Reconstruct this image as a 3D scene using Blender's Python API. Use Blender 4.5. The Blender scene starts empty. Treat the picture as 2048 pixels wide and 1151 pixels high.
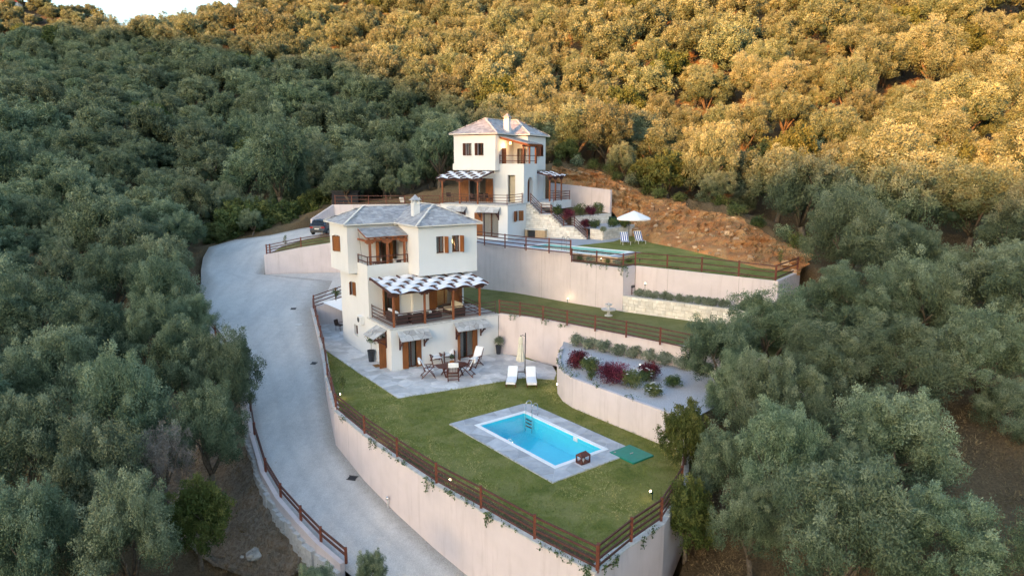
import bpy, bmesh, math, random
import numpy as np
from mathutils import Vector, Matrix
from mathutils.geometry import tessellate_polygon
from mathutils.bvhtree import BVHTree
R = math.radians
random.seed(7)
scene = bpy.context.scene
COL = scene.collection

# ------------------------------------------------------------------ camera
CAM_H, PITCH, FPX = 14.03, 0.1836, 1344.0
camd = bpy.data.cameras.new('camera'); cam = bpy.data.objects.new('camera', camd); COL.objects.link(cam)
cam.location = (0, 0, CAM_H); cam.rotation_euler = (math.pi/2 - PITCH, 0, 0)
camd.sensor_width = 36.0; camd.lens = FPX/2048*36.0; camd.clip_start = 0.1; camd.clip_end = 6000
scene.camera = cam

# ------------------------------------------------------------------ sky, sun, exposure
SUN_EL, SUN_AZ = R(7.0), math.atan2(0.60, 0.80)      # light travels towards +x*0.6 +y*0.8
world = bpy.data.worlds.new('World'); scene.world = world; world.use_nodes = True
wn = world.node_tree; wn.nodes.clear()
wo = wn.nodes.new('ShaderNodeOutputWorld'); wb = wn.nodes.new('ShaderNodeBackground'); ws = wn.nodes.new('ShaderNodeTexSky')
ws.sky_type = 'NISHITA'; ws.sun_disc = False; ws.sun_elevation = SUN_EL; ws.sun_rotation = SUN_AZ + math.pi
ws.altitude = 200; ws.air_density = 1.0; ws.dust_density = 2.3; ws.ozone_density = 1.3
wb.inputs['Strength'].default_value = 0.15
wn.links.new(ws.outputs[0], wb.inputs[0]); wn.links.new(wb.outputs[0], wo.inputs[0])
sund = bpy.data.lights.new('sun', 'SUN'); sund.energy = 3.9; sund.angle = R(0.6); sund.color = (1.0, 0.37, 0.085)
sun = bpy.data.objects.new('sun', sund); COL.objects.link(sun)
sdir = Vector((math.sin(SUN_AZ)*math.cos(SUN_EL), math.cos(SUN_AZ)*math.cos(SUN_EL), -math.sin(SUN_EL)))
sun.rotation_euler = sdir.to_track_quat('-Z', 'Y').to_euler(); sun.location = (-40, -60, 60)
scene.view_settings.view_transform = 'Standard'; scene.view_settings.look = 'None'
scene.view_settings.exposure = 2.38; scene.view_settings.gamma = 1.0
scene.cycles.max_bounces = 6; scene.cycles.diffuse_bounces = 3; scene.cycles.glossy_bounces = 3
scene.cycles.transparent_max_bounces = 8; scene.cycles.use_denoising = True; scene.cycles.caustics_reflective = False
scene.cycles.caustics_refractive = False; scene.cycles.sample_clamp_indirect = 6.0

# ------------------------------------------------------------------ photo pixel -> place helpers (distance always from what a thing stands on)
_c, _s = math.cos(PITCH), math.sin(PITCH)
def ray(x, y):
    a = (x - 1024)/FPX; b = -(y - 575.5)/FPX
    return (a, _c + b*_s, -_s + b*_c)
def on_z(x, y, z):
    r = ray(x, y); t = (z - CAM_H)/r[2]; return Vector((r[0]*t, r[1]*t, z))
def on_y(x, y, Y):
    r = ray(x, y); t = Y/r[1]; return Vector((r[0]*t, Y, CAM_H + r[2]*t))
def to_px(X, Y, Z):
    d = Y*_c - (Z - CAM_H)*_s; u = Y*_s + (Z - CAM_H)*_c
    return 1024 + FPX*X/d, 575.5 - FPX*u/d, d

# ------------------------------------------------------------------ material helpers
def nd(nt, t, **kw):
    n = nt.nodes.new(t)
    for k, v in kw.items(): setattr(n, k, v)
    return n
def new_mat(name):
    m = bpy.data.materials.new(name); m.use_nodes = True; nt = m.node_tree; nt.nodes.clear()
    out = nd(nt, 'ShaderNodeOutputMaterial'); return m, nt, out
def noise(nt, scale, detail=5, rough=.55, vec=None, dist=0.0):
    n = nd(nt, 'ShaderNodeTexNoise'); n.inputs['Scale'].default_value = scale; n.inputs['Detail'].default_value = detail
    n.inputs['Roughness'].default_value = rough; n.inputs['Distortion'].default_value = dist
    if vec is not None: nt.links.new(vec, n.inputs['Vector'])
    return n.outputs['Fac']
def pos(nt, sx=1, sy=1, sz=1):
    g = nd(nt, 'ShaderNodeNewGeometry'); m = nd(nt, 'ShaderNodeMapping'); m.inputs['Scale'].default_value = (sx, sy, sz)
    nt.links.new(g.outputs['Position'], m.inputs['Vector']); return m.outputs[0]
def ramp(nt, fac, stops, interp='LINEAR'):
    r = nd(nt, 'ShaderNodeValToRGB'); e = r.color_ramp.elements; r.color_ramp.interpolation = interp
    while len(e) < len(stops): e.new(0.5)
    for el, (p, c) in zip(e, stops):
        el.position = p; el.color = tuple(c) + (1,) if len(c) == 3 else c
    nt.links.new(fac, r.inputs[0]); return r.outputs[0]
def mixc(nt, fac, a, b, mode='MIX'):
    m = nd(nt, 'ShaderNodeMix', data_type='RGBA', blend_type=mode)
    for sock, v in ((m.inputs[0], fac), (m.inputs[6], a), (m.inputs[7], b)):
        if hasattr(v, 'is_linked') or hasattr(v, 'links'): nt.links.new(v, sock)
        elif isinstance(v, (int, float)): sock.default_value = v
        else: sock.default_value = tuple(v) + (1,) if len(v) == 3 else v
    return m.outputs[2]
def math_n(nt, op, a, b=0.0, clamp=False):
    m = nd(nt, 'ShaderNodeMath', operation=op, use_clamp=clamp)
    for sock, v in ((m.inputs[0], a), (m.inputs[1], b)):
        if hasattr(v, 'links'): nt.links.new(v, sock)
        else: sock.default_value = v
    return m.outputs[0]
def attr(nt, name):
    a = nd(nt, 'ShaderNodeAttribute'); a.attribute_name = name; return a.outputs['Fac']
def bump(nt, h, strength=.3, dist=.05):
    b = nd(nt, 'ShaderNodeBump'); b.inputs['Strength'].default_value = strength; b.inputs['Distance'].default_value = dist
    nt.links.new(h, b.inputs['Height']); return b.outputs[0]
def princ(nt, out, col, rough=.8, spec=.3, nrm=None, metal=0.0):
    p = nd(nt, 'ShaderNodeBsdfPrincipled')
    if hasattr(col, 'links'): nt.links.new(col, p.inputs['Base Color'])
    else: p.inputs['Base Color'].default_value = tuple(col) + (1,)
    if hasattr(rough, 'links'): nt.links.new(rough, p.inputs['Roughness'])
    else: p.inputs['Roughness'].default_value = rough
    p.inputs['Specular IOR Level'].default_value = spec; p.inputs['Metallic'].default_value = metal
    if nrm is not None: nt.links.new(nrm, p.inputs['Normal'])
    nt.links.new(p.outputs[0], out.inputs[0]); return p
def simple(name, c1, c2=None, scale=6, rough=.8, spec=.25, b=0.0, bscale=40, detail=5, sz=1.0, rnd=0.0, objr=0.0, metal=0.0):
    """two-tone noise material; rnd: brightness spread from the per-face 'rnd' attribute; objr: from the object"""
    m, nt, out = new_mat(name); p = pos(nt, 1, 1, sz); c2 = c2 or tuple(x*.82 for x in c1)
    col = ramp(nt, noise(nt, scale, detail, .6, p), [(.3, c2), (.7, c1)])
    if rnd:
        v = math_n(nt, 'ADD', math_n(nt, 'MULTIPLY', attr(nt, 'rnd'), 2*rnd), 1 - rnd)
        cc = nd(nt, 'ShaderNodeCombineColor'); [nt.links.new(v, cc.inputs[i]) for i in range(3)]
        col = mixc(nt, 1.0, col, cc.outputs[0], 'MULTIPLY')
    if objr:
        oi = nd(nt, 'ShaderNodeObjectInfo')
        v = math_n(nt, 'ADD', math_n(nt, 'MULTIPLY', oi.outputs['Random'], 2*objr), 1 - objr)
        cc = nd(nt, 'ShaderNodeCombineColor'); [nt.links.new(v, cc.inputs[i]) for i in range(3)]
        col = mixc(nt, 1.0, col, cc.outputs[0], 'MULTIPLY')
    nrm = bump(nt, noise(nt, bscale, 4, .6, p), b, .02) if b else None
    princ(nt, out, col, rough, spec, nrm, metal); return m

# ------------------------------------------------------------------ mesh builder
class MB:
    def __init__(s): s.v = []; s.f = []; s.r = []
    def add(s, vs, fs, r=None):
        o = len(s.v); s.v.extend(tuple(p) for p in vs); r = random.random() if r is None else r
        for f in fs: s.f.append(tuple(i + o for i in f)); s.r.append(r)
        return s
    def hexa(s, p, r=None):
        return s.add(p, ((0,3,2,1),(4,5,6,7),(0,1,5,4),(1,2,6,5),(2,3,7,6),(3,0,4,7)), r)
    def box(s, x0, x1, y0, y1, z0, z1, r=None):
        return s.hexa(((x0,y0,z0),(x1,y0,z0),(x1,y1,z0),(x0,y1,z0),(x0,y0,z1),(x1,y0,z1),(x1,y1,z1),(x0,y1,z1)), r)
    def fbox(s, F, a0, a1, d0, d1, z0, z1, r=None):          # on a facade: a along it, d outwards, z up
        P = lambda a, d, z: fpt(F, a, d, z)
        return s.hexa((P(a0,d1,z0),P(a1,d1,z0),P(a1,d0,z0),P(a0,d0,z0),P(a0,d1,z1),P(a1,d1,z1),P(a1,d0,z1),P(a0,d0,z1)), r)
    def beam(s, p, q, w, h, up=(0,0,1), r=None):
        p, q = Vector(p), Vector(q); d = (q - p).normalized(); x = d.cross(Vector(up))
        if x.length < 1e-4: x = d.cross(Vector((1,0,0)))
        x.normalize(); y = x.cross(d).normalized(); x *= w/2; y *= h/2
        return s.hexa((p-x-y, p+x-y, q+x-y, q-x-y, p-x+y, p+x+y, q+x+y, q-x+y), r)
    def tube(s, pts, rad, n=8, cap=True, r=None):
        pts = [Vector(p) for p in pts]; rad = rad if hasattr(rad, '__len__') else [rad]*len(pts); vs = []; fs = []
        prev = None
        for i, p in enumerate(pts):
            d = (pts[min(i+1, len(pts)-1)] - pts[max(i-1, 0)]).normalized()
            x = d.cross(Vector((.31,.92,.24))) if prev is None else prev - d*prev.dot(d)
            x.normalize(); y = d.cross(x); prev = x
            for k in range(n):
                a = 2*math.pi*k/n; vs.append(p + (x*math.cos(a) + y*math.sin(a))*rad[i])
        for i in range(len(pts)-1):
            for k in range(n):
                fs.append((i*n+k, i*n+(k+1) % n, (i+1)*n+(k+1) % n, (i+1)*n+k))
        if cap: fs.append(tuple(range(n-1, -1, -1))); fs.append(tuple((len(pts)-1)*n + k for k in range(n)))
        return s.add(vs, fs, r)
    def lathe(s, prof, cx=0, cy=0, n=16, r=None):
        vs = []; fs = []
        for (rr, z) in prof:
            for k in range(n): a = 2*math.pi*k/n; vs.append((cx + rr*math.cos(a), cy + rr*math.sin(a), z))
        for i in range(len(prof)-1):
            for k in range(n): fs.append((i*n+k, i*n+(k+1) % n, (i+1)*n+(k+1) % n, (i+1)*n+k))
        fs.append(tuple(range(n-1, -1, -1))); fs.append(tuple((len(prof)-1)*n + k for k in range(n)))
        return s.add(vs, fs, r)
    def prism(s, poly, z0, z1, r=None):
        n = len(poly); vs = [(x, y, z0) for x, y in poly] + [(x, y, z1) for x, y in poly]
        fs = [tuple(range(n-1, -1, -1)), tuple(range(n, 2*n))] + [(i, (i+1) % n, n+(i+1) % n, n+i) for i in range(n)]
        return s.add(vs, fs, r)
    def sheet(s, pts3, holes=(), r=None):                     # flat-ish polygon with holes, triangulated
        loops = [pts3] + list(holes); tri = tessellate_polygon([[Vector(p) for p in l] for l in loops])
        return s.add([p for l in loops for p in l], [tuple(t) for t in tri], r)
    def grid(s, rows, r=None):
        n = len(rows[0]); vs = [p for row in rows for p in row]
        fs = [(i*n+j, i*n+j+1, (i+1)*n+j+1, (i+1)*n+j) for i in range(len(rows)-1) for j in range(n-1)]
        return s.add(vs, fs, r)
    def sphere(s, c, rx, ry=None, rz=None, n=12, m=8, r=None):
        ry = ry or rx; rz = rz or rx; prof = []; vs = []; fs = []
        for i in range(m+1):
            t = math.pi*i/m
            for k in range(n):
                a = 2*math.pi*k/n; vs.append((c[0]+rx*math.sin(t)*math.cos(a), c[1]+ry*math.sin(t)*math.sin(a), c[2]-rz*math.cos(t)))
        for i in range(m):
            for k in range(n): fs.append((i*n+k, i*n+(k+1) % n, (i+1)*n+(k+1) % n, (i+1)*n+k))
        return s.add(vs, fs, r)
    def mesh(s, name, mat, smooth=False, recalc=True):
        me = bpy.data.meshes.new(name); me.from_pydata(s.v, [], s.f)
        a = me.attributes.new('rnd', 'FLOAT', 'FACE'); a.data.foreach_set('value', s.r)
        if recalc:
            bm = bmesh.new(); bm.from_mesh(me); bmesh.ops.recalc_face_normals(bm, faces=bm.faces); bm.to_mesh(me); bm.free()
        if smooth: me.polygons.foreach_set('use_smooth', [True]*len(me.polygons))
        if mat: me.materials.append(mat)
        me.update(); return me
    def build(s, name, mat, parent=None, smooth=False, recalc=True):
        return link(name, s.mesh(name, mat, smooth, recalc), parent)
def fpt(F, a, d, z): (o, A, N) = F; return (o[0]+A[0]*a+N[0]*d, o[1]+A[1]*a+N[1]*d, z)
def link(name, data, parent=None, loc=None, rz=None, scale=None):
    o = bpy.data.objects.new(name, data); COL.objects.link(o)
    if parent: o.parent = parent
    if loc is not None: o.location = loc
    if rz is not None: o.rotation_euler = (0, 0, rz)
    if scale is not None: o.scale = scale
    return o
def tag(o, label, cat, group=None):
    o['label'] = label; o['category'] = cat
    if group: o['group'] = group
    return o
def thing(name, label, cat, loc=(0,0,0), rz=0, group=None):
    o = link(name, None, None, loc, rz); o.empty_display_size = .3; return tag(o, label, cat, group)
def struct(o): o['kind'] = 'structure'; return o
def stuff(o): o['kind'] = 'stuff'; return o
def copy_thing(root, loc, rz, label=None, group=None, scale=None):
    r = root.copy(); COL.objects.link(r); r.location = loc; r.rotation_euler = (0, 0, rz)
    if scale is not None: r.scale = scale
    if label: r['label'] = label
    if group: r['group'] = group
    for ch in list(root.children):
        c = ch.copy(); COL.objects.link(c); c.parent = r
        for g in list(ch.children):
            d = g.copy(); COL.objects.link(d); d.parent = c
    return r
def in_poly(x, y, P):
    c = False; n = len(P); j = n-1
    for i in range(n):
        if (P[i][1] > y) != (P[j][1] > y) and x < (P[j][0]-P[i][0])*(y-P[i][1])/(P[j][1]-P[i][1]) + P[i][0]: c = not c
        j = i
    return c
def poly_dist(x, y, P):
    best = 1e9; n = len(P)
    for i in range(n):
        ax, ay = P[i]; bx, by = P[(i+1) % n]; dx, dy = bx-ax, by-ay
        t = max(0, min(1, ((x-ax)*dx + (y-ay)*dy)/(dx*dx+dy*dy+1e-12))); best = min(best, math.hypot(x-ax-t*dx, y-ay-t*dy))
    return best
def area(poly): return .5*sum(poly[i][0]*poly[(i+1) % len(poly)][1] - poly[(i+1) % len(poly)][0]*poly[i][1] for i in range(len(poly)))
def clip_half(poly, px, py, nx, ny):                          # keep the side where (p-P).n <= 0
    out = []; n = len(poly)
    for i in range(n):
        a, b = poly[i], poly[(i+1) % n]; da = (a[0]-px)*nx + (a[1]-py)*ny; db = (b[0]-px)*nx + (b[1]-py)*ny
        if da <= 0: out.append(a)
        if (da < 0 < db) or (db < 0 < da): t = da/(da-db); out.append((a[0]+(b[0]-a[0])*t, a[1]+(b[1]-a[1])*t))
    return out
def voronoi(poly, size, rng, stretch=1.0):
    xs = [p[0] for p in poly]; ys = [p[1] for p in poly]; pts = []
    y = min(ys) - size*.2; k = 0
    while y < max(ys) + size:
        x = min(xs) + (k % 2)*size*.5 - size*.5
        while x < max(xs) + size*stretch:
            p = (x + rng.uniform(-.42,.42)*size*stretch, y + rng.uniform(-.42,.42)*size)
            if in_poly(p[0], p[1], poly): pts.append(p)
            x += size*stretch
        y += size; k += 1
    cells = []
    for i, p in enumerate(pts):
        c = list(poly) if area(poly) > 0 else list(poly)[::-1]
        for q in sorted(pts, key=lambda q: (q[0]-p[0])**2 + (q[1]-p[1])**2)[1:18]:
            c = clip_half(c, (p[0]+q[0])/2, (p[1]+q[1])/2, q[0]-p[0], q[1]-p[1])
            if len(c) < 3: break
        if len(c) >= 3 and area(c) > size*size*.08: cells.append(c)
    return cells
def inset(poly, g):
    cx = sum(p[0] for p in poly)/len(poly); cy = sum(p[1] for p in poly)/len(poly); c = list(poly)
    n = len(poly)
    for i in range(n):
        a, b = poly[i], poly[(i+1) % n]; L = math.hypot(b[0]-a[0], b[1]-a[1])
        if L < 1e-6: continue
        nx, ny = (b[1]-a[1])/L, -(b[0]-a[0])/L
        if (cx-a[0])*nx + (cy-a[1])*ny > 0: nx, ny = -nx, -ny
        c = clip_half(c, a[0]-nx*g, a[1]-ny*g, nx, ny)
        if len(c) < 3: return None
    return c

# ================================================================== materials
M = {}
def plaster(name, c, stain=.12, streak=.5):
    m, nt, out = new_mat(name)
    big = noise(nt, .9, 5, .6, pos(nt, 1, 1, 1)); st = noise(nt, 3.2, 5, .65, pos(nt, 1, 1, .09)); fine = noise(nt, 55, 3, .6, pos(nt))
    col = ramp(nt, big, [(.3, tuple(x*(1-stain) for x in c)), (.72, c)])
    dk = ramp(nt, st, [(.52, (1,1,1)), (.80, (1-.30*streak, 1-.34*streak, 1-.36*streak))])
    col = mixc(nt, 1.0, col, dk, 'MULTIPLY')
    col = mixc(nt, .10, col, ramp(nt, fine, [(.3, tuple(x*.6 for x in c)), (.7, c)]))
    princ(nt, out, col, .92, .1, bump(nt, fine, .25, .012)); return m
M['white'] = plaster('white_plaster', (.76,.755,.745), .05, .14)
M['trim'] = plaster('cream_trim', (.76,.725,.665), .05, .1)
M['pink'] = plaster('pink_plaster', (.72,.635,.635), .12, .6)
M['joint'] = simple('joint_sealant', (.36,.31,.29), (.28,.24,.23), 4, .95)
M['cap'] = simple('mortar_cap', (.66,.65,.64), (.45,.44,.43), 5, .95, b=.4, bscale=30)
def road_mat():
    m, nt, out = new_mat('driveway_concrete'); p = pos(nt)
    a = noise(nt, .22, 6, .62, p, .5); b_ = noise(nt, 2.3, 7, .7, p); f = noise(nt, 26, 5, .75, p); lng = noise(nt, 1.3, 5, .6, pos(nt, .9, .16, .2))
    col = ramp(nt, a, [(.32, (.46,.445,.435)), (.5, (.60,.575,.555)), (.68, (.72,.68,.63))])
    col = mixc(nt, .35, col, ramp(nt, b_, [(.35, (.36,.355,.36)), (.6, (.66,.64,.62))]))
    col = mixc(nt, .28, col, ramp(nt, lng, [(.38, (.40,.385,.375)), (.6, (.64,.62,.60))]))
    ac = attr(nt, 'across'); wob = math_n(nt, 'ADD', ac, math_n(nt, 'MULTIPLY', math_n(nt, 'SUBTRACT', b_, .5), .10))
    edge = ramp(nt, wob, [(0.0, (1,1,1)), (.06, (.8,.8,.8)), (.17, (0,0,0)), (.86, (0,0,0)), (.95, (.8,.8,.8)), (1.0, (1,1,1))])
    col = mixc(nt, math_n(nt, 'MULTIPLY', edge, .8), col, (.24,.205,.17))
    trk = ramp(nt, wob, [(.24, (0,0,0)), (.31, (1,1,1)), (.38, (0,0,0)), (.52, (0,0,0)), (.60, (1,1,1)), (.67, (0,0,0))])
    col = mixc(nt, math_n(nt, 'MULTIPLY', math_n(nt, 'MULTIPLY', trk, a), .6), col, (.36,.35,.35))
    v = nd(nt, 'ShaderNodeTexVoronoi'); v.inputs['Scale'].default_value = 34; nt.links.new(p, v.inputs['Vector'])
    col = mixc(nt, .30, col, ramp(nt, v.outputs['Color'], [(.1, (.25,.245,.245)), (.9, (.76,.74,.72))]))
    princ(nt, out, col, .9, .15, bump(nt, f, .5, .03)); return m
M['road'] = road_mat()
def grass_mat(name, base, dry, dark, k=1.0):
    m, nt, out = new_mat(name); p = pos(nt)
    a = noise(nt, .45*k, 5, .6, p, .6); b_ = noise(nt, 1.05*k, 7, .70, p, .8); f = noise(nt, 38, 4, .7, p); bl = noise(nt, 14, 5, .75, pos(nt, 1, .4, 1))
    col = ramp(nt, a, [(.36, dark), (.50, base), (.66, tuple((x+y)/2 for x, y in zip(base, dry)))])
    col = mixc(nt, ramp(nt, b_, [(.45, (0,0,0)), (.60, (.55,.55,.55)), (.72, (.9,.9,.9))]), col, dry)
    col = mixc(nt, .40, col, ramp(nt, f, [(.32, tuple(x*.35 for x in dark)), (.62, tuple(x*1.35 for x in base))]))
    col = mixc(nt, .25, col, ramp(nt, bl, [(.35, tuple(x*.5 for x in dark)), (.65, tuple(x*1.3 for x in base))]))
    princ(nt, out, col, .95, .1, bump(nt, f, .9, .05)); return m
M['lawn'] = grass_mat('lawn_grass', (.200,.215,.054), (.46,.385,.18), (.100,.130,.028))
M['lawn_far'] = grass_mat('lawn_grass_far', (.185,.195,.070), (.33,.29,.15), (.115,.135,.042))
def ground_mat():
    m, nt, out = new_mat('hillside_soil'); p = pos(nt)
    a = noise(nt, .12, 6, .65, p, .6); b_ = noise(nt, .9, 7, .7, p, .5); f = noise(nt, 9, 6, .75, p)
    col = ramp(nt, a, [(.32, (.075,.058,.034)), (.5, (.15,.105,.060)), (.7, (.24,.165,.09))])
    col = mixc(nt, ramp(nt, b_, [(.45, (0,0,0)), (.7, (.7,.7,.7))]), col, (.15,.105,.06))
    col = mixc(nt, .5, col, ramp(nt, f, [(.3, (.035,.028,.017)), (.62, (.27,.195,.115))]))
    princ(nt, out, col, .97, .08, bump(nt, f, .9, .12)); return m
M['soil'] = ground_mat()
def rock_mat():
    m, nt, out = new_mat('cut_rock_bank'); p = pos(nt)
    a = noise(nt, .35, 7, .68, p, .8); b_ = noise(nt, 2.2, 8, .72, p, .5); f = noise(nt, 12, 5, .7, p); st = noise(nt, 1.2, 6, .7, pos(nt, 1.0, 1.0, 2.6), 1.2)
    col = ramp(nt, a, [(.34, (.26,.14,.065)), (.45, (.54,.20,.065)), (.56, (.60,.31,.12)), (.68, (.62,.44,.25))])
    col = mixc(nt, ramp(nt, b_, [(.52, (0,0,0)), (.66, (.8,.8,.8))]), col, (.20,.14,.07))
    col = mixc(nt, ramp(nt, st, [(.60, (0,0,0)), (.68, (.75,.75,.75))]), col, (.60,.50,.38))
    col = mixc(nt, .35, col, ramp(nt, f, [(.3, (.10,.06,.03)), (.65, (.60,.40,.22))]))
    princ(nt, out, col, .95, .1, bump(nt, b_, 1.0, .35)); return m
M['rock'] = rock_mat()
def scree_mat():
    m, nt, out = new_mat('scree'); p = pos(nt)
    v = nd(nt, 'ShaderNodeTexVoronoi'); v.inputs['Scale'].default_value = 7; nt.links.new(p, v.inputs['Vector']); a = noise(nt, .8, 6, .7, p, .6); f = noise(nt, 14, 6, .75, p)
    col = ramp(nt, a, [(.3, (.22,.18,.14)), (.5, (.38,.28,.19)), (.62, (.50,.31,.17)), (.75, (.55,.50,.44))])
    col = mixc(nt, .4, col, ramp(nt, v.outputs['Color'], [(.2, (.07,.06,.05)), (.85, (.48,.44,.38))]))
    col = mixc(nt, .35, col, ramp(nt, f, [(.35, (.04,.035,.03)), (.65, (.42,.36,.28))]))
    princ(nt, out, col, .95, .1, bump(nt, f, 1.0, .15)); return m
M['scree'] = scree_mat()
M['stone_pale'] = simple('pale_limestone', (.80,.77,.71), (.66,.60,.52), 3.0, .9, .15, .5, 22, objr=.10, rnd=.12)
M['stone_joint'] = simple('wall_joint', (.52,.47,.40), (.42,.37,.30), 6, .95)
M['rock_pale'] = simple('pale_boulder', (.55,.53,.50), (.30,.28,.25), 3.0, .95, .1, .6, 9)
M['flag'] = simple('flagstone', (.70,.68,.67), (.48,.475,.49), 1.6, .75, .3, .35, 18, 7, objr=.20)
M['flag_blue'] = simple('flagstone_blue', (.54,.55,.58), (.36,.375,.42), 1.8, .7, .3, .35, 18, 7, objr=.20)
M['grout'] = simple('flagstone_grout', (.62,.61,.60), (.50,.50,.50), 5, .9)
M['deck_far'] = simple('far_deck_stone', (.44,.46,.50), (.32,.34,.39), 1.9, .8, .25, .2, 14, 7)
M['coping'] = simple('pool_coping', (.88,.88,.89), (.80,.81,.83), 4, .6, .3)
M['slate'] = simple('roof_slate', (.44,.445,.465), (.28,.29,.325), 2.2, .7, .3, .3, 18, 6, rnd=.22)
M['slate_big'] = simple('canopy_slate', (.55,.55,.55), (.36,.36,.37), 2.0, .8, .2, .35, 14, objr=.22)
M['rail'] = simple('stained_rail', (.135,.056,.041), (.078,.032,.026), 8, .65, .3, .15, 40)
M['post'] = simple('stained_post', (.200,.064,.038), (.125,.040,.026), 8, .6, .3, .15, 40)
M['perg'] = simple('dark_pergola_wood', (.120,.050,.040), (.070,.030,.026), 8, .65, .3, .15, 40)
M['post_or'] = simple('orange_post_wood', (.33,.115,.048), (.22,.070,.030), 8, .6, .3, .1, 40, sz=.2)
M['shut'] = simple('shutter_wood', (.275,.098,.026), (.175,.058,.016), 10, .5, .35, .12, 40, sz=.15)
M['shut_dk'] = simple('shutter_wood_dark', (.165,.052,.022), (.10,.034,.016), 10, .5, .35, .12, 40, sz=.15)
M['teak'] = simple('stained_teak', (.135,.042,.026), (.080,.027,.019), 12, .5, .35, .1, 40)
M['cream'] = simple('cream_fabric', (.70,.64,.50), (.62,.56,.43), 9, .9)
M['fabric'] = simple('white_fabric', (.86,.86,.86), (.76,.77,.80), 9, .9, .1, .12, 14)
M['canvas'] = simple('shade_canvas', (.84,.85,.88), (.78,.79,.83), 6, .9, .1)
M['wicker'] = simple('brown_wicker', (.085,.055,.048), (.045,.030,.027), 26, .7, .25, .5, 60)
M['dark_metal'] = simple('dark_metal', (.045,.045,.05), (.03,.03,.035), 6, .45, .4)
M['black_pl'] = simple('black_planter', (.040,.044,.055), (.026,.028,.036), 6, .4, .4)
M['steel'] = simple('steel', (.75,.75,.74), (.6,.6,.6), 8, .22, .5, metal=1.0)
M['white_pl'] = simple('white_plastic', (.80,.80,.79), (.72,.72,.71), 6, .45, .4)
M['terra'] = simple('terracotta', (.40,.155,.045), (.31,.115,.035), 8, .8)
M['mat_or'] = simple('coir_mat', (.33,.16,.055), (.24,.11,.035), 40, .95)
M['teal'] = simple('green_hatch', (.010,.23,.165), (.008,.18,.13), 5, .45, .35)
M['green_box'] = simple('green_plastic', (.015,.055,.040), (.012,.045,.032), 5, .5)
M['gravel'] = simple('gravel_bed', (.62,.62,.66), (.34,.34,.37), 24, .95, .1, .8, 30, 4)
M['bark'] = simple('olive_bark', (.17,.14,.108), (.08,.064,.048), 9, .95, .1, .9, 16)
M['dry'] = simple('dry_twigs', (.30,.25,.225), (.18,.14,.12), 9, .95, .1, objr=.15)
M['curtain'] = simple('curtain', (.78,.76,.71), (.62,.60,.56), 3, .9, sz=.02)
M['interior'] = simple('room_wall', (.50,.44,.33), (.42,.36,.27), 2, .9)
M['roof_red'] = simple('red_tiles', (.45,.10,.06), (.32,.07,.045), .6, .85)
M['navy'] = simple('navy_canvas', (.018,.085,.33), (.015,.07,.28), 9, .85)
M['brick_or'] = simple('pale_brick', (.62,.44,.26), (.50,.34,.20), 7, .9)
M['tile_pale'] = simple('terrace_tile', (.44,.41,.38), (.36,.34,.32), 3, .6, .3)
def glass_mat():
    m, nt, out = new_mat('window_glass'); p = nd(nt, 'ShaderNodeBsdfPrincipled')
    p.inputs['Base Color'].default_value = (.02,.022,.026,1); p.inputs['Roughness'].default_value = .06; p.inputs['Specular IOR Level'].default_value = .6
    t = nd(nt, 'ShaderNodeBsdfTransparent'); mx = nd(nt, 'ShaderNodeMixShader'); mx.inputs[0].default_value = .24
    nt.links.new(t.outputs[0], mx.inputs[1]); nt.links.new(p.outputs[0], mx.inputs[2]); nt.links.new(mx.outputs[0], out.inputs[0]); return m
M['glass'] = glass_mat()
def water_mat(name, tint, rip):
    m, nt, out = new_mat(name); p = pos(nt, 1, .55, 1)
    h = noise(nt, 2.2, 3, .5, p, .6); h2 = noise(nt, 7, 2, .5, p)
    b1 = bump(nt, math_n(nt, 'ADD', h, math_n(nt, 'MULTIPLY', h2, .3)), rip, .05)
    g = nd(nt, 'ShaderNodeBsdfGlossy'); g.inputs['Roughness'].default_value = .03; nt.links.new(b1, g.inputs['Normal'])
    t = nd(nt, 'ShaderNodeBsdfTransparent'); t.inputs[0].default_value = tint + (1,)
    lw = nd(nt, 'ShaderNodeLayerWeight'); lw.inputs['Blend'].default_value = .5; nt.links.new(b1, lw.inputs['Normal'])
    fr = math_n(nt, 'ADD', math_n(nt, 'MULTIPLY', math_n(nt, 'POWER', lw.outputs['Facing'], 5.0), .98), .02)      # Schlick, same from above and below
    mx = nd(nt, 'ShaderNodeMixShader'); nt.links.new(fr, mx.inputs[0]); nt.links.new(t.outputs[0], mx.inputs[1]); nt.links.new(g.outputs[0], mx.inputs[2])
    nt.links.new(mx.outputs[0], out.inputs[0]); return m
M['water'] = water_mat('pool_water', (.93,.99,1.0), .10)
M['basin'] = simple('pool_tiles_blue', (.065,.68,.84), (.052,.63,.81), 3, .5, .3)
M['basin_teal'] = simple('pool_tiles_teal', (.26,.55,.55), (.20,.47,.49), 3, .5, .3)
def glow(name, col, s):
    m, nt, out = new_mat(name); e = nd(nt, 'ShaderNodeEmission'); e.inputs[0].default_value = col + (1,); e.inputs[1].default_value = s
    nt.links.new(e.outputs[0], out.inputs[0]); return m
M['bulb'] = glow('lamp_bulb', (1.0,.80,.52), 6.0)
M['lampshade'] = glow('lit_lamp_shade', (1.0,.62,.20), 1.6)
M['taillight'] = simple('tail_light', (.45,.02,.02), (.38,.015,.015), 4, .25, .5)
M['carpaint'] = simple('slate_blue_paint', (.040,.062,.098), (.036,.056,.090), 2, .38, .4)
M['tyre'] = simple('tyre_rubber', (.022,.022,.024), (.016,.016,.018), 12, .8)
M['rim'] = simple('alloy_rim', (.55,.56,.58), (.45,.46,.48), 6, .3, .5, metal=.8)
M['carglass'] = simple('car_glass', (.015,.018,.024), (.012,.015,.02), 3, .08, .6)
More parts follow.
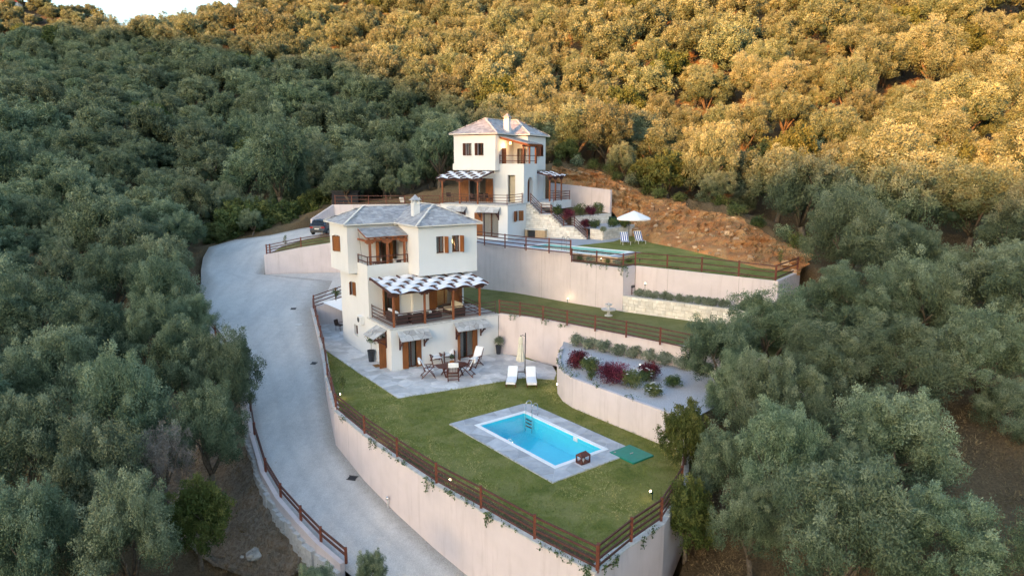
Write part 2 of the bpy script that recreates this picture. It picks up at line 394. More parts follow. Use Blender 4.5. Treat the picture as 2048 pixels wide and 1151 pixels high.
M['plate'] = simple('number_plate', (.75,.75,.72), None, 5, .5)

def leaf_mat(name, dark, mid, light, objr=.18, transl=.25, hue=0.0, rough=.55):
    """foliage: tone from leaf (rnd), clump (clump) and tree (object random)"""
    m, nt, out = new_mat(name); oi = nd(nt, 'ShaderNodeObjectInfo')
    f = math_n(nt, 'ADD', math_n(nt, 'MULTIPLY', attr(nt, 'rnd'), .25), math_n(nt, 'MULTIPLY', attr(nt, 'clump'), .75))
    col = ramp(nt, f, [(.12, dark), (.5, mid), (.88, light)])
    v = math_n(nt, 'ADD', math_n(nt, 'MULTIPLY', oi.outputs['Random'], 2*objr), 1 - objr)
    hs = nd(nt, 'ShaderNodeHueSaturation'); nt.links.new(v, hs.inputs['Value']); nt.links.new(col, hs.inputs['Color'])
    w = nd(nt, 'ShaderNodeTexWhiteNoise', noise_dimensions='1D'); nt.links.new(oi.outputs['Random'], w.inputs['W'])
    nt.links.new(math_n(nt, 'ADD', math_n(nt, 'MULTIPLY', w.outputs['Value'], 2*hue), .5 - hue), hs.inputs['Hue'])
    p = nd(nt, 'ShaderNodeBsdfPrincipled'); p.inputs['Roughness'].default_value = rough; p.inputs['Specular IOR Level'].default_value = .25
    t = nd(nt, 'ShaderNodeBsdfTranslucent'); nt.links.new(hs.outputs[0], p.inputs['Base Color']); nt.links.new(hs.outputs[0], t.inputs[0])
    mx = nd(nt, 'ShaderNodeMixShader'); mx.inputs[0].default_value = transl
    nt.links.new(p.outputs[0], mx.inputs[1]); nt.links.new(t.outputs[0], mx.inputs[2]); nt.links.new(mx.outputs[0], out.inputs[0]); return m
M['olive'] = leaf_mat('olive_leaves', (.030,.052,.028), (.120,.165,.092), (.285,.335,.208), .24, .13, .024)
M['broad'] = leaf_mat('broad_leaves', (.040,.066,.022), (.080,.115,.036), (.140,.175,.060), .15, .25, .02)
M['broad_y'] = leaf_mat('yellow_green_leaves', (.045,.065,.015), (.095,.125,.030), (.190,.200,.060), .1, .3, .01)
M['shrub'] = leaf_mat('garden_leaves', (.05,.08,.025), (.10,.14,.045), (.17,.20,.08), .2, .25, .02)
M['lav'] = leaf_mat('lavender_leaves', (.13,.16,.10), (.22,.26,.18), (.32,.35,.27), .1, .2, .01)
M['barb'] = leaf_mat('crimson_leaves', (.055,.010,.018), (.130,.020,.038), (.235,.045,.075), .15, .25, .01)
M['ivy'] = leaf_mat('trailing_leaves', (.045,.085,.028), (.085,.135,.045), (.14,.19,.07), .15, .25, .01)
M['petal'] = simple('white_petals', (.86,.86,.84), (.78,.78,.76), 9, .8)
M['dryleaf'] = leaf_mat('dry_foliage', (.12,.095,.08), (.21,.175,.15), (.30,.26,.225), .1, .2, .01)

# ================================================================== terrain
ZU = 6.75                                                     # level of the upper terrace
POOL1 = ((1.809,27.89), .653, 5.513, 8.63)                    # corner, turn, width, length of the paved surround
POOL2 = ((9.75,55.6), math.atan2(6.0,-7.02), 8.6, 3.0)
def pool_pt(P, x, y, z=0): (o, a) = P[:2]; return (o[0]+math.cos(a)*x-math.sin(a)*y, o[1]+math.sin(a)*x+math.cos(a)*y, z)
def V2(x, y, z): p = on_z(x, y, z); return (p.x, p.y, z)
# driveway stations: inner (house side) edge and outer edge
def Lz(x, y, z): p = on_z(x, y, z); return (p.x, p.y, z)
ROAD = [((3.0,20.2,-3.9), Lz(770,1205,-3.9)), ((.6,23.0,-3.6), Lz(690,1140,-3.6)), ((-1.37,25.4,-3.35), Lz(640,1097,-3.35)),
        ((-3.44,27.58,-3.04), Lz(600,1054,-3.1)), ((-5.63,30.29,-2.82), Lz(560,1007,-2.85)), ((-7.82,33.14,-2.5), Lz(530,955,-2.5)),
        ((-10.21,36.61,-2.0), Lz(508,880,-2.0)), ((-12.0,41.5,-1.0), Lz(494,790,-1.1)), ((-13.7,46.7,.05), Lz(450,705,.1)),
        ((-15.6,52.0,.75), Lz(412,655,.9)), ((-17.6,57.5,1.35), Lz(393,615,1.6)), ((-17.2,61.0,2.1), Lz(395,590,2.2)),
        ((-17.5,64.5,2.75), Lz(402,565,2.85)), ((-24.75,66.25,3.1), Lz(402,540,3.5)), ((-24.75,67.6,3.7), Lz(406,515,4.3)),
        ((-24.75,69.5,4.6), Lz(418,494,5.0)), ((-24.5,70.9,5.3), Lz(470,479,5.5)), ((-22.0,72.0,6.0), Lz(540,470,6.0)),
        ((-18.0,72.6,6.5), Lz(600,457,6.5)), ((-12.0,73.6,6.8), (-22.0,81.0,6.8)), ((-9.0,76.0,6.9), (-9.0,81.0,6.9))]
COMPOUND = [(2.9,20.3),(6.5,22.8),(9.0,30.0),(13.0,35.5),(17.0,35.0),(20.0,42.0),(21.5,47.5),(22.5,52.5),(21.3,59.0),(19.0,66.0),(16.5,73.0),
            (12.0,80.0),(9.0,83.0),(-4.0,84.5),(-9.0,82.5),(-24.0,83.0),(-26.5,79.0)] + [r[1][:2] for r in reversed(ROAD[:18])]
BANK_B = [on_y(1100,356,80), on_y(1150,372,79), on_y(1190,385,77), on_y(1228,424,72.5), on_z(1262,471,ZU), on_z(1300,485,ZU), on_z(1370,499,6.7), on_z(1450,518,6.6), on_z(1520,536,6.5), on_z(1600,546,6.45)]
BANK_T = [on_y(1105,330,84), on_y(1160,332,84), on_y(1205,342,82), on_y(1250,362,79), on_y(1292,388,76), on_y(1352,398,72), on_y(1420,408,68), on_y(1480,428,62.5), on_y(1545,472,56.5), on_y(1630,505,52)]
ctrl = []
for x, lst in {-300: [(900,34),(650,54),(450,84),(310,125),(210,180),(150,240)],
               0: [(1100,25),(900,31),(750,40),(600,52),(500,63),(400,82),(300,108),(205,145),(140,190),(104,235)],
               250: [(1120,24),(960,30),(800,38),(660,47),(540,60),(430,80),(330,103),(230,135),(138,180),(74,228)],
               450: [(420,88),(350,106),(250,134),(140,170),(34,215)],
               700: [(370,98),(300,115),(200,142),(92,178),(8,208),(-40,240)],
               1000: [(240,108),(150,130),(60,156),(0,178),(-40,205)],
               1250: [(310,92),(200,104),(100,121),(0,143),(-60,170)],
               1500: [(380,72),(300,82),(200,94),(100,109),(0,128),(-80,160)],
               1800: [(640,38),(540,44),(440,54),(340,66),(200,86),(100,101),(0,118),(-80,145)],
               2080: [(1100,17),(900,22),(700,29),(560,37),(440,50),(340,64),(200,84),(100,99),(0,116),(-90,145)],
               2500: [(900,24),(600,38),(400,58),(200,90),(0,122),(-100,150)],
               1700: [(1140,19),(960,23),(800,28),(680,34)]}.items():
    for (y, Y) in lst:
        p = on_y(x, y, Y); ctrl.append((p.x, p.y, p.z - 3.6))
for k in range(1, 18):
    r, l = ROAD[k]; d = Vector((l[0]-r[0], l[1]-r[1])).normalized()
    drop = .9 if k < 12 else .35
    ctrl.append((l[0]+d.x*.9, l[1]+d.y*.9, l[2]-drop)); ctrl.append((l[0]+d.x*4.5, l[1]+d.y*4.5, l[2]-(2.6 if k < 10 else .2)))
for p in BANK_T: ctrl.append((p.x, p.y, p.z))
ctrl += [(7,21,-2.6),(9.5,28,-1.4),(13.5,34,.8),(17.5,37,2.2),(21,44,4.6),(23,50,6.6),(4,17,-4.4),(0,10,-7),(-12,12,-9),(14,12,-4),(30,12,-3),(-30,10,-9)]
for x, Y0, zt in ((-300,240,150),(0,235,104),(250,228,74),(450,215,34)):      # the left shoulder of the hill drops away behind its crest
    p = on_y(x, zt, Y0); ctrl += [(p.x*1.12, p.y*1.12, p.z-7), (p.x*1.35, p.y*1.35, p.z-26)]
ctrl += [(-6,90,11.5),(2,92,13),(-16,88,9.5),(-25,88,8.5),(8,88,14)]
CP = np.array(ctrl, float)
def _fit():
    P = CP[:, :2]/60.0; n = len(P)
    D = np.sqrt(((P[:, None]-P[None])**2).sum(-1)); K = np.where(D > 0, D*D*np.log(D+1e-12), 0) + np.eye(n)*4e-4
    A = np.zeros((n+3, n+3)); A[:n, :n] = K; A[:n, n] = 1; A[:n, n+1:] = P; A[n, :n] = 1; A[n+1:, :n] = P.T
    return P, np.linalg.solve(A, np.concatenate([CP[:, 2], np.zeros(3)]))
_P, _W = _fit()
def terr(X, Y):
    Q = np.stack([np.asarray(X, float).ravel(), np.asarray(Y, float).ravel()], 1)/60.0; out = np.empty(len(Q)); n = len(_P)
    for i in range(0, len(Q), 4000):
        q = Q[i:i+4000]; D = np.sqrt(((q[:, None]-_P[None])**2).sum(-1)); K = np.where(D > 0, D*D*np.log(D+1e-12), 0)
        out[i:i+4000] = K @ _W[:n] + _W[n] + q @ _W[n+1:]
    return out.reshape(np.shape(X))
def terr1(x, y): return float(terr(np.array([x]), np.array([y]))[0])
def build_terrain():
    xs = np.concatenate([np.arange(-330, -60, 6.0), np.arange(-60, 60, 1.0), np.arange(60, 301, 6.0)])
    ys = np.concatenate([np.arange(-40, 14, 6.0), np.arange(14, 100, 1.0), np.arange(100, 331, 5.0)])
    X, Y = np.meshgrid(xs, ys); Z = terr(X, Y)
    Z = np.clip(Z, -14, 130)
    rng = np.random.RandomState(3)
    Z += .22*np.sin(X*1.3+Y*.7) * np.cos(Y*1.1-X*.4) + .10*rng.randn(*Z.shape)
    for i in range(Z.shape[0]):
        for j in range(Z.shape[1]):
            x, y = X[i, j], Y[i, j]
            if -40 < x < 26 and 17 < y < 87 and in_poly(x, y, COMPOUND):
                d = poly_dist(x, y, COMPOUND); Z[i, j] = min(Z[i, j], terr1(x, y)) - min(9.0, max(0, d-.25)*6.0)
    v = np.stack([X.ravel(), Y.ravel(), Z.ravel()], 1); nx = len(xs)
    f = [(i*nx+j, i*nx+j+1, (i+1)*nx+j+1, (i+1)*nx+j) for i in range(len(ys)-1) for j in range(nx-1)]
    me = bpy.data.meshes.new('hillside'); me.from_pydata(v.tolist(), [], f); me.materials.append(M['soil'])
    me.polygons.foreach_set('use_smooth', [True]*len(f)); struct(link('hillside', me))
build_terrain()
g = MB().add([(-4000,-4000,-16),(4000,-4000,-16),(4000,4000,-16),(-4000,4000,-16)], [(0,1,2,3)]); struct(g.build('ground', M['soil']))
# ridge on the far side of the valley, behind the camera: its evening shadow lies over the houses
def far_ridge():
    sx, sy = math.sin(SUN_AZ), math.cos(SUN_AZ); prof = RIDGE
    m = MB(); rows = []
    ts = list(range(-1500, 1501, 12)); rng = random.Random(4)
    for (ds, kz) in ((-520, 0.0), (-260, .55), (-60, .93), (0, 1.0), (60, .93), (260, .5), (430, 0.0)):
        row = []
        for t in ts:
            h = np.interp(t, [p[0] for p in prof], [p[1] for p in prof]) + (rng.uniform(-1.6, 1.6) if kz > .9 else 0)
            s_ = -620 + ds; row.append((sx*s_ + sy*t, sy*s_ - sx*t, -16.2 + (h+16.2)*kz))
        rows.append(row)
    m.grid(rows); struct(m.build('valley_hill', M['soil'], smooth=True))
RIDGE = [(-1500,20),(-900,150),(-600,182),(-270,151),(-118,124),(-29,97),(2,98),(60,99),(200,104),(500,110),(900,90),(1500,20)]
far_ridge()

# ================================================================== driveway, lawns, paving beds
def build_road():
    rows = []
    for (r, l) in ROAD: rows.append([tuple(r[i]+(l[i]-r[i])*t/10 - (.05*math.sin(math.pi*t/10) if i == 2 else 0) for i in range(3)) for t in range(11)])
    m = MB().grid(rows); o = struct(m.build('driveway', M['road'], smooth=True)); at = o.data.attributes.new('across', 'FLOAT', 'POINT'); at.data.foreach_set('value', [t/10 for _ in rows for t in range(11)])
    global ROAD_BVH; ROAD_BVH = BVHTree.FromPolygons(m.v, m.f)
    m = MB().sheet([(-17.6,57.5,1.35),(-15.2,58.55,1.95),(-13.0,59.6,2.5),(-11.5,63.5,2.9),(-17.9,67.9,3.05),(-24.75,66.27,3.1),(-17.5,64.5,2.752),(-17.2,61,2.102)])
    o = struct(m.build('parking_apron', M['road'])); at = o.data.attributes.new('across', 'FLOAT', 'POINT'); at.data.foreach_set('value', [.45]*len(o.data.vertices))
build_road()
W = [(-17.6,57.5),(-15.6,52.0),(-13.7,46.7),(-12.0,41.5),(-10.21,36.61),(-7.82,33.14),(-5.63,30.29),(-3.44,27.58),(-1.37,25.4),(.75,23.1),(2.86,21.09)]
LOWER_RIGHT = [(4.41,22.76),(6.0,24.3),(7.6,27.2),(8.6,30.6)]
PLANTER = [(8.6,30.6),(7.92,31.67),(5.61,34.62),(3.55,37.3),(3.05,38.4),(2.82,39.8),(2.9,41.6),(3.3,44.2)]
MIDWALL = [(-1.0,48.85),(1.2,47.6),(3.84,45.6),(7.41,42.35),(9.22,40.65),(12.5,38.0),(17.0,34.8)]
def sheet(name, pts, mat, holes=()): return struct(MB().sheet(pts, holes).build(name, mat))
sheet('pool_lawn', [(x, y, -.01) for x, y in W + LOWER_RIGHT + PLANTER[1:] + [(1.2,47.55),(-1.0,48.8),(-6.4,57.2),(-10.9,54.4),(-13.6,58.9)]], M['lawn'], [[pool_pt(POOL1, x, y, -.01) for x, y in ((1.0,1.0),(4.5,1.0),(4.5,7.6),(1.0,7.6))]])
sheet('middle_lawn', [(x, y, 3.0) for x, y in MIDWALL + [(20,42),(18.2,42.75),(8.36,49.72),(4.66,52.92),(.26,57.17),(-3.1,59.3),(-10,64.2),(-12.3,61.5),(-13.5,59.2),(-10.85,54.35),(-6.40,57.2)]], M['lawn_far'])
sheet('strip_lawn', [(-24.4,66.7,5.0),(-17.9,68.2,6.05),(-11,65.4,6.9),(-11,73.4,6.75),(-18,72.3,6.42),(-22,71.7,5.93),(-24.4,70.6,5.3)], M['lawn_far'])
sheet('upper_terrace', [(x, y, ZU) for x, y in [(-11.2,65.2),(-3.05,59.4),(.3,57.25),(4.75,53.05),(5.0,54.8),(8.27,52.1),(10.76,55.4),(5.6,59.9),(9.6,63.2),(14.5,69.5),(9,74),(-4,76),(-11,73.4)]], M['deck_far'], [[pool_pt(POOL2, x, y, ZU) for x, y in ((-.05,-.05),(8.65,-.05),(8.65,3.05),(-.05,3.05))]])
bq = [on_z(1262,471,ZU), on_z(1300,485,ZU), on_z(1370,499,6.7), on_z(1450,518,6.6), on_z(1520,536,6.5), on_z(1600,546,6.45)]
sheet('upper_lawn', [(5.6,59.9,ZU),(10.76,55.4,ZU),(8.4,52.2,6.42),(9.5,50.75,6.36),(17.6,44.3,6.3),(20.4,47.2,6.44)] + [(p.x, p.y, p.z) for p in reversed(bq)] + [(13.6,68.5,ZU+.01),(9.6,63.2,ZU+.004)], M['lawn'])
sheet('planting_strip', [(4.7,53.0,6.28),(8.3,49.8,6.28),(9.45,50.7,6.355),(8.4,52.15,6.41),(8.2,52.0,6.28),(5.05,54.7,6.28)], M['soil'])
MB().grid([[(5.0,54.8,6.2),(8.27,52.1,6.2),(10.76,55.4,6.5)],[(5.0,54.8,ZU+.02),(8.27,52.1,ZU+.02),(10.76,55.4,ZU+.02)]]).build('deck_side', M['brick_or'])['kind'] = 'structure'
sheet('gravel_bed', [(x, y, 1.72) for x, y in [(8.5,30.8),(7.95,31.75),(5.7,34.7),(3.65,37.4),(3.2,38.5),(3.0,39.8),(3.05,41.6),(3.4,44.2),(3.6,45.7),(7.3,42.3),(9.1,40.6),(12.4,37.9),(13,35.5)]], M['gravel'])
sheet('gravel_bed', [(8.5,49.7,4.14),(18.3,42.8,4.10),(18.3,44.2,4.10),(9.45,50.8,4.14)], M['gravel'])
sheet('planter_bank', [(8.5,30.75,1.66),(12.9,35.4,1.66),(14.6,33.8,-.4),(10.2,28.6,-2.0)], M['soil'])
sheet('fence_border', [(x+.30, y+.26, .004) for x, y in W[4:]] + [(x+.72, y+.62, .004) for x, y in reversed(W[4:])], M['soil'])
sheet('wall_back_lawn', [(-9,81,8.9),(-22.5,81,8.6),(-26,90,8.6),(-5,90,10.4),(-5,76,9.2)], M['soil'])

# rock bank cut into the slope
def build_bank():
    n = 120; rows = []; kb = np.linspace(0, 1, len(BANK_B)); rng = np.random.RandomState(11)
    def ip(P, t): return np.array([np.interp(t, kb, [p[i] for p in P]) for i in range(3)])
    ph = rng.uniform(0, 6.28, (6, 3)); kk = rng.uniform(.5, 3.6, (6, 3))
    for j in range(23):
        w = j/22; row = []
        for i in range(n+1):
            t = i/n; b, tp = ip(BANK_B, t), ip(BANK_T, t); p = b + (tp-b)*w
            p[2] = b[2] + (tp[2]-b[2])*(w**.8) if w > 0 else b[2]-.15
            k = math.sin(math.pi*w)
            d = sum(math.sin(kk[q,0]*p[0]+kk[q,1]*p[1]+kk[q,2]*p[2]*1.5+ph[q,0]) for q in range(6))*.22*k + rng.uniform(-.26,.26)*k
            p[1] -= d*1.1; p[2] += d*.35
            if w == 1: p[2] -= .1; p[1] += .6
            row.append(tuple(p))
        rows.append(row)
    struct(MB().grid(rows).build('rock_bank', M['rock']))
build_bank()

def build_scree():                                            # bare rubble slope below the outer side of the driveway
    rng = random.Random(17); rows = []
    for k in range(29):
        f = 1+7.2*k/28; i = int(f); g = f-i; r0, l0 = ROAD[i]; r1, l1 = ROAD[i+1]
        l = [l0[j]+(l1[j]-l0[j])*g for j in range(3)]; r = [r0[j]+(r1[j]-r0[j])*g for j in range(3)]; d = Vector((l[0]-r[0], l[1]-r[1])).normalized(); row = []
        for j in range(19):
            o = .25+j*.36; x, y = l[0]+d.x*o, l[1]+d.y*o; z = terr1(x, y)
            row.append((x+rng.uniform(-.06,.06), y+rng.uniform(-.06,.06), max(z+.30, l[2]-.70-.60*o)+rng.uniform(-.09,.09)))
        rows.append(row)
    struct(MB().grid(rows).build('scree_slope', M['scree']))
build_scree()

# ================================================================== retaining walls
def wall_run(name, pts, label, thick=.28, coping=None, mat='pink', cat='wall', side=1):
    """pts: (x, y, ztop, zbottom); one solid run with a thickness to the chosen side, plus an optional mortar cap"""
    t = thing(name, label, cat, (0,0,0)); n = len(pts); nr = []
    for i in range(n):
        a = Vector(pts[max(i-1,0)][:2]); b = Vector(pts[min(i+1,n-1)][:2]); d = (b-a).normalized(); nr.append(Vector((-d.y, d.x))*side)
    m = MB(); rows = []
    for i, (x, y, zt, zb) in enumerate(pts):
        q = Vector((x, y)) + nr[i]*thick
        rows.append([(x,y,zb),(x,y,zt),(q.x,q.y,zt),(q.x,q.y,zb)])
    m.grid(rows); m.add(rows[0], [(0,1,2,3)]); m.add(rows[-1], [(0,1,2,3)])
    m.build('wall_body', M[mat], t)
    for i in range(n-1):                                     # expansion joints
        a, b = pts[i], pts[i+1]; L = math.hypot(b[0]-a[0], b[1]-a[1])
        for j in range(int(L/4.2)):
            f = (j+.5)/max(1, int(L/4.2)); d = Vector((b[0]-a[0], b[1]-a[1]))/L; x, y = a[0]+d.x*L*f, a[1]+d.y*L*f; zt, zb = a[2]+(b[2]-a[2])*f, a[3]+(b[3]-a[3])*f; o = -nr[i]*.004
            MB().add([(x+o.x,y+o.y,zb),(x+o.x+d.x*.022,y+o.y+d.y*.022,zb),(x+o.x+d.x*.022,y+o.y+d.y*.022,zt-.01),(x+o.x,y+o.y,zt-.01)], [(0,1,2,3)]).build('joint', M['joint'], t)
    if coping:
        c = MB(); rng = random.Random(n)
        for i in range(n-1):
            a, b = pts[i], pts[i+1]; L = math.hypot(b[0]-a[0], b[1]-a[1]); k = max(1, int(L/.55))
            for j in range(k):
                def P(s, off): 
                    nn = nr[i].lerp(nr[i+1], s).normalized(); return (a[0]+(b[0]-a[0])*s + nn.x*off, a[1]+(b[1]-a[1])*s + nn.y*off, a[2]+(b[2]-a[2])*s)
                s0, s1 = j/k, (j+1)/k; o0 = -.02-rng.uniform(0,.03); h = coping*rng.uniform(.6,1.2)
                q = [P(s0,o0),P(s1,o0),P(s1,thick+.03),P(s0,thick+.03)]
                c.hexa([(x,y,z+.002) for x,y,z in q] + [(x,y,z+h) for x,y,z in q])
        c.build('coping', M['cap'], t)
    return t
wall_run('retaining_wall', [(x, y, .06, z-.3) for (x, y), z in zip(W[4:], (-2.0,-2.5,-2.82,-3.04,-3.35,-3.6,-3.9))] , 'long pink retaining wall between the driveway and the pool lawn', coping=.07, side=1)
st = []
for i, ((x0,y0,z0,b0),(x1,y1,z1,b1)) in enumerate([((-17.6,57.5,1.5,1.0),(-15.6,52.0,1.25,.4)),((-15.6,52.0,1.25,.4),(-13.7,46.7,.8,-.3)),((-13.7,46.7,.8,-.3),(-12.0,41.5,.42,-1.3)),((-12.0,41.5,.42,-1.3),(-10.21,36.61,.12,-2.3))]):
    for k in range(2):
        f0, f1 = k/2, (k+1)/2; zz = z0+(z1-z0)*f0
        st += [(x0+(x1-x0)*f0, y0+(y1-y0)*f0, zz, b0+(b1-b0)*f0), (x0+(x1-x0)*(f1-.001), y0+(y1-y0)*(f1-.001), zz-(z0-z1)*.15, b0+(b1-b0)*f1)]
wall_run('retaining_wall', st, 'low stepped pink wall along the driveway beside the tall house', coping=.05, side=1)
wall_run('retaining_wall', [(2.86,21.09,.06,-4.4),(4.41,22.76,.06,-4.0),(6.0,24.3,.06,-3.5),(7.6,27.2,.06,-2.8),(8.6,30.6,.06,-2)], 'pink wall under the fence at the lawn corner near the trees', coping=.07, side=1)
wall_run('retaining_wall', [(x, y, 1.78, -.2) for x, y in PLANTER], 'curved pink planter wall beside the pool lawn', thick=.22, side=-1, coping=None)
wall_run('retaining_wall', [(x, y, 3.03, -.2) for x, y in MIDWALL], 'pink wall holding the middle lawn behind the closed parasol', thick=.25, side=1)
wall_run('retaining_wall', [(-24.7,66.4,5.05,2.6),(-21.4,67.2,5.65,2.6),(-17.9,68.0,6.15,2.5),(-10,64.2,6.95,2.4),(-3.1,59.28,7.04,2.6),(.26,57.15,7.04,2.6),(4.66,52.9,7.04,2.6)], 'tall pink wall under the upper terrace behind the front house', thick=.28, side=1)
wall_run('retaining_wall', [(-24.70,66.43,5.05,2.4),(-24.70,68.2,5.15,2.8),(-24.66,70.6,5.38,4.2)], 'short pink wall end facing the driveway turn', thick=.28, side=-1)
wall_run('retaining_wall', [(4.67,52.89,6.3,2.6),(8.35,49.72,6.3,2.6)], 'pink wall below the upper pool with plants spilling over', thick=.25, side=1)
wall_run('retaining_wall', [(8.37,49.74,6.32,3.4),(9.4,50.6,6.36,3.4)], 'short pink return wall behind the barbecue', thick=.25, side=1)
wall_run('retaining_wall', [(9.42,50.58,6.36,3.4),(17.75,44.1,6.3,3.0)], 'pink wall above the lavender row', thick=.25, side=1)
wall_run('retaining_wall', [(17.77,44.12,6.3,2.0),(20.5,47.2,6.45,3.0)], 'short pink wall end turning into the hillside on the right', thick=.25, side=1)
wall_run('retaining_wall', [(-17.62,57.52,1.5,-.1),(-15.1,58.3,2.2,-.1),(-13.5,59.0,2.8,-.1)], 'pink back wall of the shaded side patio', thick=.25, side=1)
p0, p1, p2 = on_y(624,438,77), on_y(668,409,80), on_y(884,408,80)
wall_run('retaining_wall', [(p0.x,p0.y,p0.z,6.2),(p1.x,p1.y,p1.z,6.2)], 'sloping pink wall end behind the parked car', thick=.25, side=1)
wall_run('retaining_wall', [(p1.x+.01,p1.y,p1.z,6.4),(p2.x+.8,p2.y,p2.z,6.4)], 'long pink wall under the orange fence behind the front roof', thick=.25, side=1)
q0, q1, q2 = on_y(1100,366,78.5), on_y(1148,371,76), on_y(1221,380,72.6)
wall_run('retaining_wall', [(q0.x,q0.y,q0.z,8.0),(q1.x,q1.y,q1.z,8.0),(q2.x,q2.y,q2.z,8.0)], 'tall pink wall beside the far house against the rock bank', thick=.3, side=1)
# parapet on the outer side of the driveway
par = []
for k in range(1, 12):
    l = ROAD[k][1]; par.append((l[0], l[1], l[2]+.42, l[2]-1.4))
wall_run('parapet_wall', par, 'low pink parapet along the outer edge of the driveway', thick=.22, side=1)
fm = MB(); rng = random.Random(5)
for k in range(1, 10):
    a, b = ROAD[k][1], ROAD[k+1][1]; L = math.hypot(b[0]-a[0], b[1]-a[1]); n = int(L/.4)
    d = Vector((b[0]-a[0], b[1]-a[1])).normalized(); nn = Vector((-d.y, d.x))
    for j in range(n):
        s = j/n; w = .24+rng.uniform(.10,.22); p = Vector((a[0],a[1]))+(Vector((b[0],b[1]))-Vector((a[0],a[1])))*s; z = a[2]+(b[2]-a[2])*s
        q = [p+nn*.2, p+d*.42+nn*.2, p+d*.42+nn*(w+.05), p+nn*w]; h = z+.02+rng.uniform(-.08,.08)
        fm.hexa([(x.x,x.y,z-1.6) for x in q]+[(x.x,x.y,h) for x in q])
fo = fm.build('rubble_footing', M['cap']); tag(fo, 'rough pale rubble footing below the driveway parapet', 'footing')

# ------------------------------------------------------------------ stone walls
def stone_wall(name, label, p, q, z0, z1, individual=True, zt2=None, rowh=.21, ln=.42, parent=None, thick=.3, seed=1, extra_end=True):
    """p, q: ends of the visible face (seen from the right-hand side of p->q); stones stand proud of a joint core"""
    rng = random.Random(seed); p, q = Vector(p), Vector(q); d = (q-p).normalized(); L = (q-p).length; nrm = Vector((d.y, -d.x)); zt2 = z1 if zt2 is None else zt2
    t = parent or thing(name, label, 'wall', (p.x, p.y, z0)); org = Vector((0,0)) if parent else p; zo = 0 if parent else z0
    P = lambda s, o, z: ((p-org).x + d.x*s + nrm.x*o, (p-org).y + d.y*s + nrm.y*o, z-zo)
    zt = lambda s: z1 + (zt2-z1)*s/L
    core = MB(); core.hexa([P(0,0,z0-.1),P(L,0,z0-.1),P(L,-thick,z0-.1),P(0,-thick,z0-.1),P(0,0,z1-.02),P(L,0,zt2-.02),P(L,-thick,zt2-.02),P(0,-thick,z1-.02)])
    core.build('joint_core', M['stone_joint'], t)
    sm = MB(); z = z0
    while z < max(z1, zt2)-.05:
        h = rowh*rng.uniform(.7,1.35); s = 0
        while s < L-.04:
            w = min(ln*rng.uniform(.45,1.5), L-s); 
            if L-s-w < .1: w = L-s
            top = min(z+h, zt(s+w/2)); 
            if top-z > .05:
                g = .012; o = rng.uniform(.02,.06); j = lambda: rng.uniform(-.012,.012)
                f = [P(s+g+j(),o,z+g+j()),P(s+w-g+j(),o,z+g+j()),P(s+w-g,-.05,z+g),P(s+g,-.05,z+g),P(s+g+j(),o,top-g+j()),P(s+w-g+j(),o,top-g+j()),P(s+w-g,-.05,top-g),P(s+g,-.05,top-g)]
                if individual: MB().hexa(f).build('stone', M['stone_pale'], t)
                else: sm.hexa(f)
            s += w
        z += h
    if not individual: stuff(sm.build('stones', M['stone_pale'], t))
    cap = MB(); cap.hexa([P(-.02,.05,z1-.018),P(L+.02,.05,zt2-.018),P(L+.02,-thick-.03,zt2-.018),P(-.02,-thick-.03,z1-.018),P(-.02,.05,z1+.03),P(L+.02,.05,zt2+.03),P(L+.02,-thick-.03,zt2+.03),P(-.02,-thick-.03,z1+.03)])
    cap.build('wall_cap', M['cap'], t); return t
stone_wall('stone_wall', 'pale natural stone planter wall below the lavender row', (8.36,49.66), (18.3,42.6), 3.0, 4.2, True, rowh=.24, ln=.46, seed=3)

# ------------------------------------------------------------------ fences
UNIT = MB().box(-.5,.5,-.5,.5,-.5,.5)
U_POST = UNIT.mesh('post', M['post']); U_RAIL = UNIT.mesh('rail', M['rail']); U_PERG = UNIT.mesh('rail_dark', M['perg'])
def beam_obj(name, mesh, parent, p, q, w, h):
    p, q = Vector(p), Vector(q); d = q-p; o = link(name, mesh, parent); o.location = (p+q)/2
    o.rotation_mode = 'QUATERNION'; x = d.normalized(); y = Vector((0,0,1)).cross(x); y = y.normalized() if y.length > 1e-4 else Vector((0,1,0)); z = x.cross(y)
    o.rotation_quaternion = Matrix((x, y, z)).transposed().to_quaternion(); o.scale = (d.length, w, h); return o
def fence(name, label, pts, h=.95, rails=4, low=.14, pw=.105, rw=.05, rh=.075, group=None, cat='fence', skip_post=(), post=None, rail=None, sub=0, rail_at=None):
    o0 = pts[0]; t = thing(name, label, cat, o0, 0, group); P = [Vector(p)-Vector(o0) for p in pts]
    if sub:
        Q = []
        for a, b in zip(P, P[1:]):
            k = max(1, round((b-a).length/sub)); Q += [a.lerp(b, i/k) for i in range(k)]
        P = Q + [P[-1]]
    for i, p in enumerate(P):
        if i in skip_post: continue
        hh = h + random.uniform(-.012,.012)
        o = link('post', post or U_POST, t, p+Vector((0,0,hh/2-.03)), random.uniform(-.05,.05)); o.scale = (pw, pw, hh+.06)
    for a, b in zip(P, P[1:]):
        for r in range(rails):
            z = low + (h-.09-low)*(r/(rails-1) if rails > 1 else 1)
            if rail_at: z = rail_at[r]
            j = random.uniform(-.008,.008)
            beam_obj('rail', rail or U_RAIL, t, a+Vector((0,0,z+j)), b+Vector((0,0,z+j)), rw, rh)
    return t
def zp(lst, z): return [tuple(on_z(x, y, z)) for x, y in lst]
def shift(pts, d): # move a run of points towards its inner side
    return [(p[0]+d[0], p[1]+d[1], p[2]) for p in pts]
low = [(x, y, .1) for x, y in W[4:]][::-1]
fence('timber_fence', 'brown timber fence on the wall between pool lawn and driveway', shift(low, (.10,.10)), sub=3.1, h=1.0, rails=4)
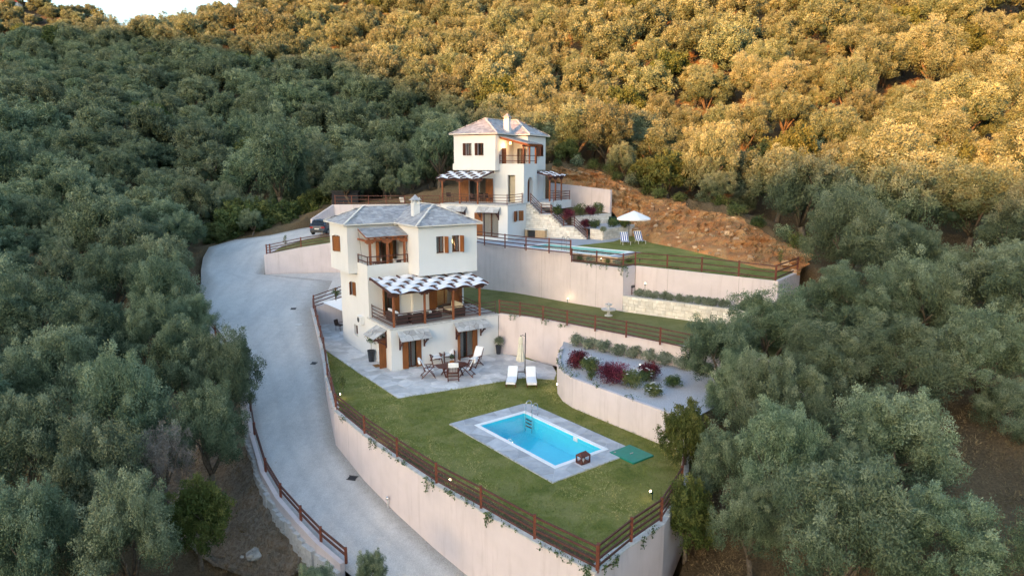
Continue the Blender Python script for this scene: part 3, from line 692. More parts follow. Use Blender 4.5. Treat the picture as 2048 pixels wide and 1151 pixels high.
fence('timber_fence', 'short brown timber fence at the lawn corner beside the trees', [(3.0,21.28,.1),(4.45,23.0,.1),(5.9,24.5,.1),(7.4,27.3,.1),(8.4,30.6,.1)], h=1.0, rails=4)
fence('timber_fence', 'brown timber fence stepping up beside the driveway and the side patio', [(-10.1,36.7,.15),(-11.0,39.2,.3),(-11.9,41.6,.42),(-12.7,44.2,.6),(-13.55,46.8,.8),(-14.5,49.4,1.0),(-15.45,52.1,1.2),(-16.4,54.8,1.4),(-17.35,57.45,1.5)], h=.95, rails=3, skip_post=(0,))
fence('timber_fence', 'brown timber fence above the shaded side patio wall', [(-17.4,57.75,1.52),(-15.6,58.35,2.08),(-13.9,59.0,2.66)], h=1.15, rails=4)
MIDF = zp([(999,626),(1040,631.5),(1086,639),(1134,649),(1190,660),(1252,672.5),(1320,687),(1397,704),(1470,719)], 3.03)
fence('timber_fence', 'reddish timber fence along the edge of the middle lawn', MIDF, h=1.05, rails=4)
fence('timber_fence', 'dark red timber fence on the tall wall under the far house', zp([(925,481),(969,489),(1010,494.5),(1052,499.5),(1098,504.5),(1141,508.5)], 7.04), h=1.15, rails=4)
fence('timber_fence', 'lower red timber fence in front of the upper pool', [(4.75,52.95,6.32)] + zp([(1193,528),(1246,534.5)], 6.32) + [(9.38,50.65,6.36)], h=1.05, rails=3)
fence('timber_fence', 'red timber fence along the wall above the lavender row', [(9.40,50.68,6.37)] + zp([(1334,536),(1403,542.5),(1477,551)], 6.36) + [(17.62,44.3,6.32)], h=1.05, rails=3, skip_post=(0,))
fence('timber_fence', 'short red fence at the right end of the upper lawn', [(17.64,44.32,6.33),(20.3,47.25,6.45)], h=1.05, rails=3, skip_post=(0,))
fence('timber_fence', 'brown fence along the small strip lawn above the parking', [(-24.55,66.75,5.05),(-24.2,66.75,5.1),(-21.3,67.5,5.68),(-18.0,68.25,6.17),(-14.0,66.5,6.6)], h=1.0, rails=4)
b = [on_y(x, 408, 80) for x in (670,703,737,772,809,846,880)]
fence('timber_fence', 'thin orange fence on the long pink wall above the front roof', [(p.x, p.y+.1, p.z) for p in b], h=1.05, rails=3, pw=.09, post=U_POST)
fence('timber_fence', 'two-rail brown fence on the outer driveway parapet', [(p[0]+.08, p[1]-.02, p[2]) for p in par], h=.72, rails=2, sub=3.0, rail_at=(.34,.60), rh=.10, rw=.06)

# ================================================================== house kit (local axes; F = facade)
FF = lambda y0: ((0, y0), (1, 0), (0, -1))      # faces -y
FL = lambda x0: ((x0, 0), (0, 1), (-1, 0))      # faces -x
FR = lambda x0: ((x0, 0), (0, 1), (1, 0))       # faces +x
FB = lambda y0: ((0, y0), (1, 0), (0, 1))       # faces +y
def panel(m, F, a0, a1, z0, z1, holes=(), depth=.24):
    As = sorted({a0, a1, *[h[0] for h in holes], *[h[1] for h in holes]}); Zs = sorted({z0, z1, *[h[2] for h in holes], *[h[3] for h in holes]})
    for i in range(len(As)-1):
        for j in range(len(Zs)-1):
            ca, cz = (As[i]+As[i+1])/2, (Zs[j]+Zs[j+1])/2
            if any(h[0] < ca < h[1] and h[2] < cz < h[3] for h in holes): continue
            m.add([fpt(F,As[i],0,Zs[j]),fpt(F,As[i+1],0,Zs[j]),fpt(F,As[i+1],0,Zs[j+1]),fpt(F,As[i],0,Zs[j+1])], [(0,1,2,3)])
    for h in holes:
        c = [(h[0],h[2]),(h[1],h[2]),(h[1],h[3]),(h[0],h[3])]
        for k in range(4):
            (p, q), (r, s) = c[k], c[(k+1) % 4]
            m.add([fpt(F,p,0,q),fpt(F,r,0,s),fpt(F,r,-depth,s),fpt(F,p,-depth,q)], [(0,1,2,3)])
def hquad(m, x0, x1, y0, y1, z): m.add([(x0,y0,z),(x1,y0,z),(x1,y1,z),(x0,y1,z)], [(0,1,2,3)])
def shutter(win, F, hinge, w, z0, z1, ang, sgn, mat):
    """leaf hinged at 'hinge', closed towards sgn*a, opened by ang degrees"""
    c, s = math.cos(R(ang))*sgn, math.sin(R(ang)); m = MB()
    def blk(u0, u1, t0, t1, q0, q1):
        P = lambda u, t, z: fpt(F, hinge + c*u - s*t*sgn, .02 + s*u + c*sgn*t, z)
        m.hexa((P(u0,t0,q0),P(u1,t0,q0),P(u1,t1,q0),P(u0,t1,q0),P(u0,t0,q1),P(u1,t0,q1),P(u1,t1,q1),P(u0,t1,q1)))
    blk(0, w, .008, .030, z0, z1)
    for (u0, u1) in ((0,.06),(w-.06,w)): blk(u0, u1, 0, .042, z0, z1)
    n = max(2, int((z1-z0)/.55)+1)
    for k in range(n):
        z = z0 + (z1-z0-.07)*k/(n-1); blk(.061, w-.061, .001, .041, z, z+.07)
    k = int((z1-z0)/.07)
    for i in range(k):
        z = z0+.08+(z1-z0-.16)*i/k; blk(.062, w-.062, .004, .036, z, z+.03)
    return m.build('shutter', mat, win)
def window(house, F, a0, a1, z0, z1, depth=.16, shutters=(), mat='shut', mull=1, curtain=None, sill=True, name='window', label=None, pane=True, sw=.5):
    m = MB(); fw = .055; d0, d1 = -depth-.04, -depth+.02; e = .003
    m.fbox(F, a0+e, a0+fw, d0, d1, z0+e, z1-e); m.fbox(F, a1-fw, a1-e, d0, d1, z0+e, z1-e); m.fbox(F, a0+fw, a1-fw, d0, d1, z1-fw, z1-e); m.fbox(F, a0+fw, a1-fw, d0, d1, z0+e, z0+fw*1.3)
    for k in range(mull): c = a0+(a1-a0)*(k+1)/(mull+1); m.fbox(F, c-.035, c+.035, d0+.002, d1-.002, z0+fw*1.3, z1-fw)
    w = m.build(name, M[mat if mat != 'shut' else 'shut_dk'], house)
    if label: w['label'] = label
    if pane:
        p = MB(); p.fbox(F, a0+fw*.8, a1-fw*.8, -depth-.018, -depth-.010, z0+fw, z1-fw*.8); p.build('pane', M['glass'], w)
    if curtain:
        for (c0, c1) in curtain:
            rows = [[fpt(F, a0+(a1-a0)*(c0+(c1-c0)*i/28), -depth-.13+.03*math.sin(i*1.15), z) for i in range(29)] for z in (z0+.03, z1-.03)]
            MB().grid(rows).build('curtain', M['curtain'], w, smooth=True)
    room = MB(); room.fbox(F, a0-.3, a1+.3, -depth-1.6, -depth-1.5, z0-.1, z1+.25); room.build('room_backdrop', M['interior'], w)
    if sill:
        s = MB(); s.fbox(F, a0-.06, a1+.06, -.10, .06, z0-.05, z0-.002); s.build('sill', M['trim'], w)
    for (side, ang) in shutters:
        wd = (a1-a0)*sw
        if side == 'L': shutter(w, F, a0, wd, z0+.01, z1-.01, ang, 1, M[mat])
        else: shutter(w, F, a1, wd, z0+.01, z1-.01, ang, -1, M[mat])
    return w
def canopy(house, F, a0, a1, zt, zb, proj, seed, brk=None):
    m = MB(); L = math.hypot(proj, zt-zb); rng = random.Random(seed)
    P = lambda a, s, n: fpt(F, a, proj*s/L + n*(zt-zb)/L, zt-(zt-zb)*s/L + n*proj/L)
    m.hexa([P(a0+.05,.01,-.07),P(a1-.05,.01,-.07),P(a1-.05,L-.03,-.07),P(a0+.05,L-.03,-.07),P(a0+.05,.01,-.02),P(a1-.05,.01,-.02),P(a1-.05,L-.03,-.02),P(a0+.05,L-.03,-.02)])
    for a in (brk or (a0+.25, a1-.25)):
        m.fbox(F, a-.05, a+.05, .004, .075, zb-.75, zt-.12); m.beam(fpt(F,a,.05,zb-.55), fpt(F,a,proj*.85,zb-.06), .08, .09); m.beam(fpt(F,a,.03,zb-.11), fpt(F,a,proj*.95,zb-.11), .075, .08)
    c = m.build('canopy', M['perg'], house)
    for cell in voronoi([(a0,0),(a1,0),(a1,L+.04),(a0,L+.04)], .36, rng, 1.25):
        q = inset(cell, .012)
        if not q: continue
        t = rng.uniform(.02,.045); n = len(q); s = MB(); tilt = rng.uniform(-.015,.02)
        lo = [P(a, s_, -.019) for a, s_ in q]; hi = [P(a, s_, t+tilt*(s_/L)) for a, s_ in q]
        s.add(lo+hi, [tuple(range(n-1,-1,-1)), tuple(range(n,2*n))] + [(i,(i+1) % n,n+(i+1) % n,n+i) for i in range(n)])
        s.build('slate', M['slate_big'], c)
    return c
def roof(house, rects, ze, k, eave_poly, seed=2):
    def hip(r, x, y):
        return min(x-r[0], r[1]-x, y-r[2], r[3]-y)
    H = lambda x, y: max(max(hip(r, x, y) for r in rects), 0)
    x0 = min(r[0] for r in rects); x1 = max(r[1] for r in rects); y0 = min(r[2] for r in rects); y1 = max(r[3] for r in rects)
    rng = random.Random(seed); base = MB(); nx, ny = int((x1-x0)/.2), int((y1-y0)/.2)
    gx = [x0+(x1-x0)*i/nx for i in range(nx+1)]; gy = [y0+(y1-y0)*i/ny for i in range(ny+1)]
    for i in range(nx):
        for j in range(ny):
            cx, cy = (gx[i]+gx[i+1])/2, (gy[j]+gy[j+1])/2
            if max(hip(r, cx, cy) for r in rects) < 0: continue
            c = [(gx[i],gy[j]),(gx[i+1],gy[j]),(gx[i+1],gy[j+1]),(gx[i],gy[j+1])]
            base.add([(x, y, ze+k*H(x,y)-.02) for x, y in c], [(0,1,2,3)])
    rf = base.build('roof', M['grout'], house)
    # fascia and soffit
    f = MB(); n = len(eave_poly)
    f.prism(inset(eave_poly, .05), ze-.23, ze-.05); f.build('fascia', M['trim'], rf)
    f = MB(); f.prism(eave_poly, ze-.048, ze+.03); f.build('eave_slab', M['trim'], rf)
    sl = MB()
    for r in rects:
        for (ox, oy, ax, ay, nx_, ny_, Ln) in ((r[0],r[2],1,0,0,1,r[1]-r[0]),(r[1],r[2],0,1,-1,0,r[3]-r[2]),(r[1],r[3],-1,0,0,-1,r[1]-r[0]),(r[0],r[3],0,-1,1,0,r[3]-r[2])):
            d = .10; row = .20
            while d < 4.2:
                s = rng.uniform(-.2, 0)
                while s < Ln:
                    w = rng.uniform(.20,.46); cx, cy = ox+ax*(s+w/2)+nx_*(d+.1), oy+ay*(s+w/2)+ny_*(d+.1); h = H(cx, cy)
                    if abs(h-(d+.1)) < .06 and d+.1 > 0:
                        t = rng.uniform(.020,.042); l = .27; zl = rng.uniform(.018,.04)
                        Q = lambda ss, dd, z: (ox+ax*ss+nx_*dd, oy+ay*ss+ny_*dd, z)
                        j = rng.uniform(-.03,.03); g = .006
                        lo0, lo1 = ze+k*(d+j)+zl, ze+k*(d+l)+.004
                        sl.hexa([Q(s+g,d+j,lo0-t),Q(s+w-g,d+j+rng.uniform(-.02,.02),lo0-t),Q(s+w-g,d+l,lo1-t),Q(s+g,d+l,lo1-t),Q(s+g,d+j,lo0),Q(s+w-g,d+j,lo0),Q(s+w-g,d+l,lo1),Q(s+g,d+l,lo1)])
                    s += w
                d += row
    stuff(sl.build('slates', M['slate'], rf))
    cp = MB()
    def cap_line(p, q):
        p, q = Vector(p), Vector(q); L = (q-p).length; m_ = max(1, int(L/.32)); dd = (q-p).normalized(); sd = dd.cross(Vector((0,0,1))).normalized()
        for i in range(m_):
            a, b_ = p+dd*(L*i/m_), p+dd*(L*(i+1)/m_-.01); z = rng.uniform(0,.02)
            cp.beam(a+Vector((0,0,.05+z)), b_+Vector((0,0,.05+z)), rng.uniform(.10,.15), .045)
    for r in rects:
        hw = min(r[1]-r[0], r[3]-r[2])/2; lx = r[1]-r[0] >= r[3]-r[2]
        for (cx, sx) in ((r[0],1),(r[1],-1)):
            for (cy, sy) in ((r[2],1),(r[3],-1)):
                seg = []
                for i in range(41):
                    t = hw*i/40; x, y = cx+sx*t, cy+sy*t
                    if abs(H(x,y)-t) < .02: seg.append((x,y,ze+k*t))
                if len(seg) > 3: cap_line(seg[0], seg[-1])
        m0 = ((r[0]+hw, (r[2]+r[3])/2), (r[1]-hw, (r[2]+r[3])/2)) if lx else (((r[0]+r[1])/2, r[2]+hw), ((r[0]+r[1])/2, r[3]-hw))
        seg = []
        for i in range(41):
            x = m0[0][0]+(m0[1][0]-m0[0][0])*i/40; y = m0[0][1]+(m0[1][1]-m0[0][1])*i/40
            if abs(H(x,y)-hw) < .02: seg.append((x,y,ze+k*hw))
        if len(seg) > 3: cap_line(seg[0], seg[-1])
    stuff(cp.build('ridge_capping', M['trim'], rf))
    return rf, H
def chimney(rf, x, y, z0, z1, s=.25):
    m = MB(); m.box(x-s,x+s,y-s,y+s,z0,z1-.3); m.box(x-s-.03,x+s+.03,y-s-.03,y+s+.03,z1-.299,z1-.24)
    for dx in (-1,1):
        for dy in (-1,1): m.box(x+dx*(s-.08)-.07,x+dx*(s-.08)+.07,y+dy*(s-.08)-.07,y+dy*(s-.08)+.07,z1-.239,z1)
    m.box(x-s+.12,x+s-.12,y-s+.12,y+s-.12,z1-.238,z1-.005)
    c = m.build('chimney', M['white'], rf)
    p = MB(); e = s+.10; p.box(x-e,x+e,y-e,y+e,z1+.001,z1+.045); p.add([(x-e+.06,y-e+.06,z1+.046),(x+e-.06,y-e+.06,z1+.046),(x+e-.06,y+e-.06,z1+.046),(x-e+.06,y+e-.06,z1+.046),(x,y,z1+.42)], [(0,1,4),(1,2,4),(2,3,4),(3,0,4),(3,2,1,0)])
    p.build('chimney_cap', M['slate'], rf); return c
def lean_roof(house, pts, th=.05, seed=1):
    """pts: high-left, high-right, low-right, low-left in house axes; slates on a timber deck"""
    a, b, c, d = [Vector(p) for p in pts]; m = MB(); n = (b-a).cross(d-a).normalized(); n = n if n.z > 0 else -n
    m.hexa([p-n*.12 for p in (a,b,c,d)] + [p-n*.01 for p in (a,b,c,d)])
    for i in range(7):
        t = (i+.5)/7; m.beam(a.lerp(b,t)-n*.18, d.lerp(c,t)-n*.18+(d.lerp(c,t)-a.lerp(b,t)).normalized()*.12, .07, .11, n)
    rf = m.build('lean_to_roof', M['post_or'], house); rng = random.Random(seed); s = MB()
    L = (d-a).length; rows = int(L/.2); W_ = (b-a).length
    for r in range(rows):
        u = -.1
        while u < W_:
            w = rng.uniform(.22,.46); t0, t1 = r/rows, min(1.03, (r+1.4)/rows); f0, f1 = max(0,u/W_), min(1.0,(u+w-.01)/W_)
            if f1-f0 > .02:
                P = lambda f, t: a.lerp(b,f).lerp(d.lerp(c,f), t); th_ = rng.uniform(.02,.035); lift = rng.uniform(.015,.03)
                s.hexa([P(f0,t0)-n*.008,P(f1,t0)-n*.008,P(f1,t1)-n*.004,P(f0,t1)-n*.004,P(f0,t0)+n*.006,P(f1,t0)+n*.006,P(f1,t1)+n*(lift+th_),P(f0,t1)+n*(lift+th_)])
            u += w
    stuff(s.build('slates', M['slate'], rf)); return rf
def pergola(label, house, F, posts, d_post, zf, a0, a1, d_front, z_front, d_back, z_back, n_raft, strips, weave=True, post_mat=None, phase=0):
    t = thing('pergola', label, 'pergola', house.location, house.rotation_euler[2])
    for a in posts:
        m = MB(); m.fbox(F, a-.065, a+.065, d_post-.065, d_post+.065, zf, z_front-.34); m.build('post', M['post_or'], t)
        m = MB(); m.fbox(F, a-.38, a+.38, d_post-.06, d_post+.06, z_front-.338, z_front-.24); m.fbox(F, a-.27, a+.27, d_post-.055, d_post+.055, z_front-.42, z_front-.3385); m.build('bracket', M['perg'], t)
    m = MB(); m.fbox(F, a0, a1, d_post-.075, d_post+.075, z_front-.239, z_front-.08); m.build('front_beam', M['perg'], t)
    m = MB(); m.fbox(F, a0+.05, a1-.05, d_back+.003, d_back+.08, z_back-.20, z_back-.085); m.build('ledger', M['perg'], t)
    step = (a1-a0-.2)/(n_raft-1)
    zline = lambda d: z_front + (z_back-z_front)*(d_front-d)/(d_front-d_back)
    for i in range(n_raft):
        a = a0+.1+step*i; m = MB(); m.beam(fpt(F,a,d_back+.005,z_back-.04), fpt(F,a,d_front,z_front-.04), .10, .13); m.build('rafter', M['perg'], t)
    ns = len(strips)
    for k, (s0, s1, b0, b1) in enumerate(strips):                 # fractions of depth and of width; waves over and under the rafters
        rows = []; n = (n_raft-1)*6
        for q in range(4):
            f = s0+(s1-s0)*q/3; d = d_front+(d_back-d_front)*f; row = []
            for i in range(int(b0*n), int(b1*n)+1):
                a = a0+.1+step*i/6; wv = math.cos(math.pi*i/6 + math.pi*(k+phase)) if weave else 1.0
                row.append(fpt(F, a, d, zline(d) + .062*wv))
            rows.append(row)
        MB().grid(rows).build('canvas_strip', M['canvas'], t, smooth=True)
    return t

# ================================================================== front house
H1 = thing('house', 'three-storey white house with slate roof beside the lower pool lawn', 'house', (-8.203,44.175,0), .571)
def h1w(x, y, z): c, s = math.cos(.571), math.sin(.571); return (-8.203+c*x-s*y, 44.175+s*x+c*y, z)
def build_h1():
    m = MB(); Lu, Lv, tv = 8.53, 9.97, 3.99
    panel(m, FF(0), 0, Lu, 0, 2.9, [(.8,2.2,.06,2.05),(5.12,6.7,.06,2.15)]); panel(m, FL(0), 0, Lv, 0, 2.9, [(.95,2.0,.06,2.2),(6.5,7.3,1.1,1.9)]); panel(m, FR(Lu), 0, Lv, 0, 2.9); panel(m, FB(Lv), 0, Lu, 0, 2.9)
    panel(m, FL(0), tv, Lv, 2.9, 6.02, [(6.55,7.45,4.2,5.2)]); panel(m, FF(tv), 0, 3.3, 2.9, 6.02, [(1.12,1.95,3.06,5.0)])
    panel(m, FL(3.3), 3.6, tv, 2.9, 6.02); panel(m, FF(3.6), 3.3, 7.6, 2.9, 6.02, [(5.3,6.7,3.06,5.05)]); panel(m, FR(7.6), 3.6, Lv, 2.9, 6.02); panel(m, FB(Lv), 0, 7.6, 2.9, 6.02)
    # balcony parapet and floor
    panel(m, FF(tv), 0, 3.2, 6.02, 6.83); panel(m, FL(0), tv, 5.96, 6.02, 6.83); hquad(m, 0, 3.2, tv, tv+.2, 6.83); hquad(m, 0, .2, tv+.2, 5.96, 6.83); panel(m, FB(tv+.2), .2, 3.2, 6.1, 6.83); panel(m, FR(.2), tv+.2, 5.96, 6.1, 6.83); hquad(m, .2, 3.2, tv+.2, 5.96, 6.1)
    # upper blocks
    T = 9.5
    panel(m, FL(-.7), 5.96, Lv, 6.02, T, [(7.6,8.7,7.5,8.65)]); panel(m, FF(5.96), -.7, 3.2, 6.02, T, [(1.5,2.5,6.12,8.3),(2.75,3.15,6.12,8.3)]); hquad(m, -.7, 0, 5.96, Lv, 6.02)
    panel(m, FF(2.12), 3.2, 7.97, 6.02, T, [(4.6,5.25,7.57,8.8),(5.88,6.53,7.57,8.8)]); panel(m, FL(3.2), 2.12, 5.96, 6.02, T); panel(m, FR(7.97), 2.12, Lv, 6.02, T); hquad(m, 3.2, 7.97, 2.12, 3.99, 6.02); hquad(m, 7.6, 7.97, 3.6, Lv, 6.02); panel(m, FB(Lv), -.7, 7.97, 6.02, T)
    m.build('wall', M['white'], H1, recalc=False)
    s = MB(); s.box(-.06, Lu+.04, -.06, 4.3, 2.905, 3.02); s.build('terrace_edge', M['cap'], H1)
    s = MB(); s.box(.12, Lu-.02, .12, 4.28, 3.021, 3.035); s.build('terrace_floor', M['tile_pale'], H1)
    rf, H = roof(H1, [(-1.05,8.32,5.61,10.32),(2.85,8.32,1.77,10.32)], 9.62, .48, [(-1.05,10.32),(-1.05,5.61),(2.85,5.61),(2.85,1.77),(8.32,1.77),(8.32,10.32)][::-1])
    chimney(rf, 4.15, 4.6, 9.9, 11.32, .25)
    # openings
    window(H1, FF(0), .8, 2.2, .06, 2.05, shutters=(('L',8),('R',6)), sw=.29, curtain=[(.45,.75)], name='french_door', label='brown shuttered french door under the left slate canopy', sill=False)
    window(H1, FF(0), 5.12, 6.7, .06, 2.15, shutters=(('L',96),('R',5)), sw=.27, curtain=[(.08,.36),(.58,.92)], name='french_door', label='glazed french door with one shutter folded back', sill=False)
    window(H1, FL(0), .95, 2.0, .06, 2.2, shutters=(('L',95),), pane=True, name='side_door', label='orange brown side door under the small canopy', sill=False, mull=0)
    window(H1, FL(0), 6.5, 7.3, 1.1, 1.9, depth=.2, shutters=(), name='window')
    window(H1, FL(0), 6.55, 7.45, 4.2, 5.2, shutters=(('L',6),('R',35)))
    window(H1, FL(-.7), 7.6, 8.7, 7.5, 8.65, shutters=(('L',38),('R',36)))
    window(H1, FF(2.12), 4.6, 5.25, 7.57, 8.8, shutters=(('R',112),), curtain=[(.05,.95)], sw=.55)
    wl = window(H1, FF(2.12), 5.88, 6.53, 7.57, 8.8, shutters=(('R',112),), sw=.55, curtain=[(.5,.95)], label='upper window with a warm light inside')
    window(H1, FF(3.99), 1.12, 1.95, 3.06, 5.0, shutters=(('L',95),('R',172)), curtain=None, name='french_door', sill=False)
    window(H1, FF(3.6), 5.3, 6.7, 3.06, 5.05, shutters=(('L',172),('R',172)), curtain=[(.72,.9)], name='french_door', sill=False)
    window(H1, FF(5.96), 1.5, 2.5, 6.12, 8.3, shutters=(('L',85),('R',100)), curtain=[(.1,.4)], name='balcony_door', sill=False)
    window(H1, FF(5.96), 2.75, 3.15, 6.12, 8.3, shutters=(), mull=0, name='balcony_door', sill=False)
    canopy(H1, FF(0), .42, 2.75, 2.72, 2.2, .75, 21, (.62,2.45)); canopy(H1, FF(0), 4.75, 7.4, 2.8, 2.32, .75, 22, (4.98,7.0)); canopy(H1, FL(0), .65, 2.55, 2.78, 2.25, 1.0, 23, (.8,2.3))
    lean_roof(H1, [(0.0,5.66,9.36),(3.18,5.66,9.36),(3.18,3.92,8.86),(-.02,3.92,8.86)], seed=4)
    b = MB()
    for x in (.30,1.62,2.95):
        p = MB(); p.box(x-.075,x+.075,4.02,4.17,6.832,8.42); p.build('balcony_post', M['post_or'], H1)
        p = MB(); p.box(x-.36,x+.36,4.03,4.16,8.42,8.52); p.box(x-.24,x+.24,4.035,4.155,8.35,8.4195); p.build('balcony_bracket', M['post_or'], H1)
    p = MB(); p.box(-.02,3.16,4.025,4.165,8.521,8.66); p.build('balcony_beam', M['post_or'], H1)
    p = MB(); p.beam((.1,4.0,8.55),(.1,5.9,8.55),.12,.13); p.build('balcony_beam', M['post_or'], H1)
    for z in (7.02,7.40):
        p = MB(); p.box(.0,3.15,3.94,4.0,z,z+.06); p.build('balcony_rail', M['rail'], H1)
        p = MB(); p.box(.0,.06,4.001,5.9,z,z+.06); p.build('balcony_rail', M['rail'], H1)
    for (x, y) in ((0.01,3.945),(3.09,3.945),(.005,5.85)):
        p = MB(); p.box(x-.005,x+.06,y,y+.06,6.835,7.47); p.build('balcony_rail_post', M['rail'], H1)
    p = MB(); p.tube([(-.05,5.5,9.3),(-.04,5.2,8.6),(-.02,5.0,7.4),(-.02,4.9,6.85)], .012, 6); p.build('cable', M['dark_metal'], H1)
build_h1()
pergola('brown pergola woven with white canvas strips on the front house terrace', H1, FF(0), (.32,2.64,4.87,7.04), -.17, 3.03, -.10, 7.62, .28, 5.50, -3.58, 6.0, 12,
        [(-.03+.2*k, .163+.2*k, 0, 1) for k in range(5)], True)
P1 = lambda x, y: h1w(x, y, 3.035)
fence('railing', 'dark brown railing around the front house terrace', [P1(.2,3.9), P1(.2,.2), P1(2.64,.2), P1(4.87,.2), P1(7.04,.2), P1(8.4,.2)], h=.98, rails=4, pw=.05, rw=.04, rh=.05, post=U_PERG, rail=U_PERG, cat='railing', skip_post=(1,2,3,4))
fence('railing', 'short dark railing closing the right side of the front terrace', [P1(7.04,.3), P1(7.2,3.5)], h=.98, rails=4, pw=.05, rw=.04, rh=.05, post=U_PERG, rail=U_PERG, cat='railing', skip_post=(0,))

# ================================================================== far house
H2A, H2O = 1.131, (-.413,63.836,7.0)
H2 = thing('house', 'white house with slate roof standing on the upper terrace', 'house', H2O, H2A)
def h2w(x, y, z): c, s = math.cos(H2A), math.sin(H2A); return (H2O[0]+c*x-s*y, H2O[1]+s*x+c*y, 7.0+z)
def build_h2():
    m = MB(); Ly, Lx, tv = 7.32, 11.9, 3.73; S, B, T, Pz = 3.0, 6.315, 9.755, 6.96
    panel(m, FL(0), 0, Ly, -.3, S, [(.98,2.66,.05,2.32),(4.6,5.9,.05,2.32)]); panel(m, FF(0), 0, 7.0, -.3, S, [(1.5,2.5,1.45,2.45)]); panel(m, FB(Ly), 0, Lx, -.3, S); panel(m, FR(Lx), 0, Ly, -.3, S)
    panel(m, FL(tv), 0, Ly, S, B, [(.95,1.78,3.13,5.85),(4.25,6.2,3.13,5.5)]); panel(m, FB(Ly), tv, Lx, S, B)
    # tower right face with the arched entrance
    a0, a1, zs, cx, r = 4.62, 5.98, 4.96, 5.30, .68
    panel(m, FF(0), tv, 7.0, S, B, [(a0,a1,3.13,zs+r)], depth=.5)
    n = 14; F = FF(0)
    for sg in (-1, 1):
        for i in range(n//2):
            t0, t1 = math.pi/2*i/(n//2), math.pi/2*(i+1)/(n//2)
            p = [(cx+sg*r*math.cos(t0), zs+r*math.sin(t0)), (cx+sg*r*math.cos(t1), zs+r*math.sin(t1))]
            m.add([fpt(F,p[0][0],0,p[0][1]),fpt(F,cx+sg*r,0,zs+r),fpt(F,p[1][0],0,p[1][1])], [(0,1,2)])
            m.add([fpt(F,p[0][0],0,p[0][1]),fpt(F,p[1][0],0,p[1][1]),fpt(F,p[1][0],-.5,p[1][1]),fpt(F,p[0][0],-.5,p[0][1])], [(0,1,2,3)])
    panel(m, FR(7.0), 0, 1.08, S, B); hquad(m, tv, 7.0, 0, .001, B)
    panel(m, FL(tv), 0, 2.69, B, Pz); panel(m, FF(0), tv, 7.0, B, Pz); hquad(m, tv, tv+.2, 0, 2.69, Pz); hquad(m, tv+.2, 7.0, 0, .2, Pz); panel(m, FR(7.0), 0, 1.08, B, Pz); panel(m, FR(tv+.2), .2, 2.69, B+.08, Pz); panel(m, FB(.2), tv+.2, 7.0, B+.08, Pz); hquad(m, tv+.2, 7.08, .2, 2.69, B+.08)
    panel(m, FL(2.83), 2.69, 7.39, B, T, [(4.0,4.65,7.77,8.98),(5.35,6.0,7.77,8.98)])
    panel(m, FF(2.69), 2.83, 7.08, B, T, [(4.3,5.3,6.42,8.5)]); hquad(m, 2.83, tv, 2.69, 7.39, B); panel(m, FB(7.39), 2.83, Lx, B, T); panel(m, FR(Lx), 1.08, 7.39, S, T)
    panel(m, FL(7.08), 1.08, 2.69, B, T, [(1.4,2.3,6.42,8.5)]); panel(m, FF(1.08), 7.0, Lx, B, T, [(9.0,10.2,7.72,8.92)]); hquad(m, 7.0, Lx, 1.08, 3, B)
    panel(m, FF(1.3), 7.0, Lx, S, B, [(8.2,9.4,3.13,5.3)])
    m.build('wall', M['white'], H2, recalc=False)
    s = MB(); s.box(-.06, 7.02, -.06, Ly+.04, S+.002, 3.115); s.build('terrace_edge', M['cap'], H2)
    s = MB(); s.box(7.03, 12.2, -1.9, 1.29, 2.3, 3.10); s.build('side_terrace', M['white'], H2)
    rf, H = roof(H2, [(2.47,12.26,2.33,7.75),(6.72,12.26,.72,7.75)], T+.12, .60, [(2.47,2.33),(6.72,2.33),(6.72,.72),(12.26,.72),(12.26,7.75),(2.47,7.75)], seed=6)
    chimney(rf, 6.1, 2.95, 10.1, 11.62, .27)
    window(H2, FL(0), .98, 2.66, .05, 2.32, shutters=(('R',170),), curtain=[(.04,.46),(.54,.96)], name='french_door', label='far house glazed door with white curtains', sill=False)
    window(H2, FL(0), 4.6, 5.9, .05, 2.32, shutters=(('R',170),), curtain=[(.04,.96)], name='french_door', sill=False)
    window(H2, FF(0), 1.5, 2.5, 1.45, 2.45, shutters=(('L',135),('R',135)), mat='shut')
    window(H2, FL(tv), 4.25, 6.2, 3.13, 5.5, shutters=(('L',165),('R',165)), curtain=[(.42,.58)], name='french_door', sill=False)
    MB().fbox(FL(tv), .95, 1.78, -.5, -.46, 3.13, 5.85).build('porch_recess', M['interior'], H2)
    d = MB(); d.fbox(FF(0), a0-.02, a1+.02, -.47, -.40, 3.13, zs+r-.02); 
    for k in range(5): d.fbox(FF(0), a0+.04+k*.26, a0+.24+k*.26, -.40, -.38, 3.2, zs+r-.1)
    d.build('entrance_door', M['shut_dk'], H2)
    window(H2, FL(2.83), 4.0, 4.65, 7.77, 8.98, shutters=(('R',120),), mat='shut_dk'); window(H2, FL(2.83), 5.35, 6.0, 7.77, 8.98, shutters=(('R',120),), mat='shut_dk', curtain=[(.05,.95)])
    window(H2, FF(2.69), 4.3, 5.3, 6.42, 8.5, shutters=(('L',95),), name='balcony_door', sill=False, mat='shut_dk'); window(H2, FL(7.08), 1.4, 2.3, 6.42, 8.5, shutters=(('L',100),), curtain=[(.1,.9)], name='balcony_door', sill=False, mat='shut_dk')
    window(H2, FF(1.08), 9.0, 10.2, 7.72, 8.92, shutters=(('L',60),('R',60)), mat='shut_dk')
    window(H2, FF(1.3), 8.2, 9.4, 3.13, 5.3, shutters=(), name='side_door', sill=False, mat='shut_dk')
    canopy(H2, FL(0), .72, 3.12, 2.9, 2.42, .7, 31, (.95,2.9)); canopy(H2, FL(0), 4.35, 6.5, 2.9, 2.42, .7, 32, (4.6,6.3))
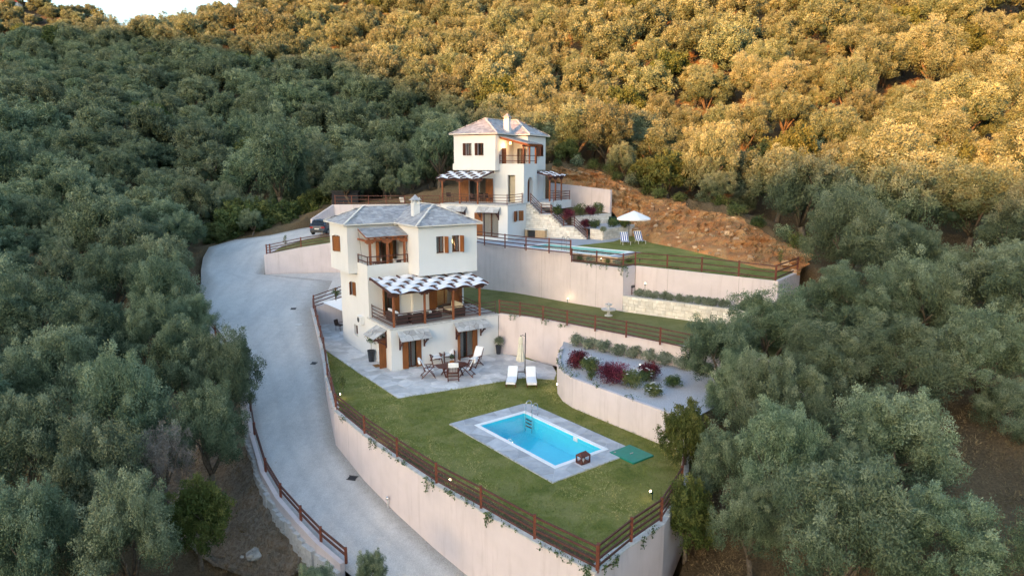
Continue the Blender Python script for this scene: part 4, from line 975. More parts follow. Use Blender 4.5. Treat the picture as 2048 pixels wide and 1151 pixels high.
    lean_roof(H2, [(3.62,2.62,9.62),(7.06,2.62,9.62),(7.4,-.42,8.9),(3.62,-.42,8.9)], seed=7)
    for (x, y) in ((3.84,.1),(6.85,.1),(5.3,.1)):
        p = MB(); p.box(x-.07,x+.07,y-.07,y+.07,Pz+.002,8.62); p.build('balcony_post', M['post_or'], H2)
    p = MB(); p.box(3.62,7.1,.03,.17,8.621,8.78); p.build('balcony_beam', M['perg'], H2)
    for z in (7.2,7.72):
        p = MB(); p.box(3.70,3.76,.06,2.66,z,z+.06); p.build('balcony_rail', M['rail'], H2); p = MB(); p.box(3.761,6.98,.0,.06,z,z+.06); p.build('balcony_rail', M['rail'], H2)
    for (x, y) in ((3.70,2.6),(3.70,.0),(6.92,.0)):
        p = MB(); p.box(x-.002,x+.065,y-.002,y+.065,6.962,7.86); p.build('balcony_rail_post', M['rail'], H2)
build_h2()
pergola('brown pergola with white canvas strips left of the far house', H2, FL(0), (3.3,5.3,7.25), -.22, 3.116, 2.75, 7.75, .28, 5.62, -2.8, 6.25, 8,
        [(-.02,.16,0,1),(.22,.40,0,1),(.46,.64,0,1),(.70,.88,0,1)], True, phase=0)
pergola('small dark pergola with white canvas at the right of the far house', H2, FF(1.0), (7.6,9.2,10.9), 2.2, 3.12, 7.1, 11.4, 2.6, 5.72, .35, 6.2, 7, [(0,.22,0,1),(.3,.52,0,1),(.6,.82,0,1)], True)
P2 = lambda x, y: h2w(x, y, 3.116)
fence('railing', 'reddish railing along the far house terrace', [P2(.12,7.2), P2(.12,5.3), P2(.12,3.3), P2(.12,.12), P2(3.6,.12)], h=1.0, rails=4, pw=.07, rw=.045, rh=.055, cat='railing', skip_post=(1,2))
fence('railing', 'dark railing around the side terrace of the far house', [P2(7.3,-1.75), P2(9.5,-1.75), P2(12.0,-1.75), P2(12.0,1.0)], h=1.0, rails=4, pw=.07, rw=.045, rh=.055, cat='railing')

# ================================================================== foliage kit
def leaf_mesh(name, centers, radii, per, size, mat, seed, up=.35, aspect=.42, shell=.55, cl=None, droop=0.0, lift=.35, cores=None, sprig=.12):
    """small pointed leaf faces spread through many clumps"""
    rng = np.random.RandomState(seed); C = np.repeat(np.asarray(centers, float), per, axis=0); Rr = np.repeat(np.asarray(radii, float), per); n = len(C)
    d = rng.randn(n, 3); d[:, 2] += up; d /= np.linalg.norm(d, axis=1)[:, None]
    p = C + d*(Rr*(shell + (1.12-shell)*rng.rand(n)**.7))[:, None]
    far_ = rng.rand(n) < sprig; p = np.where(far_[:, None], C + d*(Rr*(1.0+.75*rng.rand(n)**1.5))[:, None], p)
    ax = rng.randn(n, 3); ax = np.where(far_[:, None], ax*.45+d*1.1, ax); ax += d*(lift - (ax*d).sum(1, keepdims=True)*.7); ax[:, 2] += .2-droop; ax /= np.linalg.norm(ax, axis=1)[:, None]
    sd = np.cross(ax, d + rng.randn(n, 3)*.42); sd /= np.linalg.norm(sd, axis=1)[:, None]+1e-9
    L = size*(.6+.8*rng.rand(n)); ax *= L[:, None]; sd *= (L*aspect*.5)[:, None]
    v = np.stack([p, p+ax*.45+sd, p+ax, p+ax*.45-sd], 1).reshape(-1, 3)
    cv = np.repeat(rng.rand(len(centers)) if cl is None else np.asarray(cl), per); rv = rng.rand(n)
    if cores is not None:                                      # dark blobs filling the lobes; shade inside the crown put into their colour
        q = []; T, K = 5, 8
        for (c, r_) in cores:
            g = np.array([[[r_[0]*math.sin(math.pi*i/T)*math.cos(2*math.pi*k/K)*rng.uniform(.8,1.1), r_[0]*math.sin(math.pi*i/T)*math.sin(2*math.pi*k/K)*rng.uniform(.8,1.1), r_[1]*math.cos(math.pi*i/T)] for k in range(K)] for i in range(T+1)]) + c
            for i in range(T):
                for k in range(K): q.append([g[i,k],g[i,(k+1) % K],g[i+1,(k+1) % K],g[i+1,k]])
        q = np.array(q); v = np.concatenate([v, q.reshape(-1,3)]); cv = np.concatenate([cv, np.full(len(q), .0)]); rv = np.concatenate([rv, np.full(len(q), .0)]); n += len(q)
    me = bpy.data.meshes.new(name); me.vertices.add(4*n); me.vertices.foreach_set('co', v.ravel())
    me.loops.add(4*n); me.loops.foreach_set('vertex_index', np.arange(4*n, dtype=np.int32)); me.polygons.add(n)
    me.polygons.foreach_set('loop_start', np.arange(0, 4*n, 4, dtype=np.int32)); me.polygons.foreach_set('loop_total', np.full(n, 4, dtype=np.int32))
    a = me.attributes.new('rnd', 'FLOAT', 'FACE'); a.data.foreach_set('value', rv.astype(np.float32)); a = me.attributes.new('clump', 'FLOAT', 'FACE'); a.data.foreach_set('value', cv.astype(np.float32))
    me.materials.append(mat); me.update(calc_edges=True); me.validate(); return me
def crown_clumps(seed, R_, Hc, z0, lobes, sub, flat=.75):
    """clump centres: lobes on a dome, sub-clumps on every lobe"""
    rng = np.random.RandomState(seed); C = []; Rr = []; CL = []; CO = []
    for i in range(lobes):
        a = 2*math.pi*(i*.618 + rng.uniform(-.08,.08)); q = (i+.5)/lobes; el = math.asin(max(-.25, min(1, -.28+1.25*q)))
        rad = rng.uniform(.50,.74); c = np.array([math.cos(a)*math.cos(el)*R_*rad, math.sin(a)*math.cos(el)*R_*rad, z0 + Hc*.42 + math.sin(el)*Hc*.5*rng.uniform(.75,1.1)])
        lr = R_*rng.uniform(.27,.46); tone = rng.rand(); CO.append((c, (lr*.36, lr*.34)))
        for j in range(sub+5):
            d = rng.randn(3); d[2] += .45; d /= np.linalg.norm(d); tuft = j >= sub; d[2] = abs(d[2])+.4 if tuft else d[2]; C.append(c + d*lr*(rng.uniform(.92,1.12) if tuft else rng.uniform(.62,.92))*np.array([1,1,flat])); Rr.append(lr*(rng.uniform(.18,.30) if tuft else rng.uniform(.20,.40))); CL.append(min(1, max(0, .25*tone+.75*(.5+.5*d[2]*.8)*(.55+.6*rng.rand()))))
    return np.array(C), np.array(Rr), CL, CO
def bush(name, label, cat, loc, r, h, mat, seed, size=.10, clumps=14, per=60, group=None, flowers=0, up=.4):
    rng = np.random.RandomState(seed); C = rng.randn(clumps, 3); C /= np.linalg.norm(C, axis=1)[:, None]; C *= rng.rand(clumps, 1)**.4
    C = C*np.array([r*.72, r*.72, h*.36]) + np.array([0,0,h*.5]); me = leaf_mesh(name, C, rng.uniform(.28,.42,clumps)*min(r, h*.8), per, size, M[mat], seed, up)
    t = thing(name, label, cat, loc, rng.uniform(0,6.28), group); link('foliage', me, t)
    m = MB()
    for k in range(3): a = k*2.1+seed; m.tube([(0,0,-.05),(math.cos(a)*r*.25, math.sin(a)*r*.25, h*.55)], [.02,.008], 5)
    m.build('stem', M['bark'], t)
    if flowers:
        f = MB()
        for k in range(flowers):
            d = rng.randn(3); d[2] = abs(d[2])+.3; d /= np.linalg.norm(d); p = d*np.array([r,r,h*.5])*.98+np.array([0,0,h*.52])
            for q in range(5):
                a = q*1.257; f.add([p, p+np.array([.05*math.cos(a-.5),.05*math.sin(a-.5),.025]), p+np.array([.075*math.cos(a),.075*math.sin(a),.02]), p+np.array([.05*math.cos(a+.5),.05*math.sin(a+.5),.025])], [(0,1,2,3)])
        f.build('blossom', M['petal'], t, recalc=False)
    return t

# ================================================================== paving
def paving(name, label, polys, z, mat, size, seed, loc=(0,0,0), rz=0, parent=None, stretch=1.2, cat='paving'):
    rng = random.Random(seed); t = parent or thing(name, label, cat, loc, rz); b = MB()
    pv = None
    for poly in polys:
        b.prism(poly if area(poly) > 0 else poly[::-1], z-.06, z)
    base = b.build('paving_bed', M['grout'], t)
    for poly in polys:
        for c in voronoi(poly, size, rng, stretch):
            q = inset(c, .014)
            if not q or abs(area(q)) < .01: continue
            MB().prism(q, z-.02, z+rng.uniform(.010,.020)).build('flagstone', M[mat], base)
    return t
c_, s_ = math.cos(.571), math.sin(.571)
def to_uv(x, y): dx, dy = x+8.203, y-44.175; return (c_*dx+s_*dy, -s_*dx+c_*dy)
patio = [[(-1.78,-5.15),(6.9,-6.0),(8.3,-7.4),(9.3,-6.3),(10.0,-4.9),(8.75,-.02),(-1.95,-.02)], [(-2.0,-.021),(-.004,-.021),(-.004,9.96),(-2.05,9.96),(-2.15,7.7)], [(-1.9,9.961),(2.9,9.961),(2.9,14.9),(-.1,16.4),(-.75,15.5)]]
p_ = thing('patio', 'grey irregular flagstone patio around the front house', 'patio', (-8.203,44.175,0), .571)
paving('patio', '', patio, .012, 'flag', .74, 5, parent=p_)

# ================================================================== lower pool
def build_pool1():
    (o, a, pa, pb) = POOL1; t = thing('swimming_pool', 'rectangular blue swimming pool with stone surround on the lower lawn', 'pool', (o[0],o[1],0), a); w1, w0 = .98, 1.2
    rings = [[(0,0),(pa,0),(pa-w1,w1),(w1,w1)],[(pa,0),(pa,pb),(pa-w1,pb-w1),(pa-w1,w1)],[(pa,pb),(.25,pb),(w1,pb-w1),(pa-w1,pb-w1)],[(0,pb),(0,0),(w1,w1),(w1,pb-w1)]]
    rings[1] = [(pa,0),(pa,pb-.35),(pa-.35,pb),(pa-w1,pb-w1),(pa-w1,w1)]; rings[2] = [(pa-.35,pb),(0,pb),(w1,pb-w1),(pa-w1,pb-w1)]
    paving('', '', rings, .03, 'flag_blue', .62, 9, parent=t, stretch=1.35)
    m = MB()
    for (x0,x1,y0,y1) in ((w1,pa-w1,w1,w0),(w1,pa-w1,pb-w0,pb-w1),(w1,w0,w0,pb-w0),(pa-w0,pa-w1,w0,pb-w0)): m.box(x0+.002,x1-.002,y0+.002,y1-.002,-.3,.055)
    m.build('coping', M['coping'], t)
    b = MB(); x0,x1,y0,y1,zb = w0,pa-w0,w0,pb-w0,-1.1
    b.add([(x0,y0,zb),(x1,y0,zb),(x1,y1,zb),(x0,y1,zb)],[(0,1,2,3)])
    for (p,q) in (((x0,y0),(x1,y0)),((x1,y0),(x1,y1)),((x1,y1),(x0,y1)),((x0,y1),(x0,y0))): b.add([(p[0],p[1],zb),(q[0],q[1],zb),(q[0],q[1],.0),(p[0],p[1],.0)],[(0,1,2,3)])
    b.build('basin', M['basin'], t, recalc=False)
    w = MB(); n = 24; w.grid([[(x0+(x1-x0)*i/n, y0+(y1-y0)*j/n, -.07) for i in range(n+1)] for j in range(n+1)]); w.build('water', M['water'], t, smooth=True, recalc=False)
    s = MB(); s.box(x1-.03,x1-.004,3.0,3.32,-.22,-.02); s.build('skimmer', M['white_pl'], t)
    # ladder at the far corner
    L = thing('pool_ladder', 'steel ladder with two curved handrails at the lower pool corner', 'ladder', pool_pt(POOL1, pa-w0-.02, pb-w0-.55, 0), a)
    for y in (-.28,.28):
        pts = [(.30,y,.06),(.30,y,.55)] + [(.10+.20*math.cos(t_), y, .62+.20*math.sin(t_)) for t_ in np.linspace(.2, math.pi-.15, 8)] + [(-.10,y,.55),(-.12,y,-.1),(-.12,y,-.9)]
        MB().tube(pts, .022, 8).build('handrail', M['steel'], L, smooth=True)
    for z in (-.22,-.42,-.62): MB().box(-.16,-.08,-.26,.26,z,z+.03).build('tread', M['dark_metal'], L)
build_pool1()
def build_pool2():
    (o, a, lx, ly) = POOL2; t = thing('swimming_pool', 'pale turquoise pool behind the fence on the upper terrace', 'pool', (o[0],o[1],ZU), a)
    m = MB(); w = .28
    for (x0,x1,y0,y1) in ((-w,lx+w,-w,0),(-w,lx+w,ly,ly+w),(-w,0,0,ly),(lx,lx+w,0,ly)): m.box(x0+.002,x1-.002,y0+.002,y1-.002,-.2,.04)
    m.build('coping', M['coping'], t)
    b = MB(); b.add([(0,0,-1.3),(lx,0,-1.3),(lx,ly,-1.3),(0,ly,-1.3)],[(0,1,2,3)])
    for (p,q) in (((0,0),(lx,0)),((lx,0),(lx,ly)),((lx,ly),(0,ly)),((0,ly),(0,0))): b.add([(p[0],p[1],-1.3),(q[0],q[1],-1.3),(q[0],q[1],0),(p[0],p[1],0)],[(0,1,2,3)])
    b.build('basin', M['basin_teal'], t, recalc=False)
    MB().grid([[(lx*i/24, ly*j/10, -.12) for i in range(25)] for j in range(11)]).build('water', M['water'], t, smooth=True, recalc=False)
    L = thing('pool_ladder', 'steel ladder at the far edge of the upper pool', 'ladder', pool_pt(POOL2, 6.6, .0, ZU), a)
    for x in (-.25,.25):
        pts = [(x,-.32,.04),(x,-.32,.5)] + [(x,-.1+.22*math.cos(math.pi-t_),.6+.2*math.sin(t_)) for t_ in np.linspace(.2,math.pi-.15,7)] + [(x,.12,.5),(x,.14,-.9)]
        MB().tube(pts, .022, 7).build('handrail', M['steel'], L, smooth=True)
    for z in (-.3,-.6): MB().box(-.25,.25,.1,.18,z,z+.03).build('tread', M['steel'], L)
build_pool2()
# hatch, lantern
h = on_z(1263,909,.0)
t = thing('pool_hatch', 'teal green hatch cover on the lawn beside the pool surround', 'hatch', (h.x,h.y,0), .653+.0)
MB().box(-.72,.72,-.78,.78,.0,.075).build('lid', M['teal'], t); MB().box(-.12,.12,-.03,.03,.0755,.095).build('handle', M['steel'], t); MB().box(-.62,-.5,.55,.63,.0755,.09).build('hinge', M['steel'], t)
l = on_z(1166,924,.05)
t = thing('lantern', 'dark red wooden lantern on the pool surround', 'lantern', (l.x,l.y,.05), .653)
b = MB(); b.box(-.28,.28,-.20,.20,0,.05)
for x in (-.26,.26):
    for y in (-.18,.18): b.box(x-.025,x+.025,y-.025,y+.025,.051,.36)
b.box(-.29,.29,-.21,.21,.361,.40)
for k in range(5): b.box(-.2+k*.1-.012,-.2+k*.1+.012,-.19,-.17,.05,.2); b.box(-.2+k*.1-.012,-.2+k*.1+.012,.17,.19,.05,.2)
b.build('frame', M['teak'], t)
b = MB(); b.add([(-.29,-.21,.402),(.29,-.21,.402),(.29,.21,.402),(-.29,.21,.402),(-.16,0,.56),(.16,0,.56)],[(0,1,5,4),(1,2,5),(2,3,4,5),(3,0,4),(3,2,1,0)]); b.build('lid', M['teak'], t)
MB().lathe([(.07,.055),(.07,.2),(.0,.21)],0,0,10).build('candle', M['white_pl'], t)
# ================================================================== lower patio furniture
def garden_chair(label, loc, rz):
    t = thing('garden_chair', label, 'chair', loc, rz, 'white cushioned chairs round the dining table')
    for s in (-1,1):
        x = s*.27
        MB().beam((x,-.34,0),(x,.10,.63),.035,.055,(1,0,0)).build('leg', M['teak'], t); MB().beam((x*.93,.40,0),(x*.93,-.20,.62),.03,.055,(1,0,0)).build('leg', M['teak'], t)
        MB().beam((x,-.30,.645),(x,.26,.645),.055,.03).build('armrest', M['teak'], t)
    MB().beam((-.26,-.30,.08),(.26,-.30,.08),.03,.05).build('stretcher', M['teak'], t); MB().beam((-.25,.34,.1),(.25,.34,.1),.03,.05).build('stretcher', M['teak'], t)
    m = MB()
    for k in range(6): m.box(-.23,.23,-.24+k*.085,-.18+k*.085,.40,.425)
    m.build('seat', M['teak'], t)
    m = MB(); m.beam((-.235,.17,.40),(-.235,.46,1.08),.035,.05,(1,0,0)); m.beam((.235,.17,.40),(.235,.46,1.08),.035,.05,(1,0,0))
    for k in range(6): x = -.18+k*.072; m.beam((x,.19,.44),(x,.45,1.06),.03,.018,(1,0,0))
    m.beam((-.22,.46,1.07),(.22,.46,1.07),.03,.06); m.beam((-.22,.19,.45),(.22,.19,.45),.03,.05); m.build('backrest', M['teak'], t)
    def pad(p, q, w, th, drop=False):
        p, q = Vector(p), Vector(q); d = (q-p); n = Vector((0,-d.z,d.y)).normalized(); n = n if n.y < 0 or n.z > .5 else -n; rows = []
        prof = [(-w,0),(-w*.96,th*.8),(-w*.6,th),(0,th*.92),(w*.6,th),(w*.96,th*.8),(w,0)]
        for i in range(9):
            f = i/8; e = .55+.45*min(1, math.sin(math.pi*f)*3.0); rows.append([tuple(p+d*f+Vector((x,0,0))+n*(z*e+.005)) for x, z in prof])
        return rows
    m = MB(); m.grid(pad((0,-.26,.43),(0,.20,.43),.24,.065)); m.grid(pad((0,.17,.44),(0,.47,1.10),.24,.06)); m.box(-.24,.24,.43,.53,.86,1.11)
    m.build('cushion', M['fabric'], t, smooth=False); return t
tc = on_z(904,729,.74); tc = Vector((tc.x, tc.y, 0))
TBR = .571-.10
def build_table():
    t = thing('dining_table', 'dark octagonal wooden dining table on the lower patio', 'table', tuple(tc), TBR)
    poly = [(-1.05,-.28),(-.62,-.55),(.62,-.55),(1.05,-.28),(1.05,.28),(.62,.55),(-.62,.55),(-1.05,.28)]
    for k in range(8):
        y0 = -.55+k*.1375; c = clip_half(clip_half(poly, 0, y0+.132, 0, 1), 0, y0+.003, 0, -1)
        MB().prism(c, .70, .735).build('plank', M['teak'], t)
    f = MB(); f.box(-.8,.8,-.42,-.38,.62,.6995); f.box(-.8,.8,.38,.42,.62,.6995); f.build('apron', M['teak'], t)
    for x in (-.6,.6):
        for s in (-1,1): MB().beam((x+s*.02,-s*.42,.0),(x+s*.02,s*.36,.66),.05,.08,(1,0,0)).build('leg', M['teak'], t)
    MB().beam((-.6,0,.32),(.6,0,.32),.05,.07).build('stretcher', M['teak'], t)
    p = thing('potted_topiary', 'small ball topiary in a terracotta pot on the dining table', 'plant', (tc.x,tc.y,.736), 0)
    MB().box(-.24,.24,-.2,.2,0,.008).build('place_mat', M['cream'], p); MB().lathe([(.11,.01),(.15,.25),(.155,.27),(.13,.27),(.12,.23)],0,0,18).build('pot', M['terra'], p, smooth=False)
    MB().tube([(0,0,.22),(0,0,.52)],.012,6).build('stem', M['bark'], p)
    link('foliage', leaf_mesh('topiary', [[0,0,.58]], [.13], 500, .05, M['broad'], 3, 0, .6, .8), p)
build_table()
for (px, py, lab) in ((857,748,'white cushioned chair at the left end of the dining table'),(872,724,'white cushioned chair nearest the left french door'),(899,719,'white cushioned chair behind the topiary pot'),
                      (950,727,'white cushioned chair at the right end of the dining table'),(934,746,'white cushioned chair at front right of the dining table'),(906,753,'white cushioned chair at the table front, seen from behind')):
    g = on_z(px, py, .2); d = Vector((tc.x-g.x, tc.y-g.y)); rz = math.atan2(d.y, d.x)+math.pi/2
    garden_chair(lab, (g.x, g.y, .03), rz).scale = (1.38,1.25,1.16)
def sun_bed(label, foot, head_dir):
    t = thing('sun_lounger', label, 'sun lounger', foot, head_dir)
    m = MB(); m.box(-.33,-.28,0,1.95,.24,.31); m.box(.28,.33,0,1.95,.24,.31); m.box(-.28,.28,0,.05,.24,.31)
    for k in range(12): m.box(-.28,.28,.08+k*.1,.14+k*.1,.275,.30)
    m.build('frame', M['teak'], t)
    for x in (-.30,.30):
        for y in (.2,1.7): MB().box(x-.03,x+.03,y-.03,y+.03,0,.24).build('leg', M['teak'], t)
    for x in (-.33,.33): MB().beam((x,1.15,.30),(x,1.8,.55),.03,.05,(1,0,0)).build('armrest', M['teak'], t)
    rows = []
    for i in range(25):
        f = i/24
        if f < .62: y, z = f/.62*1.2, .31
        else: y, z = 1.2+(f-.62)/.38*.62, .31+(f-.62)/.38*.52
        rows.append([(x, y, z+th) for x, th in ((-.33,0),(-.31,.07),(-.12,.085),(.12,.085),(.31,.07),(.33,0))])
    MB().grid(rows).build('cushion', M['fabric'], t, smooth=False)
    MB().box(-.3,.3,-.03,.0,.25,.39).build('cushion_end', M['fabric'], t); return t
f1, f2 = on_z(1021,774,.05), on_z(1064,775,.05)
sun_bed('white cushioned sun lounger left of the closed parasol', (f1.x,f1.y,0), -.09); sun_bed('white cushioned sun lounger right of the closed parasol', (f2.x,f2.y,0), .02)
u = on_z(1050,744,.0)
t = thing('closed_parasol', 'closed cream parasol hanging on a dark side pole', 'parasol', (u.x,u.y,.02), 0)
MB().box(-.5,.5,-.05,.05,.0,.05).box(-.05,.05,-.5,.5,.051,.09).build('base', M['dark_metal'], t); MB().tube([(0,0,.05),(.02,0,2.75)],.035,8).build('pole', M['dark_metal'], t)
MB().tube([(.02,0,2.5),(-.2,-.02,2.62),(-.3,-.04,2.45)],.02,6).build('arm', M['dark_metal'], t)
rows = []; rng = random.Random(2)
for (r_, z) in ((.05,2.52),(.12,2.42),(.145,2.2),(.125,2.02),(.15,1.9),(.19,1.5),(.235,1.1),(.27,.86),(.25,.80)):
    rows.append([(-.3+(r_*(1+.16*math.cos(8*a)))*math.cos(a), -.05+(r_*(1+.16*math.cos(8*a)))*math.sin(a), z+(.03*math.cos(8*a) if z < .9 else 0)) for a in np.linspace(0, 2*math.pi, 49)])
MB().grid(rows).build('folded_canopy', simple('parasol_cream', (.74,.70,.58), (.66,.62,.50), 6, .9), t, smooth=True)
MB().lathe([(.17,2.01),(.17,2.05),(.12,2.06)],-.3,-.05,12).build('tie_strap', M['cream'], t); MB().sphere((-.3,-.05,2.56),.035,.035,.05,8,6).build('finial', M['dark_metal'], t)
def planter(label, px, py, r, h, kind):
    p = on_z(px, py, .03); t = thing('planter', label, 'planter', (p.x,p.y,.03))
    MB().lathe([(r*.72,0),(r,h*.98),(r*1.08,h),(r*1.08,h+.04),(r*.92,h+.04),(r*.9,h-.06)],0,0,16).build('pot', M['black_pl'], t)
    if kind == 'tree':
        MB().tube([(0,0,h-.1),(.02,0,h+.35),(0,.02,h+.72)],[.022,.018,.012],6).build('stem', M['bark'], t)
        rng = np.random.RandomState(4); C = rng.randn(9,3)*np.array([.16,.16,.10])+np.array([0,0,h+.85]); link('foliage', leaf_mesh('young_olive', C, [.16]*9, 45, .12, M['olive'], 5), t)
    else:
        rng = np.random.RandomState(6); C = rng.randn(12,3)*np.array([.12,.12,.14])+np.array([0,0,h+.25]); link('foliage', leaf_mesh('pot_grass', C, [.14]*12, 60, .22, M['lav'], 6, 1.2, .16), t)
planter('tall black planter with a small olive beside the side door', 743, 722, .27, .78, 'tree'); planter('black planter with grassy plant by the pink wall', 997, 707, .22, .62, 'grass')
d = on_z(754,731,.03); t = tag(MB().box(-.32,.32,-.22,.22,0,.02).build('doormat', M['mat_or']), 'orange coir doormat at the side door', 'doormat'); t.location = (d.x,d.y,.03); t.rotation_euler = (0,0,.571+math.pi/2)
# air conditioner on the side wall, shade sail, patio chair
t = thing('air_conditioner', 'white air conditioner box on the front house side wall', 'air conditioner', h1w(-.01,5.35,2.62), .571)
MB().box(-.30,-.003,-.42,.42,-.28,.28).build('housing', M['white_pl'], t); MB().lathe([(.0,.0),(.20,.0),(.21,.012),(.19,.02)],0,0,20).build('fan_grille', M['dark_metal'], t).matrix_local = Matrix.Translation((-.301,.1,0)) @ Matrix.Rotation(-math.pi/2, 4, 'Y')
for y in (-.3,.3): MB().box(-.28,-.004,y-.02,y+.02,-.33,-.281).build('bracket', M['white_pl'], t)
a, b, c = on_y(644,604,57.6), on_y(685,595,57.6), on_y(688,623,55.2)
rows = []
for i in range(9):
    s0 = i/8; p, q = Vector(a).lerp(Vector(b), s0), Vector(a).lerp(Vector(c), s0); rows.append([tuple(p.lerp(q, j/8)+Vector((0,0,-.12*math.sin(math.pi*j/8)*s0))) for j in range(9)])
tag(MB().grid(rows).build('shade_sail', M['canvas'], smooth=True), 'white triangular shade sail over the side patio', 'shade sail')
def wicker_chair(name, label, loc, rz, cat='chair', metal=True, group=None):
    t = thing(name, label, cat, loc, rz, group); mt = M['wicker']
    for x in (-.24,.24):
        for y in (-.24,.24): MB().tube([(x,y,0),(x*.95,y*.95,.44)],.018,6).build('leg', mt, t)
        MB().tube([(x,-.24,.44),(x*1.08,-.22,.66),(x*1.08,.22,.66),(x,.26,.60)],.02,6).build('armrest', mt, t)
    MB().box(-.26,.26,-.26,.26,.42,.47).build('seat', mt, t); rows = [[(x, .26+.10*f+.05*math.cos(x*4), .45+.45*f) for x in np.linspace(-.27,.27,7)] for f in np.linspace(0,1,5)]
    m = MB().grid(rows); rows2 = [[(p[0],p[1]+.035,p[2]) for p in r] for r in rows]; m.grid(rows2); m.build('backrest', mt, t); return t
c0 = on_z(680,660,.02); wicker_chair('patio_chair', 'dark chair at the corner of the shaded side patio', (c0.x,c0.y,.03), 1.2)

# ------------------------------------------------------------------ front house terrace furniture
def armchair(label, loc, rz, w=.9, dep=.85, cush='fabric', name='wicker_armchair', cat='armchair'):
    t = thing(name, label, cat, loc, rz)
    m = MB(); m.box(-w/2,w/2,-dep/2,dep/2,.05,.32); m.build('base', M['wicker'], t)
    for s in (-1,1): MB().box(min(s*w/2,s*(w/2-.14)),max(s*w/2,s*(w/2-.14)),-dep/2,dep/2,.3205,.62).build('armrest', M['wicker'], t)
    MB().box(-w/2+.141,w/2-.141,dep/2-.16,dep/2,.3205,.74).build('backrest', M['wicker'], t)
    n = max(1, round((w-.28)/.7)); cw = (w-.30)/n
    for k in range(n):
        x0 = -w/2+.15+k*cw; MB().box(x0+.01,x0+cw-.01,-dep/2-.02,dep/2-.17,.3205,.45).build('seat_cushion', M[cush], t); MB().beam((x0+cw/2,dep/2-.22,.46),(x0+cw/2,dep/2-.15,.88),cw-.03,.12,(0,-1,.1)).build('back_cushion', M[cush], t)
    for x in (-w/2+.06,w/2-.06):
        for y in (-dep/2+.06,dep/2-.06): MB().box(x-.03,x+.03,y-.03,y+.03,0,.0495).build('foot', M['wicker'], t)
    return t
Z1 = 3.036
armchair('dark wicker sofa with white cushions at the terrace left corner', h1w(1.15,1.6,Z1), .571-math.pi/2+math.pi, 1.9, .85, 'fabric', 'wicker_sofa', 'sofa')
armchair('dark wicker sofa with cream cushions at the terrace right end', h1w(5.75,1.75,Z1), .571-math.pi/2, 1.9, .9, 'cream', 'wicker_sofa', 'sofa')
armchair('dark wicker armchair backing onto the terrace railing', h1w(2.2,.75,Z1), .571+math.pi, .9, .8, 'fabric')
t = thing('coffee_table', 'low wicker coffee table with white lanterns on the terrace', 'table', h1w(3.9,1.5,Z1), .571)
MB().box(-.55,.55,-.35,.35,.03,.38).build('base', M['wicker'], t); MB().box(-.57,.57,-.37,.37,.381,.40).build('top', M['glass'], t)
for (x, y, lab) in ((3.55,1.2,'round white lantern at the terrace railing, left one'),(4.35,1.7,'round white lantern beside the cream cushioned sofa')):
    t = thing('candle_lantern', lab, 'lantern', h1w(x,y,Z1+.401), 0); MB().sphere((0,0,.11),.11,.11,.11,10,8).build('globe', M['white_pl'], t, smooth=True); MB().lathe([(.05,0),(.05,.02)],0,0,8).build('foot', M['dark_metal'], t)
t = thing('balcony_table', 'dark table with a white bottle on the front house balcony', 'table', h1w(1.35,5.05,6.101), .571)
MB().box(-.45,.45,-.3,.3,.70,.74).build('top', M['teak'], t)
for x in (-.4,.4):
    for y in (-.25,.25): MB().box(x-.025,x+.025,y-.025,y+.025,0,.6995).build('leg', M['teak'], t)
MB().lathe([(.045,.741),(.05,.9),(.02,.98),(.02,1.05)],.15,0,10).build('bottle', M['white_pl'], t)
t = thing('air_conditioner', 'small white air conditioner standing on the front balcony', 'air conditioner', h1w(2.75,4.75,6.101), .571); MB().box(-.4,.4,-.15,.15,.35,.92).build('housing', M['white_pl'], t); MB().box(-.25,.15,-.158,-.1502,.45,.82).build('fan_grille', M['dark_metal'], t)
for x in (-.3,.3): MB().box(x-.03,x+.03,-.12,.12,0,.3495).build('foot', M['white_pl'], t)
def pendant(label, loc, s=.13, power=8):
    t = thing('wall_lamp', label, 'lamp', loc); MB().lathe([(s*.8,-.14),(s,-.12),(s*.75,.12),(s*.6,.13)],0,0,14).build('shade', M['lampshade'], t); MB().tube([(0,0,.13),(0,0,.32)],.008,5).build('cord', M['dark_metal'], t)
    ld = bpy.data.lights.new('lamp_light','POINT'); ld.energy = power; ld.color = (1,.62,.28); ld.shadow_soft_size = .08; lo = link('lamp_light', ld, t); lo.location = (0,0,-.22)
pendant('glowing lamp in the french door of the front terrace', h1w(6.2,4.05,4.86), .16, 6)
pendant('warm lamp inside the right upper window of the front house', h1w(6.05,2.55,8.35), .12, 7)
pendant('bright lamp under the far house balcony roof', h2w(4.6,1.9,9.0), .12, 26)

